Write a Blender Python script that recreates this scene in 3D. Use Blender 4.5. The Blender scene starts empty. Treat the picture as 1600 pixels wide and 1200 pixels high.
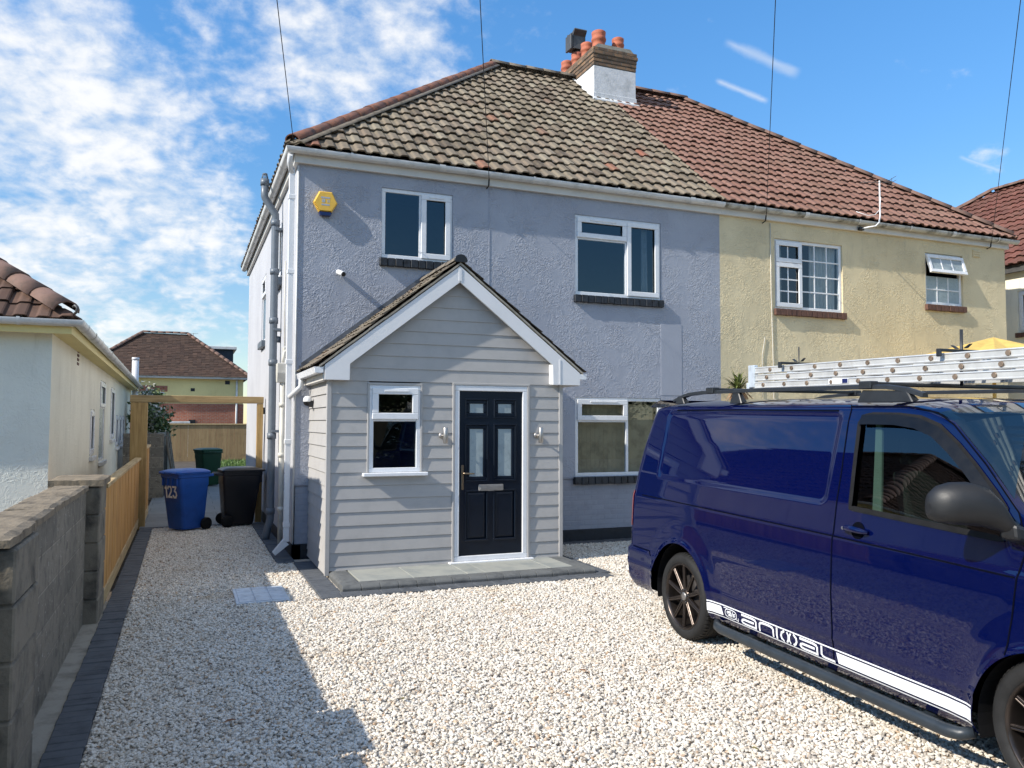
import bpy, bmesh, math, random
from mathutils import Vector, Matrix
import numpy as np

random.seed(7)
rng = np.random.default_rng(7)
R = math.radians
SC = bpy.context.scene
COL = SC.collection

# ------------------------------------------------------------------ camera
cam_d = bpy.data.cameras.new('camera')
cam = bpy.data.objects.new('camera', cam_d)
COL.objects.link(cam)
cam_d.sensor_width = 36.0
cam_d.lens = 36.0 * 1253.66 / 1600.0
cam_d.clip_start = 0.05
cam_d.clip_end = 3000
_y, _p, _r = R(22.158), R(2.810), R(0.181)
_f = Vector((math.sin(_y) * math.cos(_p), math.cos(_y) * math.cos(_p), math.sin(_p)))
_rt = Vector((math.cos(_y), -math.sin(_y), 0))
_up = _rt.cross(_f)
_r2 = math.cos(_r) * _rt + math.sin(_r) * _up
_u2 = -math.sin(_r) * _rt + math.cos(_r) * _up
cam.matrix_world = Matrix(((_r2.x, _u2.x, -_f.x, 0), (_r2.y, _u2.y, -_f.y, 0),
                           (_r2.z, _u2.z, -_f.z, 1.75), (0, 0, 0, 1)))
SC.camera = cam

# ------------------------------------------------------------------ sun, sky, exposure
SUN_DIR = Vector((-1.0, -0.165, 0.735)).normalized()          # towards the sun
SUN_EL = math.asin(SUN_DIR.z)
SUN_AZ = math.atan2(SUN_DIR.x, SUN_DIR.y)
sun_d = bpy.data.lights.new('sun', 'SUN')
sun_d.energy = 2.75
sun_d.angle = R(0.53)
sun_d.color = (1.0, 0.93, 0.82)
sun = bpy.data.objects.new('sun', sun_d)
COL.objects.link(sun)
sun.rotation_euler = SUN_DIR.to_track_quat('Z', 'Y').to_euler()
SC.view_settings.view_transform = 'Standard'
SC.view_settings.look = 'None'
SC.view_settings.gamma = 1.0
SC.view_settings.use_curve_mapping = False
SC.view_settings.exposure = 1.25


class NT:
    """small helper round a node tree"""
    def __init__(self, nt):
        self.nt = nt
        nt.nodes.clear()

    def n(self, typ, **kw):
        nd = self.nt.nodes.new(typ)
        for k, v in kw.items():
            setattr(nd, k, v)
        return nd

    def link(self, a, b):
        self.nt.links.new(a, b)

    def val(self, sock, v):
        if hasattr(v, 'is_linked') or isinstance(v, bpy.types.NodeSocket):
            self.link(v, sock)
        else:
            sock.default_value = v

    def math(self, op, a, b=0.0, c=None, clamp=False):
        nd = self.n('ShaderNodeMath', operation=op, use_clamp=clamp)
        self.val(nd.inputs[0], a)
        self.val(nd.inputs[1], b)
        if c is not None:
            self.val(nd.inputs[2], c)
        return nd.outputs[0]

    def vmath(self, op, a, b=None):
        nd = self.n('ShaderNodeVectorMath', operation=op)
        self.val(nd.inputs[0], a)
        if b is not None:
            self.val(nd.inputs[1], b)
        return nd

    def noise(self, vec, scale, detail=4, rough=0.55, dist=0.0):
        nd = self.n('ShaderNodeTexNoise')
        self.link(vec, nd.inputs['Vector'])
        nd.inputs['Scale'].default_value = scale
        nd.inputs['Detail'].default_value = detail
        nd.inputs['Roughness'].default_value = rough
        nd.inputs['Distortion'].default_value = dist
        return nd.outputs['Fac']

    def ramp(self, fac, stops, interp='LINEAR'):
        nd = self.n('ShaderNodeValToRGB')
        self.link(fac, nd.inputs[0])
        cr = nd.color_ramp
        cr.interpolation = interp
        while len(cr.elements) < len(stops):
            cr.elements.new(0.5)
        for e, (p, c) in zip(cr.elements, stops):
            e.position = p
            e.color = (c[0], c[1], c[2], 1) if hasattr(c, '__len__') else (c, c, c, 1)
        return nd.outputs[0]

    def mix(self, fac, a, b, blend='MIX'):
        nd = self.n('ShaderNodeMix', data_type='RGBA', blend_type=blend)
        self.val(nd.inputs[0], fac)
        for s, v in ((nd.inputs[6], a), (nd.inputs[7], b)):
            if isinstance(v, bpy.types.NodeSocket):
                self.link(v, s)
            else:
                s.default_value = (v[0], v[1], v[2], 1)
        return nd.outputs[2]

    def smooth(self, v, lo, hi):
        nd = self.n('ShaderNodeMapRange', interpolation_type='SMOOTHSTEP')
        self.val(nd.inputs[0], v)
        nd.inputs[1].default_value = lo
        nd.inputs[2].default_value = hi
        return nd.outputs[0]


def make_world():
    w = bpy.data.worlds.new('World')
    SC.world = w
    w.use_nodes = True
    t = NT(w.node_tree)
    out = t.n('ShaderNodeOutputWorld')
    sky = t.n('ShaderNodeTexSky', sky_type='NISHITA')
    sky.sun_disc = False
    sky.sun_elevation = SUN_EL
    sky.sun_rotation = SUN_AZ % (2 * math.pi)
    sky.altitude = 100
    sky.air_density = 1.0
    sky.dust_density = 0.05
    sky.ozone_density = 1.6
    hsv = t.n('ShaderNodeHueSaturation')
    hsv.inputs['Saturation'].default_value = 1.30
    t.link(sky.outputs[0], hsv.inputs['Color'])
    bg = t.n('ShaderNodeBackground')
    HSV = hsv.outputs[0]
    bg.inputs[1].default_value = 0.105
    tc = t.n('ShaderNodeTexCoord')
    d = tc.outputs['Generated']
    sep = t.n('ShaderNodeSeparateXYZ')
    t.link(d, sep.inputs[0])
    # the air low over the horizon is a little dimmer than the model's
    low = t.math('ADD', t.math('MULTIPLY', t.smooth(sep.outputs[2], 0.02, 0.56), 0.42), 0.58)
    lowv = t.n('ShaderNodeCombineXYZ')
    for k in range(3):
        t.link(low, lowv.inputs[k])
    t.link(t.mix(1.0, HSV, lowv.outputs[0], 'MULTIPLY'), bg.inputs[0])
    # clouds live on a flat layer high above the place
    den = t.math('ADD', t.math('MAXIMUM', sep.outputs[2], 0.0), 0.42)
    com = t.n('ShaderNodeCombineXYZ')
    t.link(t.math('DIVIDE', sep.outputs[0], den), com.inputs[0])
    t.link(t.math('DIVIDE', sep.outputs[1], den), com.inputs[1])
    lay = com.outputs[0]
    mask = None
    # (direction, angular radius in degrees, weight): the cloud banks, seen and added
    for (v, r, wt) in CLOUDS:
        dv = Vector(v).normalized()
        dot = t.vmath('DOT_PRODUCT', d, tuple(dv)).outputs['Value']
        g = t.math('MULTIPLY', t.smooth(dot, math.cos(R(r * 1.5)), math.cos(R(r * 0.25))), wt)
        mask = g if mask is None else t.math('MAXIMUM', mask, g)
    n1 = t.noise(lay, 3.2, 3, 0.5, 0.2)
    n2 = t.noise(lay, 10.0, 8, 0.60, 0.15)
    n3 = t.noise(lay, 40.0, 5, 0.62, 0.1)
    nn = t.math('ADD', t.math('ADD', t.math('MULTIPLY', n1, 0.30), t.math('MULTIPLY', n2, 0.46)),
                t.math('MULTIPLY', n3, 0.26))
    cov = t.math('ADD', t.math('MULTIPLY', mask, 0.62), t.math('MULTIPLY', t.math('SUBTRACT', nn, 0.515), 2.0))
    fac = t.smooth(cov, 0.16, 0.80)
    # thin high veil low over the horizon
    veil = t.math('MULTIPLY', t.smooth(sep.outputs[2], 0.32, 0.0), 0.16)
    fac = t.math('MAXIMUM', fac, veil)
    for (a, b, wid, op) in TRAILS:
        a = Vector(a).normalized()
        b = Vector(b).normalized()
        nrm = a.cross(b).normalized()
        mid = (a + b).normalized()
        alen = a.angle(b)
        dn = t.math('ABSOLUTE', t.vmath('DOT_PRODUCT', d, tuple(nrm)).outputs['Value'])
        dn = t.math('ADD', dn, t.math('MULTIPLY', t.math('SUBTRACT', n2, 0.42), R(wid) * 2.4))
        across = t.smooth(dn, R(wid), 0.0)
        dm = t.vmath('DOT_PRODUCT', d, tuple(mid)).outputs['Value']
        along = t.smooth(dm, math.cos(alen * 0.56), math.cos(alen * 0.40))
        k = t.math('MULTIPLY', t.math('MULTIPLY', across, along), op)
        fac = t.math('MAXIMUM', fac, k)
    fac = t.math('MULTIPLY', fac, 0.93)
    shade = t.mix(t.smooth(n2, 0.35, 0.65), (0.72, 0.80, 0.90), (1.0, 1.0, 1.0))
    bgc = t.n('ShaderNodeBackground')
    t.link(shade, bgc.inputs[0])
    bgc.inputs[1].default_value = 0.44
    ms = t.n('ShaderNodeMixShader')
    t.link(fac, ms.inputs[0])
    t.link(bg.outputs[0], ms.inputs[1])
    t.link(bgc.outputs[0], ms.inputs[2])
    t.link(ms.outputs[0], out.inputs[0])


def dpx(x, y):
    """direction in the world seen at a point of the photograph (used only to note where the cloud banks stand)"""
    v = _r2 * (x - 800) + _u2 * (600 - y) + _f * 1253.66
    return tuple(v.normalized())


CLOUDS = [(dpx(40, 110), 6.5, 1.0), (dpx(130, 240), 7.5, 1.0), (dpx(190, 390), 8.0, 0.95), (dpx(40, 330), 9, 0.95),
          (dpx(250, 330), 5.0, 0.72), (dpx(60, 500), 8, 0.72), (dpx(260, 470), 6, 0.62), (dpx(350, 150), 4.2, 0.62),
          (dpx(520, 70), 5.2, 0.95), (dpx(620, 110), 4.6, 0.72), (dpx(570, 10), 5.5, 0.95), (dpx(320, 34), 1.4, 0.55),
          (dpx(-300, 150), 14, 0.9), (dpx(1552, 255), 1.2, 0.45), (dpx(500, -250), 12, 0.8),
          ((-0.6, -0.7, 0.5), 12, 0.75), ((-0.75, 0.3, 0.5), 12, 0.8), ((0.1, -0.5, 0.9), 34, 1.0), ((0.2, 0.1, 1.0), 24, 1.0), ((0.8, -0.5, 0.7), 22, 1.0)]  # last three are unseen high banks, added as fill light for the shade
TRAILS = [(dpx(1136, 66), dpx(1246, 114), 0.50, 0.46), (dpx(1120, 126), dpx(1198, 158), 0.36, 0.58),
          (dpx(1500, 245), dpx(1565, 268), 0.30, 0.45), (dpx(560, 440 - 100), dpx(395, 300), 0.22, 0.0)]
make_world()

# ------------------------------------------------------------------ materials
MATS = {}


def base_mat(name):
    m = bpy.data.materials.new(name)
    m.use_nodes = True
    t = NT(m.node_tree)
    out = t.n('ShaderNodeOutputMaterial')
    p = t.n('ShaderNodeBsdfPrincipled')
    t.link(p.outputs[0], out.inputs[0])
    tc = t.n('ShaderNodeTexCoord')
    MATS[name] = m
    return m, t, p, tc.outputs['Object'], tc.outputs['UV']


def bump(t, p, h, strength, dist, prev=None):
    b = t.n('ShaderNodeBump')
    b.inputs['Strength'].default_value = strength
    b.inputs['Distance'].default_value = dist
    t.link(h, b.inputs['Height'])
    if prev is not None:
        t.link(prev, b.inputs['Normal'])
    t.link(b.outputs[0], p.inputs['Normal'])
    return b.outputs[0]


def simple(name, col, rough=0.5, metal=0.0, var=0.12, vscale=6.0, col2=None, bmp=None, coat=0.0, spec=0.5, fine=0.0):
    """colour that wanders a little, dirt of its own and a fine surface"""
    m, t, p, o, uv = base_mat(name)
    c2 = col2 or tuple(c * (1 - var * 2.2) for c in col)
    c1 = tuple(min(1, c * (1 + var * 0.5)) for c in col)
    n = t.noise(o, vscale, 6, 0.62)
    c = t.ramp(n, [(0.33, c2), (0.52, col), (0.72, c1)])
    t.link(c, p.inputs['Base Color'])
    rn = t.noise(o, vscale * 3.3, 4, 0.6)
    rr = t.math('ADD', t.math('MULTIPLY', t.math('SUBTRACT', rn, 0.5), 0.28), rough, clamp=True)
    t.link(rr, p.inputs['Roughness'])
    p.inputs['Metallic'].default_value = metal
    p.inputs['Specular IOR Level'].default_value = spec
    if coat:
        p.inputs['Coat Weight'].default_value = coat
        p.inputs['Coat Roughness'].default_value = 0.03
    if bmp:
        bump(t, p, t.noise(o, bmp[0], 5, 0.6), bmp[1], bmp[2])
    return m


def stucco(name, col, col2, stain, st=1.0):
    """hand thrown render: swirled ridges under paint"""
    m, t, p, o, uv = base_mat(name)
    big = t.noise(o, 0.9, 4, 0.6)
    c = t.ramp(big, [(0.3, col2), (0.6, col)])
    # grimy runs below the eaves and sills keep a shape of their own
    sep = t.n('ShaderNodeSeparateXYZ')
    t.link(o, sep.inputs[0])
    cmb = t.n('ShaderNodeCombineXYZ')
    t.link(t.math('MULTIPLY', t.math('ADD', sep.outputs[0], sep.outputs[1]), 3.0), cmb.inputs[0])
    t.link(t.math('MULTIPLY', sep.outputs[2], 0.5), cmb.inputs[2])
    run = t.noise(cmb.outputs[0], 1.6, 5, 0.65)
    fl = t.noise(o, 30, 4, 0.6)
    c = t.mix(t.math('MULTIPLY', t.smooth(run, 0.55, 0.78), stain[3]), c, stain[:3])
    c = t.mix(t.math('MULTIPLY', t.smooth(fl, 0.5, 0.8), 0.18), c, tuple(k * 0.75 for k in col2))
    t.link(c, p.inputs['Base Color'])
    p.inputs['Roughness'].default_value = 0.62
    p.inputs['Specular IOR Level'].default_value = 0.35
    # ridged swirls: bands of a warped field
    w = t.n('ShaderNodeTexNoise')
    t.link(o, w.inputs['Vector'])
    w.inputs['Scale'].default_value = 3.4
    w.inputs['Detail'].default_value = 3
    add = t.vmath('ADD', o, None)
    scl = t.vmath('SCALE', w.outputs['Color'])
    scl.inputs['Scale'].default_value = 0.16
    t.link(scl.outputs[0], add.inputs[1])
    v = t.noise(add.outputs[0], 14, 2, 0.5, 1.3)
    rid = t.math('SUBTRACT', 1.0, t.math('MULTIPLY', t.math('ABSOLUTE', t.math('SUBTRACT', v, 0.5)), 7.0), clamp=True)
    patch = t.smooth(t.noise(o, 2.6, 3, 0.6), 0.36, 0.6)
    h = t.math('MULTIPLY', t.math('POWER', rid, 1.6), patch)
    h = t.math('ADD', h, t.math('MULTIPLY', t.noise(o, 45, 4, 0.65), 0.30))
    h = t.math('ADD', h, t.math('MULTIPLY', t.noise(o, 5, 3, 0.6), 0.6))
    bump(t, p, h, 0.62 * st, 0.010)
    return m


def brick(name, cols, mortar, w, hgt, axis='xz', rough=0.8, mort=0.012, bmp=1.0, offs=0.5, speck=False):
    m, t, p, o, uv = base_mat(name)
    sep = t.n('ShaderNodeSeparateXYZ')
    t.link(o, sep.inputs[0])
    cmb = t.n('ShaderNodeCombineXYZ')
    if axis == 'xz':
        t.link(t.math('ADD', sep.outputs[0], sep.outputs[1]), cmb.inputs[0])
        t.link(sep.outputs[2], cmb.inputs[1])
    else:
        t.link(sep.outputs[0], cmb.inputs[0])
        t.link(sep.outputs[1], cmb.inputs[1])
    b = t.n('ShaderNodeTexBrick')
    b.offset = offs
    t.link(cmb.outputs[0], b.inputs['Vector'])
    b.inputs['Scale'].default_value = 1.0
    b.inputs['Mortar Size'].default_value = mort
    b.inputs['Mortar Smooth'].default_value = 0.25
    b.inputs['Brick Width'].default_value = w
    b.inputs['Row Height'].default_value = hgt
    b.inputs['Bias'].default_value = 0.0
    b.inputs['Color1'].default_value = (*cols[0], 1)
    b.inputs['Color2'].default_value = (*cols[1], 1)
    b.inputs['Mortar'].default_value = (*mortar, 1)
    n = t.noise(o, 9, 6, 0.65)
    n2 = t.noise(o, 1.3, 4, 0.6)
    c = t.mix(t.smooth(n, 0.45, 0.75), b.outputs['Color'], cols[2])
    c = t.mix(t.math('MULTIPLY', t.smooth(n2, 0.5, 0.75), 0.4), c, tuple(k * 0.55 for k in cols[2]))
    if speck:
        c = t.mix(t.smooth(t.noise(o, 34, 3, 0.55), 0.66, 0.70), c, (0.42, 0.41, 0.37))
    t.link(c, p.inputs['Base Color'])
    p.inputs['Roughness'].default_value = rough
    h = t.math('ADD', t.math('MULTIPLY', t.math('SUBTRACT', 1.0, b.outputs['Fac']), 1.0),
               t.math('MULTIPLY', t.noise(o, 40, 4, 0.6), 0.35))
    bump(t, p, h, 0.8 * bmp, 0.008)
    return m


def tile_mat(name, ramp, moss, mossamt, lichen=0.25, mossscale=1.1):
    """each roof tile has its own tone; moss and lichen wander over them"""
    m, t, p, o, uv = base_mat(name)
    fl = t.vmath('FLOOR', uv).outputs[0]
    wn = t.n('ShaderNodeTexWhiteNoise', noise_dimensions='2D')
    t.link(fl, wn.inputs['Vector'])
    c = t.ramp(wn.outputs['Value'], ramp)
    n = t.noise(o, mossscale, 5, 0.65)
    n2 = t.noise(o, 16, 5, 0.7)
    k = t.math('MULTIPLY', t.smooth(t.math('ADD', t.math('MULTIPLY', n, 0.6), t.math('MULTIPLY', n2, 0.45)), 0.45, 0.62), mossamt)
    c = t.mix(k, c, moss)
    n3 = t.noise(o, 34, 4, 0.7)
    c = t.mix(t.math('MULTIPLY', t.smooth(n3, 0.60, 0.72), lichen), c, (0.42, 0.40, 0.33))
    n4 = t.noise(o, 7, 5, 0.7)
    c = t.mix(t.math('MULTIPLY', t.smooth(n4, 0.52, 0.7), 0.45), c, tuple(q * 0.35 for q in moss))
    t.link(c, p.inputs['Base Color'])
    p.inputs['Roughness'].default_value = 0.86
    p.inputs['Specular IOR Level'].default_value = 0.25
    bump(t, p, t.math('ADD', n2, t.math('MULTIPLY', n3, 0.6)), 0.5, 0.006)
    return m


def wood(name, c1, c2, c3, axis=2, board=0.0, rough=0.75):
    """sawn softwood: grain along one axis, every board its own tone"""
    m, t, p, o, uv = base_mat(name)
    mp = t.n('ShaderNodeMapping')
    t.link(o, mp.inputs[0])
    s = [22.0, 22.0, 22.0]
    s[axis] = 1.6
    mp.inputs['Scale'].default_value = s
    g = t.noise(mp.outputs[0], 1.0, 5, 0.65, 0.6)
    c = t.ramp(g, [(0.3, c3), (0.5, c1), (0.7, c2)])
    if board:
        sep = t.n('ShaderNodeSeparateXYZ')
        t.link(o, sep.inputs[0])
        fl = t.math('FLOOR', t.math('DIVIDE', t.math('ADD', sep.outputs[0], sep.outputs[1]), board))
        wn = t.n('ShaderNodeTexWhiteNoise', noise_dimensions='1D')
        t.link(fl, wn.inputs['W'])
        c = t.mix(t.math('MULTIPLY', wn.outputs['Value'], 0.65), c, c3)
    blot = t.noise(o, 2.2, 4, 0.6)
    c = t.mix(t.math('MULTIPLY', t.smooth(blot, 0.52, 0.75), 0.45), c, tuple(k * 0.62 for k in c3))
    t.link(c, p.inputs['Base Color'])
    p.inputs['Roughness'].default_value = rough
    bump(t, p, g, 0.35, 0.004)
    return m


def glass(name, tint=(0.5, 0.55, 0.55), ior=1.9, rough=0.0, wav=0.0, coatc=(0.95, 0.97, 1.0)):
    """pane: reflects by angle, lets the dark room behind show"""
    m = bpy.data.materials.new(name)
    m.use_nodes = True
    t = NT(m.node_tree)
    out = t.n('ShaderNodeOutputMaterial')
    tr = t.n('ShaderNodeBsdfTransparent')
    tr.inputs[0].default_value = (*tint, 1)
    gl = t.n('ShaderNodeBsdfGlossy')
    gl.inputs['Roughness'].default_value = rough
    gl.inputs['Color'].default_value = (*coatc, 1)
    fr = t.n('ShaderNodeFresnel')
    geo = t.n('ShaderNodeNewGeometry')      # same reflection from either side of the sheet
    bf = geo.outputs['Backfacing']
    t.link(t.math('ADD', t.math('MULTIPLY', bf, 1.0 / ior - ior), ior), fr.inputs['IOR'])
    if wav:
        tc = t.n('ShaderNodeTexCoord')
        b = t.n('ShaderNodeBump')
        b.inputs['Strength'].default_value = wav
        b.inputs['Distance'].default_value = 0.02
        t.link(t.noise(tc.outputs['Object'], 1.1, 2, 0.5), b.inputs['Height'])
        t.link(b.outputs[0], gl.inputs['Normal'])
    ms = t.n('ShaderNodeMixShader')
    t.link(fr.outputs[0], ms.inputs[0])
    t.link(tr.outputs[0], ms.inputs[1])
    t.link(gl.outputs[0], ms.inputs[2])
    t.link(ms.outputs[0], out.inputs[0])
    MATS[name] = m
    return m


def car_paint(name, col):
    m, t, p, o, uv = base_mat(name)
    n = t.noise(o, 380, 2, 0.5)
    c = t.mix(t.math('MULTIPLY', t.smooth(n, 0.45, 0.75), 0.5), col, tuple(min(1, k * 1.9) for k in col))
    t.link(c, p.inputs['Base Color'])
    p.inputs['Metallic'].default_value = 0.0
    p.inputs['Specular IOR Level'].default_value = 0.0
    p.inputs['Roughness'].default_value = 0.6
    p.inputs['Coat Weight'].default_value = 1.0
    p.inputs['Coat Roughness'].default_value = 0.025
    p.inputs['Coat IOR'].default_value = 1.6
    b = t.n('ShaderNodeBump')
    b.inputs['Strength'].default_value = 0.012
    b.inputs['Distance'].default_value = 0.01
    t.link(t.noise(o, 3.0, 2, 0.5), b.inputs['Height'])
    t.link(b.outputs[0], p.inputs['Coat Normal'])
    return m


stucco('grey_render', (0.345, 0.368, 0.428), (0.303, 0.323, 0.380), (0.21, 0.22, 0.25, 0.35))
stucco('cream_render', (0.69, 0.585, 0.375), (0.57, 0.48, 0.305), (0.27, 0.25, 0.19, 0.55))
stucco('white_render', (0.50, 0.51, 0.54), (0.43, 0.44, 0.47), (0.45, 0.45, 0.46, 0.4), 0.45)
stucco('bungalow_cool_lit_render', (0.72, 0.73, 0.66), (0.62, 0.63, 0.57), (0.36, 0.35, 0.29, 0.5), 0.6)  # front copy of the wall colour, cool sky light put into it
stucco('bungalow_warm_lit_render', (0.80, 0.76, 0.62), (0.69, 0.65, 0.52), (0.34, 0.31, 0.23, 0.6), 0.5)  # side copy of the wall colour, warm bounced light put into it
stucco('yellow_render', (0.80, 0.68, 0.32), (0.72, 0.60, 0.27), (0.4, 0.36, 0.2, 0.3), 0.4)
stucco('pale_cream_render', (0.82, 0.78, 0.64), (0.76, 0.72, 0.58), (0.4, 0.36, 0.27, 0.4), 0.4)
brick('painted_brick', ((0.300, 0.315, 0.365), (0.275, 0.290, 0.340), (0.25, 0.26, 0.30)), (0.285, 0.298, 0.347), 0.225, 0.075, bmp=0.55)
brick('red_brick', ((0.42, 0.13, 0.07), (0.35, 0.10, 0.055), (0.28, 0.085, 0.05)), (0.28, 0.22, 0.17), 0.225, 0.075)
brick('chimney_brick', ((0.26, 0.155, 0.085), (0.135, 0.085, 0.055), (0.060, 0.052, 0.040)), (0.16, 0.14, 0.11), 0.225, 0.078, bmp=1.6, mort=0.010)
brick('block_work', ((0.235, 0.208, 0.165), (0.155, 0.140, 0.114), (0.085, 0.077, 0.063)), (0.29, 0.26, 0.21), 0.46, 0.235, bmp=1.5, mort=0.008, speck=True)
brick('patio_slab', ((0.20, 0.21, 0.21), (0.165, 0.175, 0.18), (0.14, 0.145, 0.145)), (0.07, 0.07, 0.07), 0.6, 0.6, axis='xy', bmp=0.5, mort=0.006, offs=0.33)
tile_mat('mossy_tile', [(0.0, (0.095, 0.073, 0.055)), (0.2, (0.160, 0.127, 0.094)), (0.40, (0.222, 0.184, 0.140)),
                        (0.62, (0.190, 0.146, 0.108)), (0.80, (0.252, 0.218, 0.165)), (0.965, (0.170, 0.130, 0.098)), (0.985, (0.17, 0.12, 0.088)), (0.995, (0.25, 0.10, 0.065))],
         (0.205, 0.182, 0.125), 0.40, 0.40)
tile_mat('far_tile', [(0.0, (0.045, 0.028, 0.022)), (0.4, (0.066, 0.040, 0.030)), (0.8, (0.090, 0.055, 0.040)), (1.0, (0.052, 0.034, 0.027))],
         (0.060, 0.042, 0.032), 0.5, 0.12)
stucco('grey_patch', (0.348, 0.371, 0.432), (0.310, 0.330, 0.388), (0.21, 0.22, 0.25, 0.2), 0.12)
tile_mat('red_tile', [(0.0, (0.185, 0.095, 0.070)), (0.35, (0.215, 0.115, 0.087)), (0.7, (0.245, 0.138, 0.107)), (1.0, (0.200, 0.104, 0.080))],
         (0.15, 0.105, 0.075), 0.35, 0.12)
tile_mat('brown_tile', [(0.0, (0.080, 0.047, 0.036)), (0.4, (0.105, 0.060, 0.045)), (0.8, (0.135, 0.078, 0.056)), (1.0, (0.09, 0.053, 0.042))],
         (0.09, 0.06, 0.045), 0.5, 0.15)
tile_mat('dark_red_tile', [(0.0, (0.13, 0.05, 0.04)), (0.5, (0.165, 0.065, 0.05)), (1.0, (0.20, 0.085, 0.065))],
         (0.12, 0.07, 0.05), 0.5, 0.3)
tile_mat('porch_tile', [(0.0, (0.10, 0.085, 0.07)), (0.5, (0.15, 0.125, 0.10)), (0.9, (0.19, 0.16, 0.125)), (1.0, (0.22, 0.11, 0.07))],
         (0.16, 0.14, 0.09), 0.5, 0.4)
simple('hip_tile', (0.20, 0.085, 0.055), 0.85, col2=(0.085, 0.055, 0.045), vscale=9, bmp=(40, .5, .006))
simple('hip_tile_brown', (0.17, 0.100, 0.076), 0.85, col2=(0.10, 0.07, 0.055), vscale=7, bmp=(40, .5, .006))
simple('ridge_tile_grey', (0.17, 0.145, 0.115), 0.88, col2=(0.075, 0.065, 0.05), vscale=8, bmp=(40, .5, .006))
simple('white_upvc', (0.74, 0.75, 0.77), 0.28, var=0.03, vscale=3)
simple('white_gutter', (0.66, 0.66, 0.65), 0.35, var=0.08, vscale=4, col2=(0.50, 0.50, 0.48))
simple('stained_gutter', (0.46, 0.46, 0.43), 0.5, var=0.2, vscale=5, col2=(0.14, 0.135, 0.11))
simple('fascia_white', (0.62, 0.60, 0.56), 0.45, var=0.05, vscale=3)
simple('grey_plastic_pipe', (0.125, 0.150, 0.180), 0.42, var=0.08, vscale=5)
simple('cream_pipe', (0.60, 0.58, 0.52), 0.5, var=0.1, vscale=5)
simple('black_paint', (0.012, 0.014, 0.02), 0.6, var=0.25, vscale=8, bmp=(25, .4, .004))
simple('dark_sill_brick', (0.016, 0.02, 0.028), 0.55, var=0.4, vscale=14, bmp=(30, .6, .004))
simple('brown_sill_brick', (0.125, 0.06, 0.042), 0.8, col2=(0.06, 0.035, 0.028), vscale=16, bmp=(40, .7, .005))
simple('white_chimney_paint', (0.66, 0.67, 0.68), 0.75, col2=(0.50, 0.51, 0.51), vscale=5, bmp=(14, .5, .01))
simple('terracotta', (0.42, 0.125, 0.065), 0.75, col2=(0.30, 0.085, 0.05), vscale=7)
simple('cowl_metal', (0.10, 0.10, 0.10), 0.5, metal=0.5, vscale=6)
simple('lead_flashing', (0.115, 0.125, 0.145), 0.55, metal=0.2, var=0.2, vscale=6)
simple('cladding', (0.395, 0.385, 0.375), 0.62, var=0.04, vscale=4)
simple('bargeboard', (0.72, 0.72, 0.73), 0.35, var=0.02, vscale=3)
simple('navy_door', (0.0028, 0.0072, 0.0165), 0.36, spec=0.35, var=0.08, vscale=5, bmp=(90, .08, .002))
simple('brushed_steel', (0.44, 0.42, 0.40), 0.46, metal=1.0, var=0.06, vscale=20)
simple('bronze_handle', (0.30, 0.23, 0.16), 0.35, metal=1.0, var=0.1, vscale=20)
simple('frosted_or_pale_pane', (0.30, 0.36, 0.38), 0.30, var=0.08, vscale=6)
simple('white_plastic', (0.78, 0.78, 0.78), 0.35, var=0.02)
simple('black_plastic', (0.013, 0.013, 0.015), 0.42, var=0.15, vscale=8)
simple('black_rubber', (0.009, 0.009, 0.010), 0.7, var=0.2, vscale=10, spec=0.2)
simple('yellow_plastic', (0.78, 0.47, 0.065), 0.4, var=0.05)
simple('strobe_blue', (0.010, 0.018, 0.09), 0.15, var=0.05)
simple('sticker_grey', (0.42, 0.44, 0.47), 0.5, var=0.1, vscale=30)
simple('sticker_dark', (0.12, 0.13, 0.16), 0.5, var=0.1, vscale=30)
simple('blue_bin', (0.016, 0.085, 0.36), 0.40, var=0.08, vscale=5, spec=0.4)
simple('black_bin', (0.010, 0.010, 0.013), 0.38, var=0.1, vscale=5)
simple('green_bin', (0.012, 0.065, 0.030), 0.45, var=0.1, vscale=5)
simple('bin_number', (0.85, 0.85, 0.83), 0.5, var=0.05, vscale=20)
simple('charcoal_block', (0.082, 0.090, 0.102), 0.8, col2=(0.048, 0.054, 0.063), vscale=7, bmp=(70, .5, .004))
simple('step_slab', (0.30, 0.305, 0.275), 0.75, col2=(0.22, 0.235, 0.225), vscale=3, bmp=(20, .35, .006))
simple('kerb_block', (0.115, 0.120, 0.120), 0.85, col2=(0.07, 0.075, 0.078), vscale=8, bmp=(70, .5, .004))
simple('concrete', (0.33, 0.305, 0.255), 0.85, col2=(0.20, 0.185, 0.15), vscale=4, bmp=(40, .5, .006))
simple('coping_stone', (0.215, 0.172, 0.118), 0.9, col2=(0.10, 0.08, 0.055), vscale=6, bmp=(22, .8, .012))
simple('pillar_block', (0.20, 0.175, 0.135), 0.9, col2=(0.062, 0.057, 0.047), vscale=4, bmp=(35, .7, .008))
simple('galvanised', (0.56, 0.62, 0.68), 0.5, metal=0.35, var=0.12, vscale=9)
simple('soil', (0.075, 0.058, 0.042), 0.95, var=0.3, vscale=3, bmp=(20, .8, .02))
simple('gravel_bed', (0.48, 0.43, 0.36), 0.95, var=0.3, vscale=30, col2=(0.25, 0.21, 0.17), bmp=(60, .9, .01))
wood('fence_wood', (0.55, 0.29, 0.080), (0.64, 0.37, 0.12), (0.39, 0.19, 0.048), 2, 0.115)
wood('fence_rail_wood', (0.47, 0.34, 0.17), (0.55, 0.42, 0.24), (0.32, 0.21, 0.10), 1)
wood('post_wood', (0.40, 0.26, 0.10), (0.48, 0.33, 0.14), (0.26, 0.16, 0.06), 2)
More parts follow.
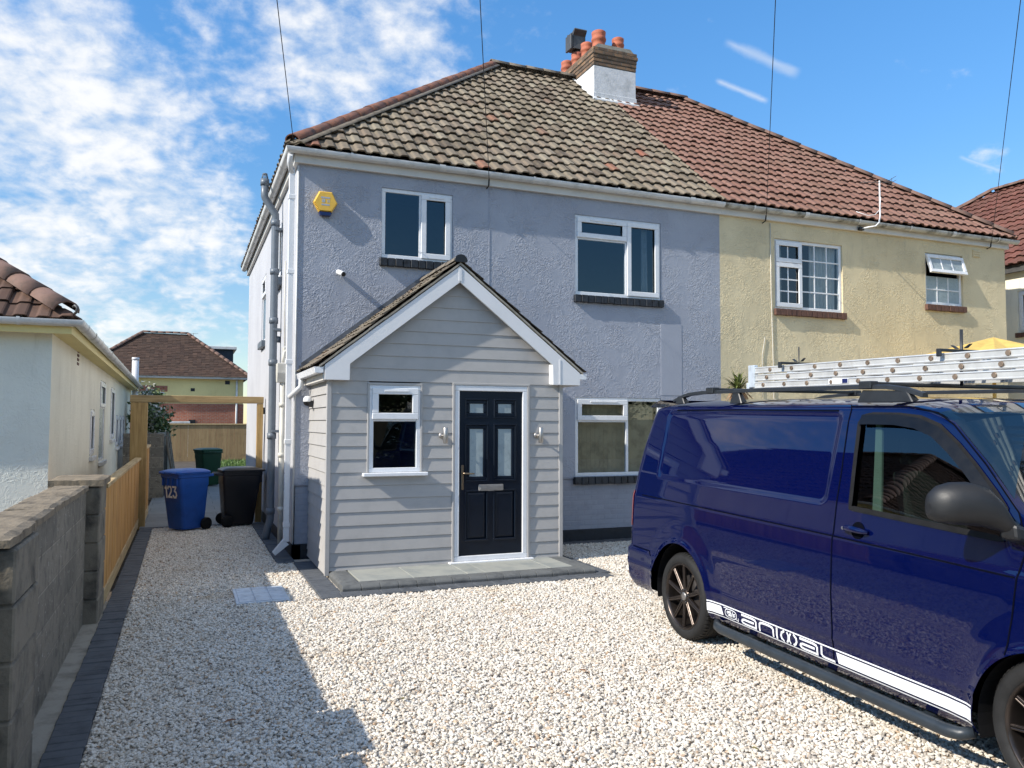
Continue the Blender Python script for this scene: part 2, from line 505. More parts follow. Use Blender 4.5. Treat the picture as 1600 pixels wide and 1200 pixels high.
wood('beam_wood', (0.36, 0.25, 0.115), (0.44, 0.32, 0.16), (0.24, 0.16, 0.07), 0)
wood('far_fence_wood', (0.37, 0.25, 0.12), (0.43, 0.30, 0.15), (0.26, 0.17, 0.08), 2, 0.15)
wood('yellow_wood', (0.66, 0.46, 0.14), (0.72, 0.52, 0.18), (0.52, 0.34, 0.09), 0)
simple('bark', (0.09, 0.065, 0.045), 0.9, var=0.3, vscale=10)
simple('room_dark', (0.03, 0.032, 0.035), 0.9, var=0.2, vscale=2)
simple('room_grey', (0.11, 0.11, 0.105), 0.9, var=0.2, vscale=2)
simple('curtain', (0.52, 0.53, 0.52), 0.85, var=0.1, vscale=5)
simple('mirrored_board', (0.58, 0.47, 0.30), 0.7, var=0.15, vscale=5)
simple('navy_dormer', (0.014, 0.022, 0.04), 0.5, var=0.1)
simple('cable_black', (0.015, 0.015, 0.017), 0.6, var=0.1)
simple('tyre', (0.010, 0.010, 0.010), 0.75, var=0.25, vscale=12, bmp=(60, .4, .003))
simple('rim_bronze', (0.085, 0.070, 0.062), 0.34, metal=0.85, var=0.12, vscale=9)
simple('brake_disc', (0.035, 0.030, 0.028), 0.6, metal=0.3, var=0.2, vscale=9)
simple('vinyl_white', (0.80, 0.82, 0.84), 0.3, var=0.03, vscale=8)
simple('step_bar', (0.024, 0.031, 0.038), 0.40, var=0.12, vscale=9)
simple('mirror_plastic', (0.009, 0.0095, 0.011), 0.50, var=0.1, vscale=9, bmp=(260, .25, .001))
simple('rail_black', (0.018, 0.021, 0.025), 0.42, var=0.12, vscale=9)
simple('lamp_red', (0.34, 0.025, 0.012), 0.15, var=0.1, vscale=9, coat=1)
simple('lamp_clear', (0.5, 0.5, 0.5), 0.15, var=0.1, vscale=9, coat=1)
simple('trim_beige', (0.50, 0.56, 0.47), 0.7, var=0.05)
simple('aluminium', (0.66, 0.66, 0.64), 0.40, metal=0.45, var=0.07, vscale=7)
simple('rung_end', (0.30, 0.22, 0.16), 0.45, metal=0.6, var=0.2, vscale=20)
simple('leaf_brown', (0.20, 0.085, 0.035), 0.7, var=0.35, vscale=20)
simple('leaf_olive', (0.16, 0.14, 0.04), 0.7, var=0.3, vscale=20)
simple('canopy_yellow', (0.62, 0.43, 0.12), 0.7, var=0.08)
simple('tarmac', (0.055, 0.055, 0.056), 0.9, var=0.2, vscale=12, bmp=(80, .5, .006))
car_paint('blue_paint', (0.0005, 0.0024, 0.0330))
glass('pane_glass', (0.40, 0.46, 0.50), 1.85, wav=0.02, coatc=(0.72, 0.90, 1.0))
glass('clear_glass', (0.72, 0.76, 0.76), 1.75)
glass('van_glass', (0.26, 0.33, 0.31), 1.75)
glass('tinted_plastic', (0.10, 0.11, 0.12), 1.5, 0.05)


def foliage(name, a, b):
    m, t, p, o, uv = base_mat(name)
    n = t.noise(o, 5.0, 3, 0.6)
    n2 = t.noise(o, 45.0, 2, 0.6)
    c = t.ramp(t.math('ADD', t.math('MULTIPLY', n, 0.6), t.math('MULTIPLY', n2, 0.4)), [(0.35, a), (0.62, b)])
    t.link(c, p.inputs['Base Color'])
    p.inputs['Roughness'].default_value = 0.5
    p.inputs['Subsurface Weight'].default_value = 0.0
    return m


foliage('leaf_green', (0.026, 0.058, 0.016), (0.085, 0.135, 0.04))
foliage('shrub_leaf', (0.045, 0.085, 0.028), (0.14, 0.20, 0.075))
foliage('blossom', (0.42, 0.42, 0.36), (0.60, 0.60, 0.54))
foliage('palm_leaf', (0.055, 0.085, 0.02), (0.15, 0.17, 0.045))
foliage('dry_frond', (0.20, 0.10, 0.05), (0.33, 0.19, 0.10))
foliage('grass_blade', (0.05, 0.10, 0.018), (0.13, 0.21, 0.045))


def stone_mat():
    m, t, p, o, uv = base_mat('gravel_stone')
    oi = t.n('ShaderNodeObjectInfo')
    c = t.ramp(oi.outputs['Random'], [(0.0, (0.22, 0.195, 0.175)), (0.04, (0.38, 0.34, 0.29)), (0.14, (0.53, 0.48, 0.41)),
                                      (0.35, (0.66, 0.615, 0.54)), (0.62, (0.75, 0.715, 0.65)), (0.85, (0.69, 0.63, 0.535)),
                                      (0.95, (0.56, 0.46, 0.355)), (0.99, (0.46, 0.33, 0.22)), (1.0, (0.36, 0.24, 0.15))])
    g = t.n('ShaderNodeNewGeometry')
    n = t.noise(g.outputs['Position'], 120, 3, 0.6)
    c = t.mix(t.math('MULTIPLY', t.smooth(n, 0.45, 0.7), 0.35), c, (0.36, 0.31, 0.25))
    # sandy patches where the fines have washed together
    n2 = t.noise(g.outputs['Position'], 0.9, 3, 0.55)
    c = t.mix(t.math('MULTIPLY', t.smooth(n2, 0.58, 0.72), 0.42), c, (0.50, 0.37, 0.23))
    t.link(c, p.inputs['Base Color'])
    p.inputs['Roughness'].default_value = 0.75
    p.inputs['Specular IOR Level'].default_value = 0.3
    return m


stone_mat()

# ------------------------------------------------------------------ geometry helpers
ORI = {}


def tag(o, label=None, cat=None, group=None, kind=None):
    if label:
        o['label'] = label
    if cat:
        o['category'] = cat
    if group:
        o['group'] = group
    if kind:
        o['kind'] = kind
    return o


def thing(name, loc, label, cat, group=None, rotz=0.0, local=False):
    """an Empty at the thing's base; children are given in world coordinates unless local"""
    o = bpy.data.objects.new(name, None)
    o.empty_display_size = 0.2
    COL.objects.link(o)
    o.location = loc
    o.rotation_euler = (0, 0, rotz)
    ORI[o] = Vector((0, 0, 0)) if local else Vector(loc)
    return tag(o, label, cat, group)


class MB:
    def __init__(self):
        self.bm = bmesh.new()
        self.uv = None

    def face(self, pts):
        vs = [self.bm.verts.new(p) for p in pts]
        try:
            return self.bm.faces.new(vs)
        except ValueError:
            return None

    def hexa(self, p, bev=0.0, seg=1):
        """p: eight corners, 0-3 one face (ccw), 4-7 the opposite one"""
        vs = [self.bm.verts.new(q) for q in p]
        fs = []
        for idx in ((3, 2, 1, 0), (4, 5, 6, 7), (0, 1, 5, 4), (1, 2, 6, 5), (2, 3, 7, 6), (3, 0, 4, 7)):
            fs.append(self.bm.faces.new([vs[i] for i in idx]))
        if bev > 0:
            es = list({e for f in fs for e in f.edges})
            bmesh.ops.bevel(self.bm, geom=es, offset=bev, segments=seg, affect='EDGES', profile=0.5)

    def box(self, x0, x1, y0, y1, z0, z1, bev=0.0, T=None, seg=1):
        if x1 < x0: x0, x1 = x1, x0
        if y1 < y0: y0, y1 = y1, y0
        if z1 < z0: z0, z1 = z1, z0
        p = [(x0, y0, z0), (x1, y0, z0), (x1, y1, z0), (x0, y1, z0), (x0, y0, z1), (x1, y0, z1), (x1, y1, z1), (x0, y1, z1)]
        if T:
            p = [T(*q) for q in p]
        self.hexa(p, bev, seg)

    def prism(self, poly, a0, a1, T, bev=0.0):
        """poly in (p,q), extruded along the third coordinate; T(p,q,a) gives the point"""
        n = len(poly)
        lo = [self.bm.verts.new(T(p, q, a0)) for p, q in poly]
        hi = [self.bm.verts.new(T(p, q, a1)) for p, q in poly]
        fs = [self.bm.faces.new(lo[::-1]), self.bm.faces.new(hi)]
        for i in range(n):
            j = (i + 1) % n
            fs.append(self.bm.faces.new((lo[i], lo[j], hi[j], hi[i])))
        if bev:
            es = list({e for f in fs for e in f.edges})
            bmesh.ops.bevel(self.bm, geom=es, offset=bev, segments=1, affect='EDGES', profile=0.5)

    def tube(self, pts, r, n=10, caps=True, smooth=True):
        pts = [Vector(p) for p in pts]
        rs = r if hasattr(r, '__len__') else [r] * len(pts)
        rings = []
        up0 = None
        for i, p in enumerate(pts):
            if i == 0: d = pts[1] - pts[0]
            elif i == len(pts) - 1: d = pts[-1] - pts[-2]
            else: d = (pts[i + 1] - pts[i]).normalized() + (pts[i] - pts[i - 1]).normalized()
            d.normalize()
            if up0 is None:
                up0 = Vector((0, 0, 1)) if abs(d.z) < 0.9 else Vector((0, 1, 0))
            a = d.cross(up0)
            if a.length < 1e-4: a = d.orthogonal()
            a.normalize()
            b = a.cross(d).normalized()
            up0 = b
            rings.append([self.bm.verts.new(p + (a * math.cos(2 * math.pi * k / n) + b * math.sin(2 * math.pi * k / n)) * rs[i]) for k in range(n)])
        for i in range(len(rings) - 1):
            for k in range(n):
                f = self.bm.faces.new((rings[i][k], rings[i][(k + 1) % n], rings[i + 1][(k + 1) % n], rings[i + 1][k]))
                f.smooth = smooth
        if caps:
            self.bm.faces.new(rings[0][::-1])
            self.bm.faces.new(rings[-1])

    def lathe(self, prof, n=24, T=None, smooth=True, cap0=False, cap1=False):
        """prof: (radius, height) pairs about the z axis"""
        T = T or (lambda x, y, z: (x, y, z))
        rings = []
        for (r, z) in prof:
            rings.append([self.bm.verts.new(T(r * math.cos(2 * math.pi * k / n), r * math.sin(2 * math.pi * k / n), z)) for k in range(n)])
        for i in range(len(rings) - 1):
            for k in range(n):
                f = self.bm.faces.new((rings[i][k], rings[i][(k + 1) % n], rings[i + 1][(k + 1) % n], rings[i + 1][k]))
                f.smooth = smooth
        if cap0: self.bm.faces.new(rings[0][::-1])
        if cap1: self.bm.faces.new(rings[-1])

    def sweep(self, prof, path, up=(0, 0, 1), closed=False, caps=True, smooth=False):
        """profile (out, up) carried along a polyline, mitred at the corners; out is to the right of travel"""
        path = [Vector(p) for p in path]
        up = Vector(up)
        rings = []
        for i, p in enumerate(path):
            ds = []
            if i > 0: ds.append((path[i] - path[i - 1]).normalized())
            if i < len(path) - 1: ds.append((path[i + 1] - path[i]).normalized())
            rs = [d.cross(up).normalized() for d in ds]
            if len(rs) == 2:
                m = (rs[0] + rs[1]).normalized()
                m = m / max(0.25, m.dot(rs[0]))
            else:
                m = rs[0]
            rings.append([self.bm.verts.new(p + m * a + up * b) for a, b in prof])
        n = len(prof)
        for i in range(len(rings) - 1):
            for k in range(n if closed else n - 1):
                f = self.bm.faces.new((rings[i][k], rings[i][(k + 1) % n], rings[i + 1][(k + 1) % n], rings[i + 1][k]))
                f.smooth = smooth
        if caps and closed:
            self.bm.faces.new(rings[0][::-1])
            self.bm.faces.new(rings[-1])

    def quads(self, V, F, UV=None):
        vs = [self.bm.verts.new(v) for v in V]
        if UV is not None and self.uv is None:
            self.uv = self.bm.loops.layers.uv.new('UVMap')
        for f in F:
            try:
                fc = self.bm.faces.new([vs[i] for i in f])
            except ValueError:
                continue
            if UV is not None:
                for lp, i in zip(fc.loops, f):
                    lp[self.uv].uv = UV[i]

    def build(self, name, mat, parent=None, smooth=None, normals=True, label=None):
        me = bpy.data.meshes.new(name)
        if normals:
            bmesh.ops.recalc_face_normals(self.bm, faces=self.bm.faces)
        off = None
        if parent is not None:
            off = ORI[parent]
            if off.length > 0:
                bmesh.ops.translate(self.bm, verts=self.bm.verts, vec=-off)
        self.bm.to_mesh(me)
        self.bm.free()
        if smooth is not None:
            me.polygons.foreach_set('use_smooth', [smooth] * len(me.polygons))
        o = bpy.data.objects.new(name, me)
        COL.objects.link(o)
        if mat:
            me.materials.append(MATS[mat])
        if parent is not None:
            o.parent = parent
            ORI[o] = off
        else:
            ORI[o] = Vector((0, 0, 0))
        if label:
            o['label'] = label
        return o


def kids(o):
    return [c for c in bpy.data.objects if c.parent == o]


def copy_tree(o, parent=None):
    c = o.copy()
    COL.objects.link(c)
    c.parent = parent
    for ch in kids(o):
        copy_tree(ch, c)
    return c


def smooth_by_angle(o, ang=35):
    me = o.data
    me.polygons.foreach_set('use_smooth', [True] * len(me.polygons))
    bm = bmesh.new()
    bm.from_mesh(me)
    for e in bm.edges:
        if len(e.link_faces) == 2:
            e.smooth = e.calc_face_angle(0.0) < R(ang)
    bm.to_mesh(me)
    bm.free()


def wall(mb, T, a0, a1, b0, b1, holes=(), depth=0.12):
    """a wall face in the plane (a along, b up, c outward) with openings that have reveals"""
    xs = sorted({a0, a1, *[h[0] for h in holes], *[h[1] for h in holes]})
    zs = sorted({b0, b1, *[h[2] for h in holes], *[h[3] for h in holes]})
    for i in range(len(xs) - 1):
        for j in range(len(zs) - 1):
            cx, cz = (xs[i] + xs[i + 1]) / 2, (zs[j] + zs[j + 1]) / 2
            if any(h[0] < cx < h[1] and h[2] < cz < h[3] for h in holes):
                continue
            mb.face([T(xs[i], zs[j], 0), T(xs[i + 1], zs[j], 0), T(xs[i + 1], zs[j + 1], 0), T(xs[i], zs[j + 1], 0)])
    for (h0, h1, g0, g1) in holes:
        for q in (((h0, g0), (h1, g0)), ((h1, g0), (h1, g1)), ((h1, g1), (h0, g1)), ((h0, g1), (h0, g0))):
            (p0, q0), (p1, q1) = q
            mb.face([T(p0, q0, 0), T(p1, q1, 0), T(p1, q1, -depth), T(p0, q0, -depth)])


def Tfront(y):        # wall facing the street: a = x, b = z, c = towards the street
    return lambda a, b, c: (a, y - c, b)


def Tleft(x):         # wall facing -x: a = y, b = z
    return lambda a, b, c: (x - c, a, b)


def Tright(x):        # wall facing +x: a = y, b = z
    return lambda a, b, c: (x + c, a, b)


def window(parent, T, a0, a1, b0, b1, cells, glassm='pane_glass', frame='white_upvc', setback=0.035, room='room_dark',
           roomdepth=0.7, sill=None, fw=0.055, name='window', bars=0.022, curtains=(), mirrored_fence=False, vent=()):
    """uPVC window: outer frame, sashes that stand proud, panes, trickle vents, glazing bars, sill below.
    cells: (a0,a1,b0,b1,'fixed'|'sash',ncols,nrows)"""
    C = lambda a, b, c: T(a, b, c - setback)
    m = MB()
    z0, z1 = -0.035, 0.02
    bv = 0.005
    m.box(a0, a1, b1 - fw, b1, z0, z1, bv, C)
    m.box(a0, a1, b0, b0 + fw, z0, z1, bv, C)
    m.box(a0, a0 + fw, b0 + fw, b1 - fw, z0, z1 - 0.001, bv, C)
    m.box(a1 - fw, a1, b0 + fw, b1 - fw, z0, z1 - 0.001, bv, C)
    edges_v = sorted({c[0] for c in cells} | {c[1] for c in cells})
    # mullions and transoms on shared cell borders
    for c in cells:
        if c[1] < a1 - 0.02:
            m.box(c[1] - fw * 0.42, c[1] + fw * 0.42, max(c[2], b0 + fw), min(c[3], b1 - fw), z0, z1 - 0.004, bv, C)
        if c[2] > b0 + 0.02:
            m.box(max(c[0], a0 + fw), min(c[1], a1 - fw), c[2] - fw * 0.42, c[2] + fw * 0.42, z0, z1 - 0.003, bv, C)
    w = m.build(name, frame, parent)
    for c in cells:
        ca0 = a0 + fw if abs(c[0] - a0) < 1e-3 else c[0] + fw * 0.42
        ca1 = a1 - fw if abs(c[1] - a1) < 1e-3 else c[1] - fw * 0.42
        cb0 = b0 + fw if abs(c[2] - b0) < 1e-3 else c[2] + fw * 0.42
        cb1 = b1 - fw if abs(c[3] - b1) < 1e-3 else c[3] - fw * 0.42
        g = (ca0, ca1, cb0, cb1)
        if c[4] == 'sash':
            s = MB()
            o_ = 0.02
            A0, A1, B0, B1 = ca0 - o_, ca1 + o_, cb0 - o_, cb1 + o_
            sw = 0.075
            y0, y1 = z1 + 0.0005, z1 + 0.026
            s.box(A0, A1, B1 - sw, B1, y0, y1, 0.006, C)
            s.box(A0, A1, B0, B0 + sw, y0, y1, 0.006, C)
            s.box(A0, A0 + sw, B0 + sw, B1 - sw, y0, y1 - 0.001, 0.006, C)
            s.box(A1 - sw, A1, B0 + sw, B1 - sw, y0, y1 - 0.001, 0.006, C)
            if len(c) > 7 and c[7]:
                s.box(A0 + (A1 - A0) * .25, A1 - (A1 - A0) * .22, B1 - sw * 0.60, B1 - sw * 0.30, y1 - .002, y1 + 0.010, 0.003, C)
            s.build('sash', frame, w)
            g = (A0 + sw, A1 - sw, B0 + sw, B1 - sw)
        p = MB()
        zp = 0.004
        p.face([C(g[0] - .004, g[2] - .004, zp), C(g[1] + .004, g[2] - .004, zp), C(g[1] + .004, g[3] + .004, zp), C(g[0] - .004, g[3] + .004, zp)])
        p.build('pane', glassm, w)
        nc, nr = c[5], c[6]
        if nc > 1 or nr > 1:
            b = MB()
            for k in range(1, nc):
                x = g[0] + (g[1] - g[0]) * k / nc
                b.box(x - bars / 2, x + bars / 2, g[2], g[3], zp - .004, zp + .007, 0.002, C)
            for k in range(1, nr):
                z = g[2] + (g[3] - g[2]) * k / nr
                b.box(g[0], g[1], z - bars / 2, z + bars / 2, zp - .003, zp + .0085, 0.002, C)
            b.build('glazing_bars', frame, w)
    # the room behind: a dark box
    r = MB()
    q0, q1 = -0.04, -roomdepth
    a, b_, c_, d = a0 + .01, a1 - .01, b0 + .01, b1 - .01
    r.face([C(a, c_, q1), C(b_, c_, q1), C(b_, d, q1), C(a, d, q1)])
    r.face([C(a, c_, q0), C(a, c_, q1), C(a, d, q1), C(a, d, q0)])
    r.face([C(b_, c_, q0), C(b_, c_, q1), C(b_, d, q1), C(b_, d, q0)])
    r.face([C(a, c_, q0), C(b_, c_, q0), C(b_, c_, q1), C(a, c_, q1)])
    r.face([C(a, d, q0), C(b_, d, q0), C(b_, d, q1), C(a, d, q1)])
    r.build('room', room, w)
    for (k0, k1) in curtains:
        cu = MB()
        n = int((k1 - k0) / 0.012)
        pts = []
        for i in range(n + 1):
            x = k0 + (k1 - k0) * i / n
            pts.append((x, -0.11 + 0.022 * math.sin(i * 0.85) + 0.012 * math.sin(i * 0.31 + 1)))
        V = [C(x, b0 + .03, y) for x, y in pts] + [C(x + 0.02 * math.sin(x * 9), b1 - .03, y * 0.9) for x, y in pts]
        cu.quads(V, [(i, i + 1, n + 2 + i, n + 1 + i) for i in range(n)])
        cu.build('curtain', 'curtain', w, smooth=True)
    if mirrored_fence:  # added slats behind the pane imitate the street fence mirrored in it
        bl = MB()
        x = a0 + 0.05
        while x < a1 - 0.1:
            bl.prism([(x, -0.135), (x + 0.058, -0.108), (x + 0.059, -0.111), (x + 0.001, -0.138)], b0 + .04, b1 - .10,
                     lambda p, q, a: C(p, a, q))
            x += 0.074
        bl.build('mirrored_fence', 'mirrored_board', w)
    if sill:
        mat, over, hh, proj = sill
        s = MB()
        n = max(4, int(round((a1 - a0 + 2 * over) / 0.112)))
        wd = (a1 - a0 + 2 * over) / n
        for i in range(n):
            x = a0 - over + wd * i
            j = random.uniform(-.004, .004)
            s.box(x + .003, x + wd - .003, b0 - hh + random.uniform(-.003, .003), b0 - 0.004, -0.02, proj + setback + j, 0.006, C)
        s.build('sill', mat, w)
    return w


def tile_face(mb, o, ex, ey, width, length, pitch, gauge, amp=0.026, thick=0.040, S=8, clips=(), jit=1.0, uoff=0, flat=False):
    """a slope of interlocking tiles: o eave corner, ex along the eave, ey up the slope"""
    o, ex, ey = Vector(o), Vector(ex).normalized(), Vector(ey).normalized()
    nz = ex.cross(ey).normalized()
    if nz.z < 0: nz = -nz
    ncol = int(math.ceil(width / pitch))
    nrow = int(math.ceil(length / gauge))
    V, F, UV = [], [], []
    prof = []
    if flat:
        fr = [k / S for k in range(S + 1)]
        prof = [0.0] * (S + 1)
    elif S >= 5:
        fr = [0.0, 0.04, 0.32, 0.38, 0.46, 0.54, 0.86, 0.94, 1.0]
        prof = [0.15 * amp, 0.0, 0.0, 0.25 * amp, 0.85 * amp, amp, amp, 0.75 * amp, 0.15 * amp]
    else:
        fr = [0.0, 0.35, 0.5, 0.9, 1.0]
        prof = [0.1 * amp, 0, amp, amp, 0.1 * amp]
    S = len(fr) - 1
    for r_ in range(nrow):
        s0 = r_ * gauge - 0.02
        s1 = min((r_ + 1) * gauge + 0.03, length + 0.01)
        for c in range(ncol):
            j0 = random.gauss(0, 0.0035) * jit
            js = random.gauss(0, 0.006) * jit
            tw = random.gauss(0, 0.003) * jit
            x0 = c * pitch
            w = min(pitch, width - x0)
            base = len(V)
            for k in range(S + 1):
                x = x0 + w * fr[k]
                h = prof[k] + j0 + tw * (fr[k] - 0.5)
                lo = o + ex * x + ey * (s0 + js)
                hi = o + ex * x + ey * s1
                # the nose stands clear of the course below, so that a dark gap shows under it
                V += [lo + ey * (0.10 if not flat else 0.02) + nz * (h * 0.9 + (0.004 if not flat else 0)), lo + ey * 0.006 + nz * (h + thick * 0.55), lo + nz * (h + 0.004 + thick), hi + nz * (h + 0.004)]
                uvv = (c + uoff + 0.02 + 0.96 * fr[k], r_ + 0.5)
                UV += [uvv, uvv, uvv, uvv]
            for k in range(S):
                a, b = base + 4 * k, base + 4 * (k + 1)
                F.append((a, b, b + 1, a + 1))
                F.append((a + 1, b + 1, b + 2, a + 2))
                F.append((a + 2, b + 2, b + 3, a + 3))
    t = MB()
    t.quads(V, F, UV)
    for (pc, pn) in clips:          # keep the side the normal points away from
        bmesh.ops.bisect_plane(t.bm, geom=t.bm.verts[:] + t.bm.edges[:] + t.bm.faces[:], plane_co=pc, plane_no=pn, clear_outer=True)
    # merge into mb
    me = bpy.data.meshes.new('tmp')
    t.bm.to_mesh(me)
    t.bm.free()
    if mb.uv is None:
        mb.uv = mb.bm.loops.layers.uv.new('UVMap')
    mb.bm.from_mesh(me)
    bpy.data.meshes.remove(me)


def ridge_tiles(mb, p0, p1, r=0.12, seg=0.42, n=9, flat=0.75):
    """half round tiles butted along a ridge or hip, each slightly its own"""
    p0, p1 = Vector(p0), Vector(p1)
    L = (p1 - p0).length
    d = (p1 - p0) / L
    side = d.cross(Vector((0, 0, 1))).normalized()
    up = side.cross(d).normalized()
    k = max(1, int(round(L / seg)))
    for i in range(k):
        a = p0 + d * (L * i / k - 0.0)
        b = p0 + d * (L * (i + 1) / k + 0.012)
        ra, rb = r * 1.05 + random.uniform(-.004, .004), r * 0.97
        off = up * random.uniform(-.006, .006)
        rows = []
        for (q, rr) in ((a, ra - 0.018), (a, ra), (b, rb), (b, rb - 0.018)):
            rows.append([mb.bm.verts.new(q + off + side * (rr * math.cos(math.pi * t / n)) + up * (rr * flat * math.sin(math.pi * t / n))) for t in range(n + 1)])
        for q in range(3):
            for t in range(n):
                f = mb.bm.faces.new((rows[q][t], rows[q][t + 1], rows[q + 1][t + 1], rows[q + 1][t]))
                f.smooth = (q == 1)


GUT = [(0.062 * math.cos(math.pi + math.pi * k / 10) + 0.062, 0.062 * math.sin(math.pi + math.pi * k / 10)) for k in range(11)]
GUTP = GUT + [(0.124, 0.008), (0.116, 0.008)] + [(0.062 + 0.055 * math.cos(2 * math.pi - math.pi * k / 10), 0.055 * math.sin(2 * math.pi - math.pi * k / 10)) for k in range(11)] + [(0.006, 0.008), (0, 0.008)]


def gutter(parent, path, mat='white_gutter', bracket_gap=1.0, sc=1.0, bracket_mat=None):
    """half round gutter along the path (out = right of travel), brackets as sub-parts"""
    m = MB()
    m.sweep([(a * sc, b * sc) for a, b in GUTP], path, closed=True)
    g = m.build('gutter', mat, parent)
    smooth_by_angle(g, 40)
    for i in range(len(path) - 1):
        p, q = Vector(path[i]), Vector(path[i + 1])
        L = (q - p).length
        d = (q - p) / L
        rt = d.cross(Vector((0, 0, 1)))
        n = max(1, int(L / bracket_gap))
        for k in range(n):
            b = MB()
            s = L * (k + 0.5) / n + random.uniform(-.06, .06)
            wdt = 0.045 if k % 3 == 1 else 0.016
            pr = [((a - 0.062) * 1.09 * sc + 0.062 * sc, b_ * 1.09 * sc) for a, b_ in GUT] + [(0.13 * sc, 0.016), (0.118 * sc, 0.016)]
            c = p + d * s
            b.sweep(pr, [c - d * wdt, c + d * wdt])
            b.build('gutter_bracket', bracket_mat or mat, g)
    return g

# ------------------------------------------------------------------ the ground
FY, HX0, PX, HX1, HB = 10.80, 1.33, 8.07, 14.82, 19.60


def struct(name, mb, mat):
    o = mb.build(name, mat)
    o['kind'] = 'structure'
    return o


m = MB()
m.quads([(-500, -300, -0.06), (500, -300, -0.06), (500, 700, -0.06), (-500, 700, -0.06)], [(0, 1, 2, 3)])
struct('ground', m, 'soil')
m = MB()
m.quads([(-60, -16, -0.045), (60, -16, -0.045), (60, -4.5, -0.045), (-60, -4.5, -0.045)], [(0, 1, 2, 3)])
struct('road', m, 'tarmac')
m = MB()       # the drive: front garden and the lane beside the house, one sheet
m.quads([(-0.46, -4.3, -0.014), (15.5, -4.3, -0.014), (15.5, 10.72, -0.014), (1.2, 10.72, -0.014), (1.2, 14.62, -0.014), (-0.46, 14.62, -0.014)],
        [(0, 1, 2, 3, 4, 5)])
struct('driveway', m, 'gravel_bed')
m = MB()
m.box(-0.86, -0.655, -4.0, 8.9, -0.05, -0.010)
struct('concrete_footing', m, 'concrete')
m = MB()
m.quads([(-0.66, 14.66, 0.0), (1.33, 14.66, 0.0), (1.33, 20.0, 0.0), (6.0, 20.0, 0.0), (6.0, 24.5, 0.0), (-0.66, 24.5, 0.0)], [(0, 1, 2, 3, 4, 5)])
struct('patio', m, 'patio_slab')
m = MB()
m.quads([(-1.3, 24.5, 0.0), (16, 24.5, 0.0), (16, 38.6, 0.02), (-1.3, 38.6, 0.02)], [(0, 1, 2, 3)])
struct('garden_soil', m, 'soil')


def block_course(mb, x0, x1, y0, y1, along, pitch=0.105, z=0.006, gap=0.004):
    """a row of small paving blocks, each with worn edges"""
    a0, a1 = (y0, y1) if along == 'y' else (x0, x1)
    n = max(1, int(round((a1 - a0) / pitch)))
    st = (a1 - a0) / n
    for i in range(n):
        p, q = a0 + st * i + gap / 2, a0 + st * (i + 1) - gap / 2
        zz = z + random.uniform(-.003, .003)
        e = random.uniform(-.004, .004)
        if along == 'y':
            mb.box(x0 + e, x1 + e, p, q, z - 0.06, zz, 0.005)
        else:
            mb.box(p, q, y0 + e, y1 + e, z - 0.06, zz, 0.005)


m = MB()
block_course(m, -0.655, -0.462, -4.0, 14.62, 'y')                 # beside the wall and fence
block_course(m, 1.105, 1.325, 10.55, 14.62, 'y')                 # lane side of the house
block_course(m, 1.10, 1.29, 10.44, 10.545, 'x')
block_course(m, 1.300, 1.522, 8.415, 10.44, 'y')                 # beside the porch
block_course(m, 1.300, 4.62, 8.195, 8.41, 'x', 0.205)            # in front of the step
block_course(m, 4.50, 4.69, 8.415, 10.50, 'y')
block_course(m, 4.70, 9.9, 10.56, 10.78, 'x')
block_course(m, -0.655, 1.325, 14.625, 14.73, 'x', 0.2)
struct('block_edging', m, 'charcoal_block')

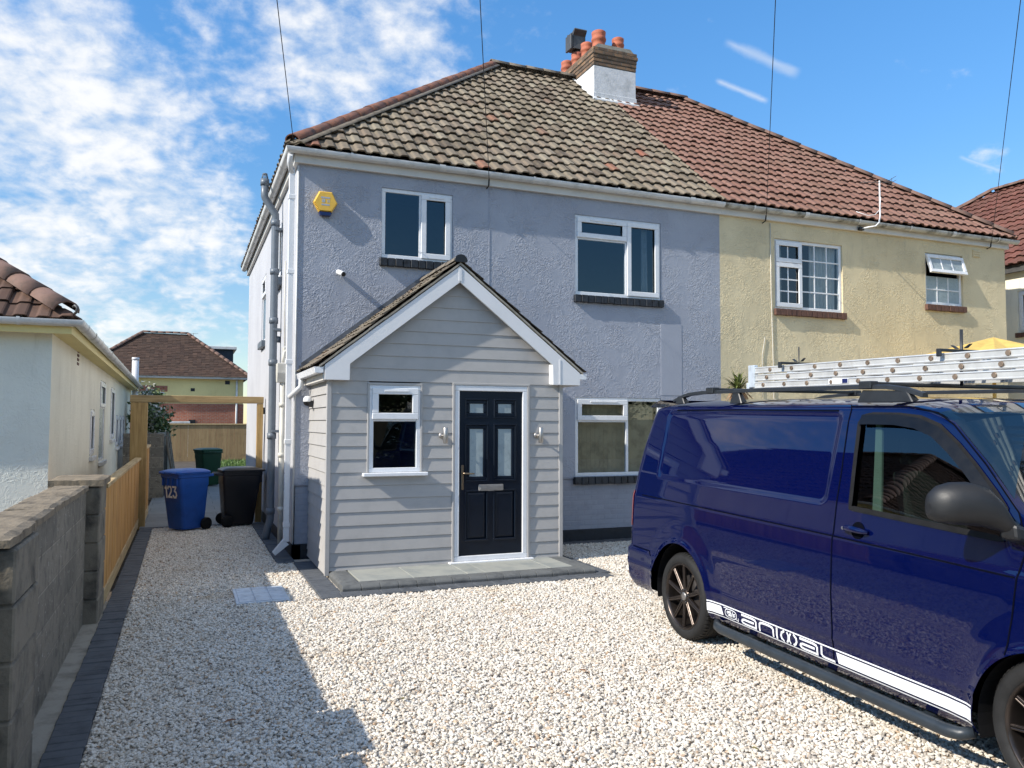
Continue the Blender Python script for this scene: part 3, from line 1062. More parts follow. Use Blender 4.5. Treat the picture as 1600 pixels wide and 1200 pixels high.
# ------------------------------------------------------------------ gravel
def gravel():
    """loose limestone chippings over the drive: real stones scattered on the bed"""
    mb = MB()
    lim = [(-0.45, 2.2), (3.2, 2.2), (6.2, 4.4), (9.6, 8.0), (9.6, 10.55), (4.72, 10.55), (4.72, 8.18), (1.28, 8.18), (1.28, 10.42), (1.09, 10.42), (1.09, 14.60), (-0.45, 14.60)]
    mb.face([(x, y, -0.008) for x, y in lim])
    g = mb.build('gravel', 'gravel_stone')
    g['kind'] = 'stuff'
    ng = bpy.data.node_groups.new('gravel_nodes', 'GeometryNodeTree')
    ng.interface.new_socket('Geometry', in_out='INPUT', socket_type='NodeSocketGeometry')
    ng.interface.new_socket('Geometry', in_out='OUTPUT', socket_type='NodeSocketGeometry')
    N, Lk = ng.nodes.new, ng.links.new
    gi, go = N('NodeGroupInput'), N('NodeGroupOutput')
    dist = N('GeometryNodeDistributePointsOnFaces')
    dist.inputs['Density'].default_value = 4300
    dist.inputs['Seed'].default_value = 3
    Lk(gi.outputs[0], dist.inputs['Mesh'])
    g2i = N('GeometryNodeGeometryToInstance')
    for k in range(5):
        ico = N('GeometryNodeMeshIcoSphere')
        ico.inputs['Radius'].default_value = 0.0102
        ico.inputs['Subdivisions'].default_value = 2
        pos = N('GeometryNodeInputPosition')
        off = N('ShaderNodeVectorMath'); off.operation = 'ADD'
        off.inputs[1].default_value = (k * 3.1, k * 1.7, k * 0.9)
        Lk(pos.outputs[0], off.inputs[0])
        nz = N('ShaderNodeTexNoise')
        nz.inputs['Scale'].default_value = 62
        nz.inputs['Detail'].default_value = 1.5
        Lk(off.outputs[0], nz.inputs['Vector'])
        mr = N('ShaderNodeMapRange')
        mr.inputs[1].default_value = 0.25; mr.inputs[2].default_value = 0.75
        mr.inputs[3].default_value = 0.45; mr.inputs[4].default_value = 1.55
        Lk(nz.outputs['Fac'], mr.inputs[0])
        sc = N('ShaderNodeVectorMath'); sc.operation = 'SCALE'
        Lk(pos.outputs[0], sc.inputs[0]); Lk(mr.outputs[0], sc.inputs['Scale'])
        sq = N('ShaderNodeVectorMath'); sq.operation = 'MULTIPLY'
        sq.inputs[1].default_value = [(1.25, 0.95, 0.62), (1.05, 0.8, 0.7), (1.35, 0.8, 0.6), (1.0, 1.0, 0.55), (1.15, 0.7, 0.75)][k]
        Lk(sc.outputs[0], sq.inputs[0])
        sp = N('GeometryNodeSetPosition')
        Lk(ico.outputs['Mesh'], sp.inputs['Geometry']); Lk(sq.outputs[0], sp.inputs['Position'])
        Lk(sp.outputs[0], g2i.inputs[0])
    inst = N('GeometryNodeInstanceOnPoints')
    Lk(dist.outputs['Points'], inst.inputs['Points'])
    Lk(g2i.outputs[0], inst.inputs['Instance'])
    inst.inputs['Pick Instance'].default_value = True
    rv = N('FunctionNodeRandomValue'); rv.data_type = 'FLOAT_VECTOR'
    rv.inputs[0].default_value = (-0.5, -0.5, 0); rv.inputs[1].default_value = (0.5, 0.5, 6.283)
    Lk(rv.outputs[0], inst.inputs['Rotation'])
    rs = N('FunctionNodeRandomValue'); rs.data_type = 'FLOAT'
    rs.inputs[2].default_value = 0.55; rs.inputs[3].default_value = 1.25
    rs.inputs['Seed'].default_value = 9
    Lk(rs.outputs[1], inst.inputs['Scale'])
    # stones lie a little higher or lower in the bed
    tr = N('GeometryNodeTranslateInstances')
    rz = N('FunctionNodeRandomValue'); rz.data_type = 'FLOAT_VECTOR'
    rz.inputs[0].default_value = (0, 0, -0.006); rz.inputs[1].default_value = (0, 0, 0.010)
    rz.inputs['Seed'].default_value = 21
    Lk(inst.outputs[0], tr.inputs[0]); Lk(rz.outputs[0], tr.inputs['Translation'])
    sm = N('GeometryNodeSetMaterial')
    sm.inputs['Material'].default_value = MATS['gravel_stone']
    Lk(tr.outputs[0], sm.inputs[0])
    Lk(sm.outputs[0], go.inputs[0])
    md = g.modifiers.new('gravel', 'NODES')
    md.node_group = ng
    return g


gravel()

# ------------------------------------------------------------------ the pair of semi-detached houses
EZ, EY = 5.375, 10.66         # eave of the tiles
SL = 0.82                     # roof slope
RY = 15.22
RZ = EZ + SL * (RY - EY)
RXL, RXR = 1.19 + (RY - EY), 14.96 - (RY - EY)
up_f = Vector((0, 1, SL)).normalized()
len_f = (RY - EY) * math.sqrt(1 + SL * SL)

grey = thing('grey_house', (HX0, FY, 0), 'grey rendered left half of the semi-detached pair, mossy brown roof and big white chimney', 'house')
cream = thing('cream_house', (PX, FY, 0), 'cream rendered right half of the semi-detached pair with a reddish tiled roof', 'house')

W1, W2, GW = (2.452, 3.478, 4.020, 5.000), (5.425, 6.940, 3.700, 4.930), (5.425, 6.930, 0.955, 2.150)
CW1, CW2 = (9.195, 10.685, 3.705, 4.905), (12.685, 13.650, 3.985, 4.955)
SW1, SW2 = (15.25, 16.05, 3.26, 4.50), (12.62, 13.15, 3.98, 4.86)
TF, TL = Tfront(FY), Tleft(HX0)

m = MB()
wall(m, TF, HX0, PX, 0.95, 5.30, [W1, W2, GW])
m.build('front_wall', 'grey_render', grey)
m = MB()
wall(m, Tfront(FY + 0.022), HX0 + 0.02, PX, 0.17, 0.96, [(5.425, 6.930, 0.94, 0.99)])
m.box(HX0, PX, FY, FY + 0.03, 0.925, 0.952, 0.006)
m.build('painted_brick_base', 'painted_brick', grey)
m = MB()
m.box(HX0 - 0.012, PX, FY - 0.012, FY + 0.1, -0.05, 0.165, 0.004)
m.box(HX0 - 0.012, HX0 + 0.1, FY - 0.012, HB, -0.05, 0.165, 0.004)
m.build('plinth', 'black_paint', grey)
m = MB()
wall(m, TL, FY, HB, 0.165, 5.30, [SW1, SW2])
m.face([(HX0, HB, 0), (PX, HB, 0), (PX, HB, 5.3), (HX0, HB, 5.3)])
m.build('side_wall', 'white_render', grey)
m = MB()        # hairline bead down the render at the old joint, and the corner bead
m.box(4.030, 4.038, FY - 0.006, FY, 2.75, 5.18)
m.build('render_bead', 'grey_render', grey)
m = MB()
m.box(6.93, 7.32, FY - 0.004, FY + .01, 2.20, 3.33, 0.001)
m.build('render_patch', 'grey_patch', grey)
m = MB()
m.tube([(HX0 - 0.004, FY - 0.002, 0.2), (HX0 - 0.004, FY - 0.002, 5.16)], 0.012, 8)
m.build('wall_conduit', 'white_gutter', grey)

SB = ('dark_sill_brick', 0.03, 0.115, 0.060)
SBR = ('brown_sill_brick', 0.035, 0.115, 0.060)
mx = 2.452 + 0.56
window(grey, TF, *W1, [(2.452, mx, 4.02, 5.0, 'fixed', 1, 1), (mx, 3.478, 4.02, 5.0, 'sash', 1, 1, True)], sill=SB)
mx = 5.425 + 0.90
tz = 3.70 + 0.88
window(grey, TF, *W2, [(5.425, mx, 3.70, tz, 'fixed', 1, 1), (5.425, mx, tz, 4.93, 'sash', 1, 1, True), (mx, 6.94, 3.70, 4.93, 'sash', 1, 1)], sill=SB,
       curtains=[(6.66, 6.78)])
tz = 0.955 + 0.84
window(grey, TF, *GW, [(5.425, mx, 0.955, tz, 'fixed', 1, 1), (5.425, mx, tz, 2.15, 'sash', 1, 1, True), (mx, 6.93, 0.955, 2.15, 'fixed', 1, 1)],
       sill=SB, glassm='clear_glass', room='room_grey', mirrored_fence=True)
tz = SW1[2] + 0.85
window(grey, TL, *SW1, [(SW1[0], SW1[1], SW1[2], tz, 'fixed', 1, 1), (SW1[0], SW1[1], tz, SW1[3], 'sash', 1, 1)], sill=('grey_plastic_pipe', 0.03, 0.12, 0.07))
window(grey, TL, *SW2, [(SW2[0], SW2[1], SW2[2], SW2[3], 'sash', 1, 1)], sill=('grey_plastic_pipe', 0.03, 0.13, 0.09))

hipn_L = Vector((-1, 1, 0))      # front slope lies where (y-EY) <= (x-1.19)
m = MB()
tile_face(m, (1.19, EY, EZ), (1, 0, 0), up_f, PX - 1.19, len_f, 0.2, 0.317, clips=[((1.19, EY, 0), hipn_L)])
tile_face(m, (1.19, 19.80, EZ), (0, -1, 0), Vector((1, 0, SL)), 9.14, len_f, 0.2, 0.317, S=4,
          clips=[((1.19, EY, 0), Vector((1, -1, 0))), ((1.19, 19.78, 0), Vector((1, 1, 0)))], uoff=60)
tile_face(m, (PX, 19.78, EZ), (-1, 0, 0), Vector((0, -1, SL)), PX - 1.19, len_f, 0.2, 0.317, S=3,
          clips=[((1.19, 19.78, 0), Vector((-1, -1, 0)))], uoff=120)
roof = m.build('roof', 'mossy_tile', grey, normals=False)
m = MB()
ridge_tiles(m, (1.235, EY + 0.045, EZ + 0.075), (RXL, RY, RZ + 0.045), 0.115, 0.40)
ridge_tiles(m, (1.235, 19.735, EZ + 0.075), (RXL, RY, RZ + 0.045), 0.115, 0.40)
m.build('hip_tiles', 'hip_tile', roof, normals=False)
m = MB()
ridge_tiles(m, (1.265, EY + 0.015, EZ + 0.022), (RXL + .01, RY - .04, RZ - 0.004), 0.138, 6.6, flat=.36)
m.build('hip_mortar', 'ridge_tile_grey', roof, normals=False)
m = MB()
ridge_tiles(m, (RXL - 0.06, RY, RZ + 0.06), (7.64, RY, RZ + 0.06), 0.12, 0.42)
m.build('ridge_tiles', 'ridge_tile_grey', roof, normals=False)
m = MB()      # felt and boarding under the tiles
m.face([(1.22, EY + .03, EZ - .01), (PX, EY + .03, EZ - .01), (PX, RY, RZ - .05), (RXL, RY, RZ - .05)])
m.face([(1.22, EY + .03, EZ - .01), (RXL, RY, RZ - .05), (1.22, 19.75, EZ - .01)])
m.face([(1.22, 19.75, EZ - .01), (RXL, RY, RZ - .05), (PX, RY, RZ - .05), (PX, 19.75, EZ - .01)])
m.build('roof_underlay', 'black_plastic', grey)
m = MB()
m.box(HX0 - 0.055, PX, FY - 0.055, FY + 0.0, 5.185, 5.335, 0.004)
m.box(HX0 - 0.055, HX0, FY, HB + 0.05, 5.185, 5.335, 0.004)
m.build('fascia', 'fascia_white', grey)
gutter(grey, [(HX0 - 0.056, 19.62, 5.335), (HX0 - 0.056, FY - 0.056, 5.350), (PX, FY - 0.056, 5.345)], bracket_gap=1.35)

# rain pipe at the front corner, waste pipe behind it, hopper
m = MB()
px_, py_ = HX0 - 0.075, 10.66
T_ = lambda x, y, z: (x, y, z)
m.box(px_ - .036, px_ + .036, py_ + .19, py_ + .262, 0.20, 5.14, 0.006)
m.tube([(HX0 - .118, FY - .10, 5.27), (HX0 - .118, FY + .0, 5.19), (px_, py_ + .226, 5.06)], 0.035, 10)
for z in (0.42, 1.5, 2.55, 3.75, 4.75):
    m.box(px_ - .044, px_ + .044, py_ + .182, py_ + .27, z - .03, z + .03, 0.005)
m.hexa([(px_ - .036, py_ + .19, .21), (px_ + .036, py_ + .19, .21), (px_ + .036, py_ + .262, .21), (px_ - .036, py_ + .262, .21),
        (px_ - .17, py_ + .19, .075), (px_ - .135, py_ + .19, .03), (px_ - .135, py_ + .262, .03), (px_ - .17, py_ + .262, .075)][4:] +
       [(px_ - .036, py_ + .19, .235), (px_ + .036, py_ + .19, .165), (px_ + .036, py_ + .262, .165), (px_ - .036, py_ + .262, .235)], 0.004)
m.build('rain_pipe', 'white_upvc', grey)
m = MB()
wx, wy = HX0 - 0.07, 11.62
m.tube([(wx, wy, 0.02), (wx, wy, 2.32)], 0.036, 12)
for z in (0.55, 1.3, 2.0):
    m.tube([(wx, wy, z - .03), (wx, wy, z + .03)], 0.046, 12)
m.prism([(-.10, 2.58), (.10, 2.58), (.10, 2.44), (.045, 2.31), (-.045, 2.31), (-.10, 2.44)], -.085, .06, lambda p, q, a: (wx + a, wy + p, q), 0.006)
m.tube([(HX0, wy + .05, 2.78), (wx + .02, wy + .05, 2.74), (wx, wy + .01, 2.60)], 0.022, 8)
m.build('waste_pipe', 'cream_pipe', grey)
m = MB()
m.tube([(HX0 - .03, 11.25, 5.15), (HX0 - .03, 11.25, 2.9), (HX0 - .03, 11.18, 2.0), (HX0 - .03, 11.2, 0.3)], 0.014, 6)
m.tube([(HX0 - .02, 11.98, 4.1), (HX0 - .02, 12.02, 3.4), (HX0 - .02, 11.88, 2.85)], 0.010, 6)
m.box(HX0 - .05, HX0 - .002, 11.78, 11.92, 2.68, 2.83, .006)
m.build('wall_cable', 'cream_pipe', grey)

# grey soil pipe with its vent cap, kicked out round the gutter
m = MB()
sx, sy = HX0 - 0.11, 12.62
m.tube([(sx - .06, sy - .0, 0.0), (sx - .055, sy, 0.07), (sx - .045, sy, .12), (sx, sy, 0.30), (sx, sy, 4.82), (sx, sy, 4.93), (sx - .155, sy, 5.17), (sx - .165, sy, 5.20), (sx - .165, sy, 5.42)], 0.056, 16)
for z in (0.42, 1.55, 2.66, 3.30, 4.05, 4.80):
    m.tube([(sx, sy, z - .045), (sx, sy, z + .045)], 0.067, 16)
for z in (1.62, 3.16, 4.70):
    m.box(sx - .01, HX0, sy - .075, sy + .075, z - .02, z + .02, .004)
m.tube([(sx, sy, 3.02), (HX0, sy + .06, 3.02)], 0.05, 12)
m.tube([(sx - .165, sy, 5.36), (sx - .165, sy, 5.46)], 0.066, 16)
for k in range(8):
    a = k * math.pi / 4
    m.tube([(sx - .165 + .05 * math.cos(a), sy + .05 * math.sin(a), 5.45), (sx - .165 + .03 * math.cos(a), sy + .03 * math.sin(a), 5.55)], .006, 5)
m.tube([(sx - .165, sy, 5.53), (sx - .165, sy, 5.55)], 0.034, 12)
m.build('soil_pipe', 'grey_plastic_pipe', grey)

# chimney on the party wall
CX0, CX1, CY0, CY1 = 7.625, 8.625, 14.33, 16.35
m = MB()
m.box(CX0, CX1, CY0, CY1, 7.9, 9.12, 0.012)
m.box(CX0 - .012, CX1 + .012, CY0 - .012, CY1 + .012, 8.25, 8.55, 0.006)
ch = m.build('chimney', 'white_chimney_paint', grey)
m = MB()
z = 9.121
for k, pr in enumerate((0.004, 0.010, 0.016, 0.034, 0.020)):
    m.box(CX0 - pr, CX1 + pr, CY0 - pr, CY1 + pr, z + 0.004, z + 0.076, 0.006)
    m.box(CX0 - pr + .014, CX1 + pr - .014, CY0 - pr + .014, CY1 + pr - .014, z - .003, z + .006)
    z += 0.078
m.build('chimney_brickwork', 'chimney_brick', ch)
m = MB()
m.prism([(CX0 + .02, z), (CX1 - .02, z), (CX1 - .12, z + .09), (CX0 + .12, z + .09)], CY0 + .02, CY1 - .02, lambda p, q, a: (p, a, q))
m.build('chimney_flaunching', 'concrete', ch)
ps = []
for (qx, qy, s, cap) in ((7.90, 14.62, 1.0, 0), (8.36, 14.62, 0.86, 0), (7.86, 15.08, 0.88, 0), (8.32, 15.35, .8, 0), (7.86, 15.55, 0.85, 1), (7.86, 16.05, 0.9, 0)):
    m = MB()
    zb = z + 0.02
    m.lathe([(0.150 * s, 0), (0.135 * s, .16 * s), (0.130 * s, .22 * s), (.150 * s, .235 * s), (.158 * s, .27 * s), (.150 * s, .30 * s), (.138 * s, .33 * s), (.146 * s, .36 * s), (.150 * s, .42 * s), (.120 * s, .44 * s), (.10 * s, .43 * s), (.09 * s, .1 * s)], 24,
            lambda a, b, c: (qx + a, qy + b, zb + c * 1.05))
    m.build('chimney_pot', 'terracotta', ch)
    if cap:
        m = MB()
        zc = zb + .40 * s
        m.tube([(qx, qy, zc), (qx, qy, zc + .14)], .075, 12)
        m.prism([(-.13, 0), (.13, 0), (.105, .12), (.11, .30), (.20, .40), (.18, .43), (.08, .38), (-.08, .38), (-.18, .43), (-.20, .40), (-.11, .30), (-.105, .12)], -.15, .15,
                lambda p, q, a: (qx + a, qy + p, zc + .10 + q), 0.004)
        m.box(qx - .22, qx - .172, qy - .13, qy + .13, zc + .08, zc + .42, .004)
        m.build('chimney_cowl', 'cowl_metal', ch)
m = MB()
zf = lambda y: EZ + SL * (y - EY)
m.hexa([(CX0 - .03, CY0 - .07, zf(CY0 - .07) + .03), (CX1 + .03, CY0 - .07, zf(CY0 - .07) + .03), (CX1 + .03, CY0 - .001, zf(CY0) + .03), (CX0 - .03, CY0 - .001, zf(CY0) + .03),
        (CX0 - .03, CY0 - .07, zf(CY0 - .07) + .068), (CX1 + .03, CY0 - .07, zf(CY0 - .07) + .068), (CX1 + .03, CY0 - .001, zf(CY0) + .085), (CX0 - .03, CY0 - .001, zf(CY0) + .085)], .006)
m.build('chimney_flashing', 'white_chimney_paint', ch)
for x0, x1 in ((CX0 - .045, CX0 - .001), (CX1 + .001, CX1 + .045)):
    m = MB()
    m.hexa([(x0, CY0 - .07, zf(CY0 - .07) + .03), (x1, CY0 - .07, zf(CY0 - .07) + .03), (x1, RY, RZ + .03), (x0, RY, RZ + .03),
            (x0, CY0 - .07, zf(CY0 - .07) + .066), (x1, CY0 - .07, zf(CY0 - .07) + .066), (x1, RY, RZ + .09), (x0, RY, RZ + .09)], .005)
    m.build('chimney_flashing', 'white_chimney_paint', ch)

# ---- the cream half
m = MB()
wall(m, TF, PX, HX1, 0.0, 5.30, [CW1, CW2])
m.build('front_wall', 'cream_render', cream)
m = MB()
m.face([(HX1, FY, 0), (HX1, HB, 0), (HX1, HB, 5.3), (HX1, FY, 5.3)])
m.face([(PX, HB, 0), (HX1, HB, 0), (HX1, HB, 5.3), (PX, HB, 5.3)])
m.build('side_wall', 'cream_render', cream)
mx = CW1[0] + 0.60
tz = 3.705 + 0.80
window(cream, TF, *CW1, [(CW1[0], mx, CW1[2], tz, 'sash', 2, 3), (CW1[0], mx, tz, CW1[3], 'sash', 2, 1), (mx, CW1[1], CW1[2], CW1[3], 'fixed', 3, 4)],
       sill=SBR, glassm='clear_glass', setback=0.05, room='room_dark',
       curtains=[(9.25, 9.45), (10.05, 10.62)])
tz = CW2[2] + 0.56
w = window(cream, TF, *CW2, [(CW2[0], CW2[1], CW2[2], tz, 'fixed', 3, 2)], sill=SBR, glassm='frosted_or_pale_pane', setback=0.05)
# its top light stands open, hinged at the head
hx, hz, ang = FY - 0.0, CW2[3] - 0.045, R(17)


def Topen(a, b, c):
    d = hz - b
    return (a, FY + 0.02 - d * math.sin(ang) - c * math.cos(ang), hz - d * math.cos(ang) + c * math.sin(ang))


s = MB()
A0, A1, B0, B1, sw = CW2[0] + .01, CW2[1] - .01, tz - .0, CW2[3] - .05, .065
s.box(A0, A1, B1 - sw, B1, 0, .05, .006, Topen)
s.box(A0, A1, B0, B0 + sw, 0, .05, .006, Topen)
s.box(A0, A0 + sw, B0 + sw, B1 - sw, 0, .049, .006, Topen)
s.box(A1 - sw, A1, B0 + sw, B1 - sw, 0, .049, .006, Topen)
s.box(A0 + .3, A1 - .3, B1 - .045, B1 - .025, .048, .058, .003, Topen)
for k in (1, 2):
    x = A0 + sw + (A1 - A0 - 2 * sw) * k / 3
    s.box(x - .011, x + .011, B0 + sw, B1 - sw, .02, .035, .002, Topen)
so = s.build('open_sash', 'white_upvc', w)
s = MB()
s.face([Topen(A0 + sw, B0 + sw, .026), Topen(A1 - sw, B0 + sw, .026), Topen(A1 - sw, B1 - sw, .026), Topen(A0 + sw, B1 - sw, .026)])
s.build('pane', 'frosted_or_pale_pane', w)

m = MB()
tile_face(m, (PX, EY, EZ), (1, 0, 0), up_f, 14.96 - PX, len_f, 0.2, 0.317, clips=[((14.96, EY, 0), Vector((1, 1, 0)))], uoff=300)
tile_face(m, (14.96, EY, EZ), (0, 1, 0), Vector((-1, 0, SL)), 9.12, len_f, 0.2, 0.317, S=4,
          clips=[((14.96, EY, 0), Vector((-1, -1, 0))), ((14.96, 19.78, 0), Vector((-1, 1, 0)))], uoff=360)
tile_face(m, (14.96, 19.78, EZ), (-1, 0, 0), Vector((0, -1, SL)), 14.96 - PX, len_f, 0.2, 0.317, S=3,
          clips=[((14.96, 19.78, 0), Vector((1, -1, 0)))], uoff=420)
roof = m.build('roof', 'red_tile', cream, normals=False)
m = MB()
ridge_tiles(m, (14.915, EY + 0.045, EZ + 0.075), (RXR, RY, RZ + 0.045), 0.115, 0.40)
ridge_tiles(m, (14.915, 19.735, EZ + 0.075), (RXR, RY, RZ + 0.045), 0.115, 0.40)
ridge_tiles(m, (8.61, RY, RZ + 0.06), (RXR + .05, RY, RZ + 0.06), 0.12, 0.42)
m.build('ridge_tiles', 'hip_tile_brown', roof, normals=False)
m = MB()
m.face([(PX, EY + .03, EZ - .01), (14.93, EY + .03, EZ - .01), (RXR, RY, RZ - .05), (PX, RY, RZ - .05)])
m.face([(14.93, EY + .03, EZ - .01), (14.93, 19.75, EZ - .01), (RXR, RY, RZ - .05)])
m.face([(PX, 19.75, EZ - .01), (PX, RY, RZ - .05), (RXR, RY, RZ - .05), (14.93, 19.75, EZ - .01)])
m.build('roof_underlay', 'black_plastic', cream)
m = MB()
m.box(PX, HX1 + 0.055, FY - 0.055, FY, 5.185, 5.335, 0.004)
m.box(HX1, HX1 + .055, FY, HB, 5.185, 5.335, 0.004)
m.build('fascia', 'fascia_white', cream)
gutter(cream, [(PX + .002, FY - 0.056, 5.345), (HX1 + 0.20, FY - 0.056, 5.335)], mat='stained_gutter', bracket_gap=1.0, bracket_mat='white_gutter')
m = MB()
m.box(13.93, 14.12, FY - .02, FY, 4.965, 5.105, .004)
for k in range(3):
    m.box(13.94, 14.11, FY - .032, FY - .018, 4.978 + k * .044, 5.004 + k * .044, .002)
m.build('wall_vent', 'cream_render', cream)
m = MB()
m.tube([(9.10, FY - .012, 5.15), (9.10, FY - .012, 4.0), (9.13, FY - .012, 2.6), (9.12, FY - .012, 0.5)], 0.007, 6)
m.tube([(8.96, FY - .012, 3.2), (8.90, FY - .012, 2.9), (8.89, FY - .012, 2.2)], 0.006, 6)
m.build('wall_cable', 'cream_pipe', cream)

# ------------------------------------------------------------------ the porch
QX0, QX1, QY = 1.53, 4.475, 9.34
AX, AZ = 3.07, 3.70              # roof apex (top of the boarding)
RE0, RE1, REZ = 1.40, 4.74, 2.40  # roof eaves
porch = thing('porch', (QX0, QY, 0), 'small gabled front porch in pale grey lapped boards with white bargeboards and a navy door', 'porch')
PWIN = (1.995, 2.615, 1.172, 2.195)
PDR = (3.045, 4.005, 0.078, 2.215)
BH = 0.1523
rs = (AZ - REZ) / (AX - RE0)


def gable_lim(z):
    """how far the boarded gable reaches at height z"""
    if z <= 2.40:
        return QX0, QX1
    t = (z - REZ) / (AZ - REZ)
    return max(QX0, RE0 + (AX - RE0) * t + .02), min(QX1, RE1 + (AX - RE1) * t - .02)


m = MB()
z = 1.1735 - 8 * BH
k = 0
while z < AZ - .06:
    z0, z1 = max(z, 0.06), z + BH
    lo0, hi0 = gable_lim(z0)
    lo1, hi1 = gable_lim(min(z1 + .01, AZ - 0.03))
    segs = [(lo0, hi0, lo1, hi1)]
    for h in (PWIN, PDR):
        if z0 < h[3] - 0.02 and z1 > h[2] + 0.02:
            ns = []
            for s in segs:
                if s[0] < h[0] and s[1] > h[1]:
                    ns += [(s[0], h[0], s[2], h[0]), (h[1], s[1], h[1], s[3])]
                else:
                    ns.append(s)
            segs = ns
    for (a0, a1, b0, b1) in segs:
        a0 += .024 if a0 == QX0 else 0
        b0 += .024 if b0 == QX0 else 0
        a1 -= .024 if a1 == QX1 else 0
        b1 -= .024 if b1 == QX1 else 0
        zt = min(z1 + 0.012, AZ - .02)
        # each board leans: thick at the bottom, tucked behind the one above
        m.hexa([(a0, QY - .016, z0), (a1, QY - .016, z0), (a1, QY + .03, z0), (a0, QY + .03, z0),
                (b0, QY - .004, zt), (b1, QY - .004, zt), (b1, QY + .03, zt), (b0, QY + .03, zt)], 0.0018)
    z += BH
    k += 1
m.build('front_boarding', 'cladding', porch)
for name, X, sgn in (('side_boarding', QX0, -1), ('side_boarding', QX1, 1)):
    m = MB()
    z = 1.1735 - 8 * BH
    while z < 2.36:
        z0, zt = max(z, 0.02), min(z + BH + .012, 2.40)
        m.hexa([(X + sgn * .021, QY + .024, z0), (X + sgn * .021, FY, z0), (X - sgn * .03, FY, z0), (X - sgn * .03, QY + .024, z0),
                (X + sgn * .004, QY + .024, zt), (X + sgn * .004, FY, zt), (X - sgn * .03, FY, zt), (X - sgn * .03, QY + .024, zt)], 0.0018)
        z += BH
    m.build(name, 'cladding', porch)
for X, sgn in ((QX0, -1), (QX1, 1)):
    m = MB()
    m.box(X - .026, X + .026, QY - .026, QY + .026, 0.01, 2.40, 0.004)
    m.build('corner_trim', 'cladding', porch)
m = MB()      # inner core keeps the daylight out
m.box(QX0 + .03, QX1 - .03, QY + .13, FY - .01, 0.0, 0.05)
m.face([(QX0 + .03, FY - .012, 0), (QX1 - .03, FY - .012, 0), (QX1 - .03, FY - .012, 2.5), (QX0 + .03, FY - .012, 2.5)])
m.face([(QX0 + .03, QY + .05, 2.42), (QX1 - .03, QY + .05, 2.42), (QX1 - .03, FY - .012, 2.42), (QX0 + .03, FY - .012, 2.42)])
m.build('porch_lining', 'room_grey', porch)

TP = Tfront(QY)
tz = 1.172 + .62
pw = window(porch, TP, *PWIN, [(PWIN[0], PWIN[1], PWIN[2], tz, 'fixed', 1, 1), (PWIN[0], PWIN[1], tz, PWIN[3], 'sash', 1, 1, True)], setback=0.0, roomdepth=.9,
            fw=0.052, glassm='clear_glass')
m = MB()
m.box(PWIN[0] - .075, PWIN[1] + .075, QY - .105, QY + .02, 1.128, 1.170, 0.006)
m.build('sill', 'white_upvc', pw)
m = MB()
for (a, b, c, d) in ((PWIN[0] - .02, PWIN[1] + .02, PWIN[3], PWIN[3] + .03), (PWIN[0] - .022, PWIN[0] - .001, 1.172, PWIN[3]), (PWIN[1] + .001, PWIN[1] + .022, 1.172, PWIN[3])):
    m.box(a, b, QY - .028, QY - .001, c, d, 0.003)
m.build('window_trim', 'cladding', porch)

# the door
m = MB()
a0, a1, b0, b1 = PDR
for q in ((a0, a1, b1 - .068, b1), (a0, a0 + .062, b0 + .06, b1 - .068), (a1 - .062, a1, b0 + .06, b1 - .068), (a0, a1, b0, b0 + .06)):
    m.box(q[0], q[1], QY - .022, QY + .05, q[2], q[3], 0.006)
m.box(a0 - .07, a1 + .07, QY - .085, QY + .03, b0 - .036, b0 - .001, 0.006)
m.build('door_frame', 'white_upvc', porch)
m = MB()
for (a, b, c, d) in ((a0 - .03, a1 + .03, b1 + .001, b1 + .028), (a0 - .028, a0 - .001, b0, b1), (a1 + .001, a1 + .028, b0, b1)):
    m.box(a, b, QY - .030, QY - .001, c, d, 0.003)
m.build('door_trim', 'cladding', porch)
d0, d1, e0, e1 = a0 + .064, a1 - .064, b0 + .062, b1 - .070
DW, DH = d1 - d0, e1 - e0
GL = []      # glazed and blank panels: (x0,x1,z0,z1)
xl, xr = d0 + DW * .115, d0 + DW * .43
yl, yr = d0 + DW * .565, d0 + DW * .88
rows = [(e0 + DH * .845, e0 + DH * .945, True), (e0 + DH * .455, e0 + DH * .79, True), (e0 + DH * .095, e0 + DH * .385, False)]
holes = []
for (z0, z1, gl) in rows:
    for (x0, x1) in ((xl, xr), (yl, yr)):
        GL.append((x0, x1, z0, z1, gl))
        holes.append((x0, x1, z0, z1))
m = MB()
DY = QY + .002
wall(m, Tfront(DY), d0, d1, e0, e1, holes, depth=0.018)
for (x0, x1, z0, z1, gl) in GL:
    # raised moulding round each panel
    w_ = 0.020
    for q in ((x0 - w_, x1 + w_, z1, z1 + w_), (x0 - w_, x1 + w_, z0 - w_, z0), (x0 - w_, x0, z0, z1), (x1, x1 + w_, z0, z1)):
        m.box(q[0], q[1], DY - .011, DY + .004, q[2], q[3], 0.005)
    if not gl:
        m.hexa([(x0, DY + .016, z0), (x1, DY + .016, z0), (x1, DY + .016, z1), (x0, DY + .016, z1),
                (x0 + .035, DY - .001, z0 + .035), (x1 - .035, DY - .001, z0 + .035), (x1 - .035, DY - .001, z1 - .035), (x0 + .035, DY - .001, z1 - .035)])
    else:
        i_ = 0.045
        for q in ((x0, x1, z1 - i_, z1), (x0, x1, z0, z0 + i_), (x0, x0 + i_, z0 + i_, z1 - i_), (x1 - i_, x1, z0 + i_, z1 - i_)):
            m.box(q[0] + .001, q[1] - .001, DY + .002, DY + .017, q[2] + .001, q[3] - .001, 0.006)
door = m.build('door', 'navy_door', porch)
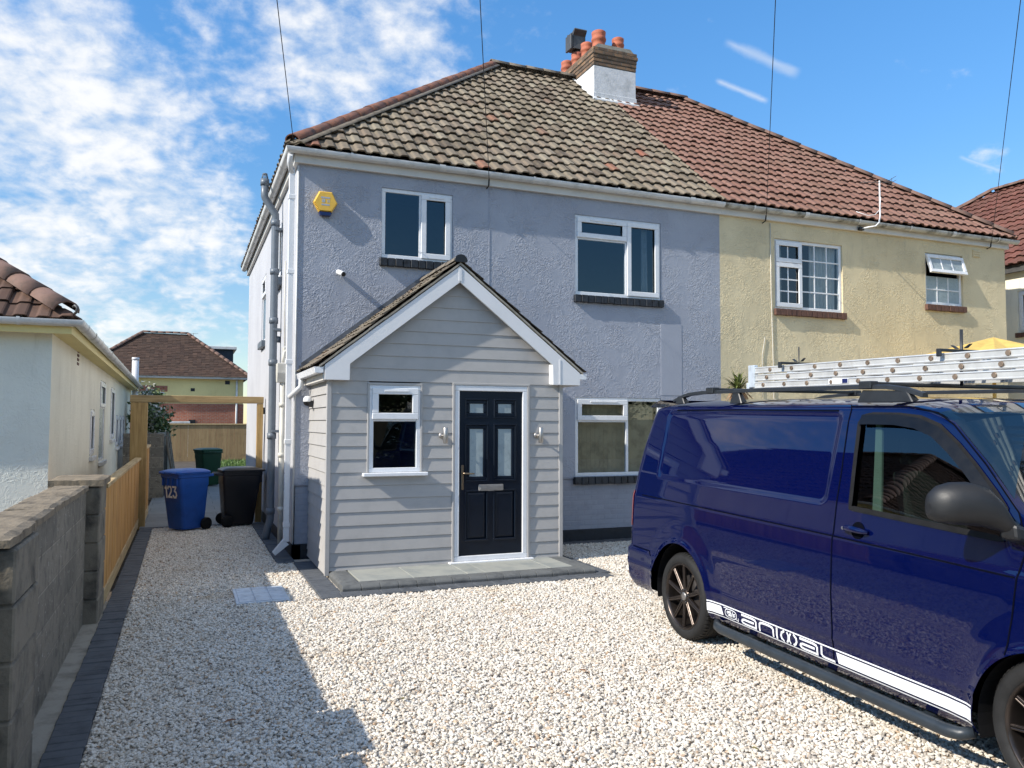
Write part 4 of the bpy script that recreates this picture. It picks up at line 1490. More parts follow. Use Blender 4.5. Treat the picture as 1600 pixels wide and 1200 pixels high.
for (x0, x1, z0, z1, gl) in GL:
    if gl:
        m = MB()
        m.face([(x0 + .04, DY + .011, z0 + .04), (x1 - .04, DY + .011, z0 + .04), (x1 - .04, DY + .011, z1 - .04), (x0 + .04, DY + .011, z1 - .04)])
        m.build('pane', 'frosted_or_pale_pane', door)
m = MB()
hx = d0 + .045
m.box(hx - .016, hx + .016, DY - .016, DY, e0 + .80, e0 + 1.10, 0.006)
m.tube([(hx, DY - .012, e0 + 1.0), (hx, DY - .055, e0 + 1.0), (hx + .02, DY - .062, e0 + 1.0), (hx + .135, DY - .058, e0 + .995)], [.012, .011, .011, .008], 10)
m.tube([(hx, DY - .014, e0 + .86), (hx, DY - .024, e0 + .86)], .008, 8)
m.build('door_handle', 'bronze_handle', door)
m = MB()
lx = (d0 + d1) / 2 + .0
m.box(lx - .165, lx + .165, DY - .014, DY, e0 + .775, e0 + .858, 0.008)
m.box(lx - .145, lx + .145, DY - .021, DY - .013, e0 + .795, e0 + .838, 0.004)
m.build('letter_plate', 'brushed_steel', door)

# roof of the porch
RPY = 9.215
m = MB()
for (ex0, exa, uo) in ((RE0, AX, 500), (RE1, AX, 560)):
    L = math.hypot(exa - ex0, AZ - REZ)
    dirv = Vector((exa - ex0, 0, AZ - REZ)).normalized()
    if ex0 < exa:
        tile_face(m, (ex0 - .03, FY - .01, REZ + .012), (0, -1, 0), dirv, FY - .01 - RPY, L + .03, 0.165, 0.20, amp=.012, thick=.016, uoff=uo)
    else:
        tile_face(m, (ex0 + .03, RPY, REZ + .012), (0, 1, 0), dirv, FY - .01 - RPY, L + .03, 0.165, 0.20, amp=.012, thick=.016, uoff=uo)
pr = m.build('roof', 'porch_tile', porch, normals=False)
m = MB()
m.face([(RE0 - .02, RPY + .01, REZ), (AX, RPY + .01, AZ + .01), (AX, FY, AZ + .01), (RE0 - .02, FY, REZ)])
m.face([(RE1 + .02, RPY + .01, REZ), (AX, RPY + .01, AZ + .01), (AX, FY, AZ + .01), (RE1 + .02, FY, REZ)])
m.build('roof_underlay', 'black_plastic', porch)
m = MB()
ridge_tiles(m, (AX, RPY - .02, AZ + .028), (AX, FY - .02, AZ + .028), 0.080, 0.40, flat=0.9)
m.build('ridge_tiles', 'ridge_tile_grey', pr, normals=False)
m = MB()     # dark end cap of the ridge
m.prism([(0.084 * math.cos(math.pi * t / 12), 0.078 * math.sin(math.pi * t / 12)) for t in range(13)] + [(-.070, -.02), (.070, -.02)], RPY - .028, RPY - .004,
        lambda p, q, a: (AX + p, a, AZ + .026 + q), 0.003)
m.build('ridge_end_cap', 'black_plastic', pr)
m = MB()     # brown undercloak and mortar along the verge
for (ex0, sg) in ((RE0, 1), (RE1, -1)):
    n = 9
    for i in range(n):
        t0, t1 = i / n, (i + 1) / n
        x0, z0 = ex0 + (AX - ex0) * t0, REZ + (AZ - REZ) * t0
        x1, z1 = ex0 + (AX - ex0) * t1, REZ + (AZ - REZ) * t1
        dz = -.005 + random.uniform(-.004, .004)
        m.hexa([(x0, RPY - .004, z0 - .012 + dz), (x1, RPY - .004, z1 - .012 + dz), (x1, RPY + .1, z1 - .012 + dz), (x0, RPY + .1, z0 - .012 + dz),
                (x0, RPY - .004, z0 + .014 + dz), (x1, RPY - .004, z1 + .014 + dz), (x1, RPY + .1, z1 + .014 + dz), (x0, RPY + .1, z0 + .014 + dz)])
m.build('verge', 'concrete', pr)

# bargeboards with box ends: separate boards
BT, BB = 0.035, 0.235          # how far below the roof line the board's top and bottom run
def barge(side):
    ex0 = RE0 if side < 0 else RE1
    xin = 1.742 if side < 0 else 4.318
    xo = 1.745 - .285 if side < 0 else 4.70
    pl = lambda x: REZ + (AZ - REZ) * (x - ex0) / (AX - ex0)
    zb = 2.24
    return [(AX, AZ - BT), (xo, pl(xo) - BT), (xo, zb), (xin, zb), (xin, pl(xin) - BB), (AX, AZ - BB + .0)]


for s in (-1, 1):
    m = MB()
    poly = barge(s)
    if s > 0: poly = poly[::-1]
    m.prism([(p, q) for p, q in poly], RPY + .004, RPY + .030, lambda p, q, a: (p, a, q), 0.003)
    bb = m.build('bargeboard', 'bargeboard', porch)
    m = MB()
    x = 1.742 if s < 0 else 4.318
    x2 = 1.46 if s < 0 else 4.70
    # return of the box end to the wall, and its soffit
    m.box(min(x, x2), max(x, x2), RPY + .031, QY + .02 if s > 0 else QY + .02, 2.242, 2.252, 0)
    m.box(x - .008, x + .008, RPY + .031, QY - .012, 2.253, 2.50, 0)
    m.build('box_end', 'bargeboard', bb)
    m = MB()
    e = RE0 if s < 0 else RE1
    m.box(e + (.045 if s < 0 else -.06), e + (.06 if s < 0 else -.045), RPY + .032, FY, 2.235, 2.40, 0.003)
    m.box(e + .06 if s < 0 else QX1 + .02, QX0 - .02 if s < 0 else e - .06, QY + .03, FY, 2.232, 2.243)
    m.build('fascia', 'fascia_white', porch)
m = MB()     # short cover strip where the two boards meet
m.box(AX - .02, AX + .02, RPY - .002, RPY + .0035, AZ - BB + .012, AZ - BT - .035, 0.002)
m.build('cover_strip', 'bargeboard', porch)
m = MB()
m.box(4.40, 4.425, RPY - .001, RPY + .0035, 2.245, 2.56, 0.002)
m.build('cover_strip', 'bargeboard', porch)
# square white gutters
SQ = [(0, 0), (0.012, -.07), (.085, -.07), (.105, 0), (.098, 0), (.080, -.062), (.018, -.062), (.006, 0)]
m = MB()
m.sweep(SQ, [(RE0 + .045, FY, 2.385), (RE0 + .045, RPY + .005, 2.385)], closed=True)
m.box(RE0 + .045 - .10, RE0 + .045, RPY + .004, RPY + .014, 2.318, 2.384, 0.003)
m.tube([(RE0 - .01, FY - .15, 2.33), (RE0 - .01, FY - .1, 2.22), (HX0 - .07, FY + .02, 2.08)], 0.034, 10)
m.build('porch_gutter', 'white_upvc', porch)
m = MB()
m.sweep(SQ, [(RE1 - .045, RPY + .005, 2.385), (RE1 - .045, FY, 2.385)], closed=True)
m.box(RE1 - .045, RE1 - .045 + .10, RPY + .004, RPY + .014, 2.318, 2.384, 0.003)
m.build('porch_gutter', 'white_upvc', porch)
m = MB()      # lead flashing up the house wall on both slopes
for ex0, sg in ((RE0, 1), (RE1, -1)):
    n = 8
    for i in range(n):
        t0, t1 = i / n, (i + 1) / n
        x0, x1 = ex0 + (AX - ex0) * t0, ex0 + (AX - ex0) * t1
        z0, z1 = REZ + (AZ - REZ) * t0, REZ + (AZ - REZ) * t1
        hgt = 0.135 if sg > 0 else 0.10
        m.hexa([(x0, FY - .014 - .001 * (i % 2), z0 + .02), (x1, FY - .014 - .001 * (i % 2), z1 + .02), (x1, FY, z1 + .02), (x0, FY, z0 + .02),
                (x0, FY - .012 - .001 * (i % 2), z0 + hgt), (x1, FY - .012 - .001 * (i % 2), z1 + hgt), (x1, FY, z1 + hgt), (x0, FY, z0 + hgt)])
    m.box(min(ex0, ex0 - sg * .03), max(ex0, ex0 - sg * .03), FY - .012, FY, REZ - .02, REZ + .1)
m.build('lead_flashing', 'lead_flashing', porch)

# the step
step = thing('door_step', (QX0, 8.42, 0), 'low grey paved step with a rounded block edge in front of the navy door', 'step')
m = MB()
xs_ = [1.765, 2.36, 2.98, 3.20, 4.00, 4.30]
for i in range(len(xs_) - 1):
    m.box(xs_[i] + .003, xs_[i + 1] - .003, 8.625, QY - .003, 0.0, 0.062 + random.uniform(-.002, .002), 0.004)
m.build('paving_slab', 'step_slab', step)
m = MB()
prof = [(0, 0), (.075, .0), (.115, .0)]
BN = [(0.0, -.05), (0.0, .030), (.012, .046), (.035, .058), (.07, .062), (.195, .062), (.195, -.05)]
x = 1.545
while x < 4.49:
    w_ = 0.2
    m.prism(BN, x + .002, min(x + w_, 4.50) - .002, lambda p, q, a: (a, 8.425 + p, q), 0.004)
    x += w_
y = 8.63
while y < 9.30:
    m.prism(BN, y + .002, min(y + .2, QY - .004) - .002, lambda p, q, a: (1.555 + p, a, q), 0.004)
    m.box(4.305, 4.495, y + .002, min(y + .2, QY - .004) - .002, -.05, .061, 0.006)
    y += .2
m.build('edge_block', 'kerb_block', step)

# ------------------------------------------------------------------ things fixed to the porch and house
def wall_lamp(x):
    t = thing('wall_lamp', (x, QY, 1.60), '', 'wall lamp', 'steel up and down lamps beside the navy door')
    m = MB()
    m.lathe([(0, 0), (.034, 0), (.036, .006), (.034, .02), (0, .022)], 20, lambda a, b, c: (x - .03 + a, QY - .018 - c, 1.60 + b))
    m.tube([(x - .03, QY - .03, 1.60), (x, QY - .085, 1.60)], .012, 8)
    m.build('lamp_bracket', 'brushed_steel', t)
    m = MB()
    m.lathe([(.018, .092), (.026, .096), (.029, .092), (.029, -.092), (.026, -.096), (.018, -.092)], 24, lambda a, b, c: (x + a, QY - .095 + b, 1.603 + c), cap0=True, cap1=True)
    m.build('lamp_body', 'brushed_steel', t)
    return t


wall_lamp(2.905)['label'] = 'steel cylinder wall lamp between the porch window and the navy door'
wall_lamp(4.160)['label'] = 'steel cylinder wall lamp to the right of the navy door'

t = thing('alarm_box', (1.678, FY, 4.69), 'yellow hexagonal burglar alarm box high on the grey wall near its left corner', 'alarm box')
al = lambda p, q, a: (1.678 + p, FY - a, 4.685 + q)
hx_ = [(-.160, .0), (-.085, .150), (.085, .150), (.160, 0), (.085, -.125), (-.085, -.125)]
m = MB()
for a0, a1, s0, s1 in ((0.003, .055, 1.0, 1.0), (.055, .085, 1.0, .88)):
    lo = [al(p * s0, q * s0, a0) for p, q in hx_]
    hi = [al(p * s1, q * s1, a1) for p, q in hx_]
    for i in range(6):
        j = (i + 1) % 6
        m.face([lo[i], lo[j], hi[j], hi[i]])
    if a0 > .01: m.face(hi)
for k in range(6):       # louvres low on the left flank
    f = .12 + .14 * k
    p0 = Vector(al(-.160 + .075 * f, -.125 * f, .052))
    m.tube([p0, p0 + Vector((.012, -.030, .003))], .0045, 5)
m.build('alarm_cover', 'yellow_plastic', t)
m = MB()
m.prism([(-.083, -.127), (.083, -.127), (.068, -.178), (-.068, -.178)], .004, .080, al, 0.006)
m.build('strobe_lens', 'strobe_blue', t)
m = MB()
for (p0, p1, q0, q1) in ((-.065, .055, .050, .072), (-.052, -.010, -.005, .040), (.022, .034, -.002, .035), (.043, .052, -.002, .035), (-.058, .050, -.045, -.022)):
    m.prism([(p0, q0), (p1, q0), (p1, q1), (p0, q1)], .0853, .0865, al)
m.build('alarm_sticker', 'sticker_grey', t)

t = thing('bullet_camera', (1.88, FY, 3.74), 'small white bullet camera with a black face on the grey wall above the porch roof', 'security camera')
m = MB()
c0, c1 = Vector((1.865, FY - .02, 3.775)), Vector((1.905, FY - .20, 3.715))
m.tube([(1.865, FY, 3.775), c0 + Vector((0, -.03, 0))], .018, 10)
m.tube([c0, c0 * .97 + c1 * .03, c1], [.026, .034, .034], 16)
m.build('camera_body', 'white_plastic', t)
m = MB()
d = (c1 - c0).normalized()
m.tube([c1 + d * .001, c1 + d * .010], [.031, .028], 16)
m.build('camera_face', 'black_plastic', t)

t = thing('dome_camera', (1.46, 10.45, 2.02), 'white and black dome camera under the porch eaves on the left', 'security camera')
dm = Vector((1.445, 10.45, 2.03))
m = MB()
m.box(QX0 - .075, QX0 - .016, 10.40, 10.50, 1.95, 2.03, .006)
m.build('camera_bracket', 'black_plastic', t)
m = MB()
m.lathe([(0, .062), (.03, .058), (.052, .035), (.058, .0), (.056, -.012)], 18, lambda a, b, c: (dm.x + a, dm.y + b, dm.z + c))
m.build('camera_hood', 'white_plastic', t)
m = MB()
m.lathe([(.055, -.012), (.05, -.04), (.03, -.062), (0, -.070)], 18, lambda a, b, c: (dm.x + a, dm.y + b, dm.z + c))
m.build('camera_dome', 'black_plastic', t)

# overhead cables to a pole standing behind the photographer
POLE = Vector((0, 0, 1.75)) + (_r2 * -240 + _u2 * 4685 - _f * 1253).normalized() * 8.2
CAB = [((HX0 - .08, FY - .10, 5.40), 'black overhead cable running up from the left corner of the grey house'),
       ((3.985, FY - .12, 5.24), 'black overhead cable meeting the grey house gutter above the left upstairs window'),
       ((8.93, FY - .12, 5.22), 'black overhead cable meeting the cream house gutter above its left window'),
       ((14.30, FY - .12, 5.24), 'black overhead cable meeting the cream house eaves near its right corner')]
for i, (e, lab) in enumerate(CAB):
    m = MB()
    e = Vector(e)
    d = POLE + Vector((0.05 * i, 0, -.03 * i)) - e
    pts = [e + d * (k / 20) - Vector((0, 0, .04 * 4 * (k / 20) * (1 - k / 20))) for k in range(21)]
    m.tube(pts, 0.0048, 6)
    if i:
        m.tube([e + Vector((0, .005, .02)), e + Vector((0, .02, -.07))], .012, 6)
        m.tube([e + Vector((0, .02, -.07)), e + Vector((0, .10, -.09))], .010, 6)
    c = tag(m.build('overhead_cable', 'cable_black'), lab, 'cable', 'overhead cables to the houses')

t = thing('roof_aerial', (11.27, 10.50, 5.25), 'small grid aerial on a white pole at the cream house eaves', 'aerial')
a0 = Vector((11.27, 10.50, 6.02))
m = MB()
ax = Vector((.93, -.35, 0)).normalized()
m.tube([a0 - ax * .34, a0 + ax * .22], .006, 6)
pv = Vector((.35, .93, 0)).normalized()
for k in range(5):
    c = a0 - ax * (.31 - .10 * k)
    m.tube([c - pv * .12, c + pv * .12], .0035, 5)
for q in (-1, 0, 1):
    c = a0 + ax * .22 + Vector((0, 0, .07 * q))
    m.tube([c - pv * .16, c + pv * .16], .004, 5)
m.tube([a0 + ax * .22 - Vector((0, 0, .08)), a0 + ax * .22 + Vector((0, 0, .08))], .005, 5)
m.build('aerial_rods', 'cowl_metal', t)
m = MB()
m.tube([(11.04, 10.70, 5.22), (11.06, 10.55, 5.215), (11.16, 10.50, 5.23), (11.24, 10.50, 5.30), (11.27, 10.50, 5.40), (11.27, 10.50, 6.05)], .013, 8)
m.build('aerial_pole', 'white_plastic', t)
m = MB()
m.tube([(11.275, 10.485, 5.75), (11.23, 10.47, 5.52), (11.12, 10.47, 5.42), (10.98, 10.50, 5.40), (10.80, 10.58, 5.47)], .006, 6)
m.build('aerial_lead', 'white_plastic', t)
m = MB()
m.box(10.99, 11.09, 10.68, 10.745, 5.19, 5.25, .006)
m.build('aerial_bracket', 'black_plastic', t)

# ------------------------------------------------------------------ the bungalow on the left
BR = R(0.6)
bun = thing('bungalow', (-1.30, 9.54, 0), 'pale cream bungalow with brown tiled hip roof behind the grey block wall', 'bungalow', rotz=BR, local=True)
BE = 2.69
BL_ = 16.2
BW = 10.0
TR0 = Tright(0.0)
bw = [(4.35, 5.0, 1.22, 1.95), (5.95, 7.1, 1.06, 2.48), (8.45, 9.55, 1.40, 2.46), (10.1, 10.9, 1.20, 1.91), (11.3, 12.1, 1.20, 1.91), (12.5, 13.3, 1.20, 1.91)]
m = MB()
wall(m, TR0, 0, BL_, -.05, BE, bw)
m.face([(0, BL_, 0), (-BW, BL_, 0), (-BW, BL_, BE), (0, BL_, BE)])
m.face([(-BW, BL_, 0), (-BW, 0, 0), (-BW, 0, BE), (-BW, BL_, BE)])
m.build('side_wall', 'bungalow_warm_lit_render', bun)
m = MB()
wall(m, Tfront(0.0), -BW, 0, -.05, BE, [(-4.2, -2.4, 1.0, 2.2), (-8.4, -6.2, 1.0, 2.2)])
m.build('front_wall', 'bungalow_cool_lit_render', bun)
for q in bw:
    tall = q[3] - q[2] > 1.2
    cells = [(q[0], q[1], q[2], q[3], 'sash', 1, 1)] if not tall else [(q[0], q[1], q[2], q[2] + .95, 'fixed', 1, 1), (q[0], q[1], q[2] + .95, q[3], 'sash', 1, 1)]
    window(bun, TR0, *q, cells, setback=0.03, roomdepth=.4, room='room_grey', glassm='frosted_or_pale_pane', sill=('white_gutter', .05, .07, .05))  # pale opaque panes stand in for slanting reflections and white reveals
for q in ((-4.2, -2.4, 1.0, 2.2), (-8.4, -6.2, 1.0, 2.2)):
    mid = (q[0] + q[1]) / 2
    window(bun, Tfront(0.0), *q, [(q[0], mid, q[2], q[3], 'sash', 1, 1), (mid, q[1], q[2], q[3], 'fixed', 1, 1)], setback=.05, roomdepth=.6, sill=('white_gutter', .05, .07, .05))
m = MB()
for k in range(4):
    m.box(-.02, .008, 2.32, 2.50, 2.50 + k * .055, 2.535 + k * .055, .003)
m.build('air_vent', 'brown_sill_brick', bun)
m = MB()
m.box(-BW - .2, .20, -.20, -.172, 2.655, 2.775, .003)
m.box(.172, .20, -.172, BL_ + .2, 2.655, 2.775, .003)
m.face([(-BW, -.19, 2.672), (.18, -.19, 2.672), (.0, 0, 2.672), (-BW, 0, 2.672)])
m.face([(.18, -.19, 2.672), (.18, BL_ + .1, 2.672), (0, BL_, 2.672), (0, 0, 2.672)])
m.build('fascia', 'yellow_render', bun)
gutter(bun, [(.201, BL_ + .2, 2.775), (.201, -.201, 2.785), (-BW, -.201, 2.785)][::-1], mat='white_gutter', bracket_gap=.85, sc=.95)
bs = 0.68
br0, by0, bz0 = .235, -.235, 2.80
hl = (BW + .47) / 2
m = MB()
ue = math.sqrt(1 + bs * bs)
tile_face(m, (br0 - 2 * hl, by0, bz0), (1, 0, 0), Vector((0, 1, bs)), 2 * hl, hl * ue, 0.205, 0.30, amp=.022, thick=.024,
          clips=[((br0, by0, 0), Vector((1, 1, 0))), ((br0 - 2 * hl, by0, 0), Vector((-1, 1, 0)))])
tile_face(m, (br0, by0, bz0), (0, 1, 0), Vector((-1, 0, bs)), BL_ + .47, hl * ue, 0.205, 0.30, amp=.022, thick=.024, S=5,
          clips=[((br0, by0, 0), Vector((-1, -1, 0))), ((br0, by0 + BL_ + .47, 0), Vector((-1, 1, 0)))], uoff=100)
tile_face(m, (br0 - 2 * hl, by0 + BL_ + .47, bz0), (0, -1, 0), Vector((1, 0, bs)), BL_ + .47, hl * ue, 0.30, 0.345, S=2,
          clips=[((br0 - 2 * hl, by0, 0), Vector((1, -1, 0))), ((br0 - 2 * hl, by0 + BL_ + .47, 0), Vector((1, 1, 0)))], uoff=200)
tile_face(m, (br0, by0 + BL_ + .47, bz0), (-1, 0, 0), Vector((0, -1, bs)), 2 * hl, hl * ue, 0.30, 0.345, S=2,
          clips=[((br0, by0 + BL_ + .47, 0), Vector((1, -1, 0))), ((br0 - 2 * hl, by0 + BL_ + .47, 0), Vector((-1, -1, 0)))], uoff=300)
brf = m.build('roof', 'brown_tile', bun, normals=False)
m = MB()
ax_, ay_, az_ = br0 - hl, by0 + hl, bz0 + bs * hl
ridge_tiles(m, (br0 - .10, by0 + .10, bz0 + .095), (ax_, ay_, az_ + .06), .15, .40)
ridge_tiles(m, (br0 - 2 * hl + .10, by0 + .10, bz0 + .095), (ax_, ay_, az_ + .06), .15, .40)
ridge_tiles(m, (ax_, ay_, az_ + .06), (ax_, by0 + BL_ + .47 - hl, az_ + .06), .15, .42)
m.build('hip_tiles', 'hip_tile_brown', brf, normals=False)
m = MB()
p0 = Vector((br0 - .03, by0 + .03, bz0 + .05))
m.tube([p0 + Vector((-.10, .10, -.03)), p0 + Vector((.0, .0, .0)), p0 + Vector((.035, -.035, .03)), p0 + Vector((.045, -.045, .075)), p0 + Vector((.02, -.02, .10)), p0 + Vector((-.0, .0, .085))], .014, 8)
m.build('hip_iron', 'cowl_metal', brf)
m = MB()
m.tube([(.10, BL_ + .12, 1.2), (.10, BL_ + .12, 3.62)], .092, 16)
m.tube([(.10, BL_ + .12, 3.56), (.10, BL_ + .12, 3.64)], .10, 16)
m.build('flue_pipe', 'white_upvc', bun)

# ------------------------------------------------------------------ the block wall, fence and gate frame on the boundary
bwall = thing('block_wall', (-0.8, 6, 0), 'weathered grey concrete block wall with pillars along the left edge of the drive', 'wall')
m = MB()
m.box(-1.00, -0.785, 4.72, 7.96, -.05, 1.155, .006)
m.box(-1.06, -0.86, -4.0, 4.06, -.05, 1.185, .006)
m.build('wall_blocks', 'block_work', bwall)
for (y0, y1, x1, top) in ((4.10, 4.72, -.672, 1.250), (7.95, 8.56, -.675, 1.235)):
    m = MB()
    z = -.05
    n = 5
    hh = (top - .055 + .05) / n
    for k in range(n):
        j = random.uniform(-.004, .004)
        m.box(-1.06 + j, x1 + j, y0 + j, y1 + j, z + .003, z + hh - .003, .010)
        m.box(-1.05, x1 - .012, y0 + .012, y1 - .012, z - .004, z + .006)
        z += hh
    m.build('wall_pillar', 'pillar_block', bwall)


def rough_slab(mb, x0, x1, y0, y1, z0, z1, n=9, amp=.0045):
    """a coping stone with a worn, uneven top"""
    V, F = [], []
    for i in range(n + 1):
        for j in range(n + 1):
            ex = random.uniform(-amp, amp) * (1 if i in (0, n) or j in (0, n) else .6)
            V.append((x0 + (x1 - x0) * i / n + (random.uniform(-amp, amp) if i in (0, n) else 0),
                      y0 + (y1 - y0) * j / n + (random.uniform(-amp, amp) * .6 if j in (0, n) else 0),
                      z1 + ex - (.012 if i in (0, n) or j in (0, n) else 0)))
    b = len(V)
    for i in range(n + 1):
        for j in range(n + 1):
            q = V[i * (n + 1) + j]
            V.append((q[0], q[1], z0))
    W = n + 1
    for i in range(n):
        for j in range(n):
            a = i * W + j
            F.append((a, a + W, a + W + 1, a + 1))
            F.append((b + a, b + a + 1, b + a + W + 1, b + a + W))
    for i in range(n):
        F.append((i * W, b + i * W, b + (i + 1) * W, (i + 1) * W))
        F.append((i * W + n, (i + 1) * W + n, b + (i + 1) * W + n, b + i * W + n))
        F.append((i, i + 1, b + i + 1, b + i))
        F.append((n * W + i, b + n * W + i, b + n * W + i + 1, n * W + i + 1))
    mb.quads(V, F)


for (x0, x1, y0, y1, z0, z1) in ((-1.08, -.690, 4.08, 4.74, 1.200, 1.250), (-1.08, -.645, 7.92, 8.60, 1.187, 1.255), (-1.04, -.762, 4.775, 5.85, 1.158, 1.208),
                                 (-1.04, -.764, 5.86, 6.88, 1.158, 1.210), (-1.04, -.761, 6.89, 7.915, 1.158, 1.206), (-1.1, -.80, 3.0, 4.05, 1.188, 1.265),
                                 (-1.1, -.80, 1.9, 2.99, 1.188, 1.265), (-1.1, -.80, .8, 1.89, 1.188, 1.265)):
    m = MB()
    rough_slab(m, x0, x1, y0, y1, z0, z1)
    m.build('coping_stone', 'coping_stone', bwall, smooth=False)


def board_fence(name, label, x, y0, y1, top, post_ys, capw=.11):
    t = thing(name, (x, y0, 0), label, 'fence')
    m = MB()
    y = y0
    while y < y1 - .03:
        j = random.uniform(-.003, .003)
        m.box(x - .022 + j, x - .004 + j, y + .002, min(y + .113, y1) - .002, 0.15, top - .045 + random.uniform(-.006, .004), .002)
        y += .115
    m.build('fence_boards', 'fence_wood', t)
    m = MB()
    m.box(x - .035, x + .004, y0, y1, .0, .145, .004)
    m.build('gravel_board', 'fence_rail_wood', t)
    m = MB()
    m.box(x - .075, x + .025, y0 - .01, y1, top - .040, top, .006)
    m.build('fence_cap', 'fence_rail_wood', t)
    m = MB()
    for z in (.35, .85):
        m.box(x - .075, x - .025, y0, y1, z - .04, z + .04, .003)
    m.build('fence_rail', 'fence_rail_wood', t)
    for py in post_ys:
        m = MB()
        m.box(x - .12, x - .027, py - .05, py + .05, -.05, top - .042, .004)
        m.build('fence_post', 'post_wood', t)
    return t


board_fence('timber_fence', 'low timber fence of upright boards running on from the block wall', -.685, 8.62, 14.85, 1.160, (8.7, 11.7, 14.7))
board_fence('timber_fence', 'short timber fence of upright boards just beyond the gate frame', -.62, 15.25, 17.1, 1.32, (15.4, 17.0))

gate = thing('gate_frame', (0.2, 14.95, 0), 'open frame of two timber posts and a beam across the lane beside the bins', 'gate frame')
m = MB()
m.box(-.845, -.585, 14.90, 15.02, -.05, 2.085, .006)
m.build('post', 'post_wood', gate)
m = MB()
m.box(1.185, 1.290, 14.90, 15.0, -.05, 2.085, .006)
m.build('post', 'post_wood', gate)
m = MB()
m.box(-.86, 1.295, 14.895, 15.005, 2.088, 2.208, .006)
m.build('beam', 'beam_wood', gate)
m = MB()
m.box(1.292, 1.318, 14.92, 14.98, 1.90, 2.02, .003)
m.build('hinge', 'black_plastic', gate)

# inspection cover in the gravel
t = thing('manhole_cover', (0.75, 8.6, 0), 'galvanised inspection cover with paved tray lying in the gravel', 'manhole cover')
m = MB()
m.box(.495, 1.00, 8.235, 8.965, -.02, .012, .004)
m.build('cover_frame', 'galvanised', t)
m = MB()
for i in range(3):
    for j in range(3):
        x0, y0 = .520 + i * .153, 8.258 + j * .228
        m.box(x0 + .005, x0 + .148, y0 + .005, y0 + .222, .0125, .0165 + random.uniform(0, .002), .003)
m.build('cover_tray', 'galvanised', t)

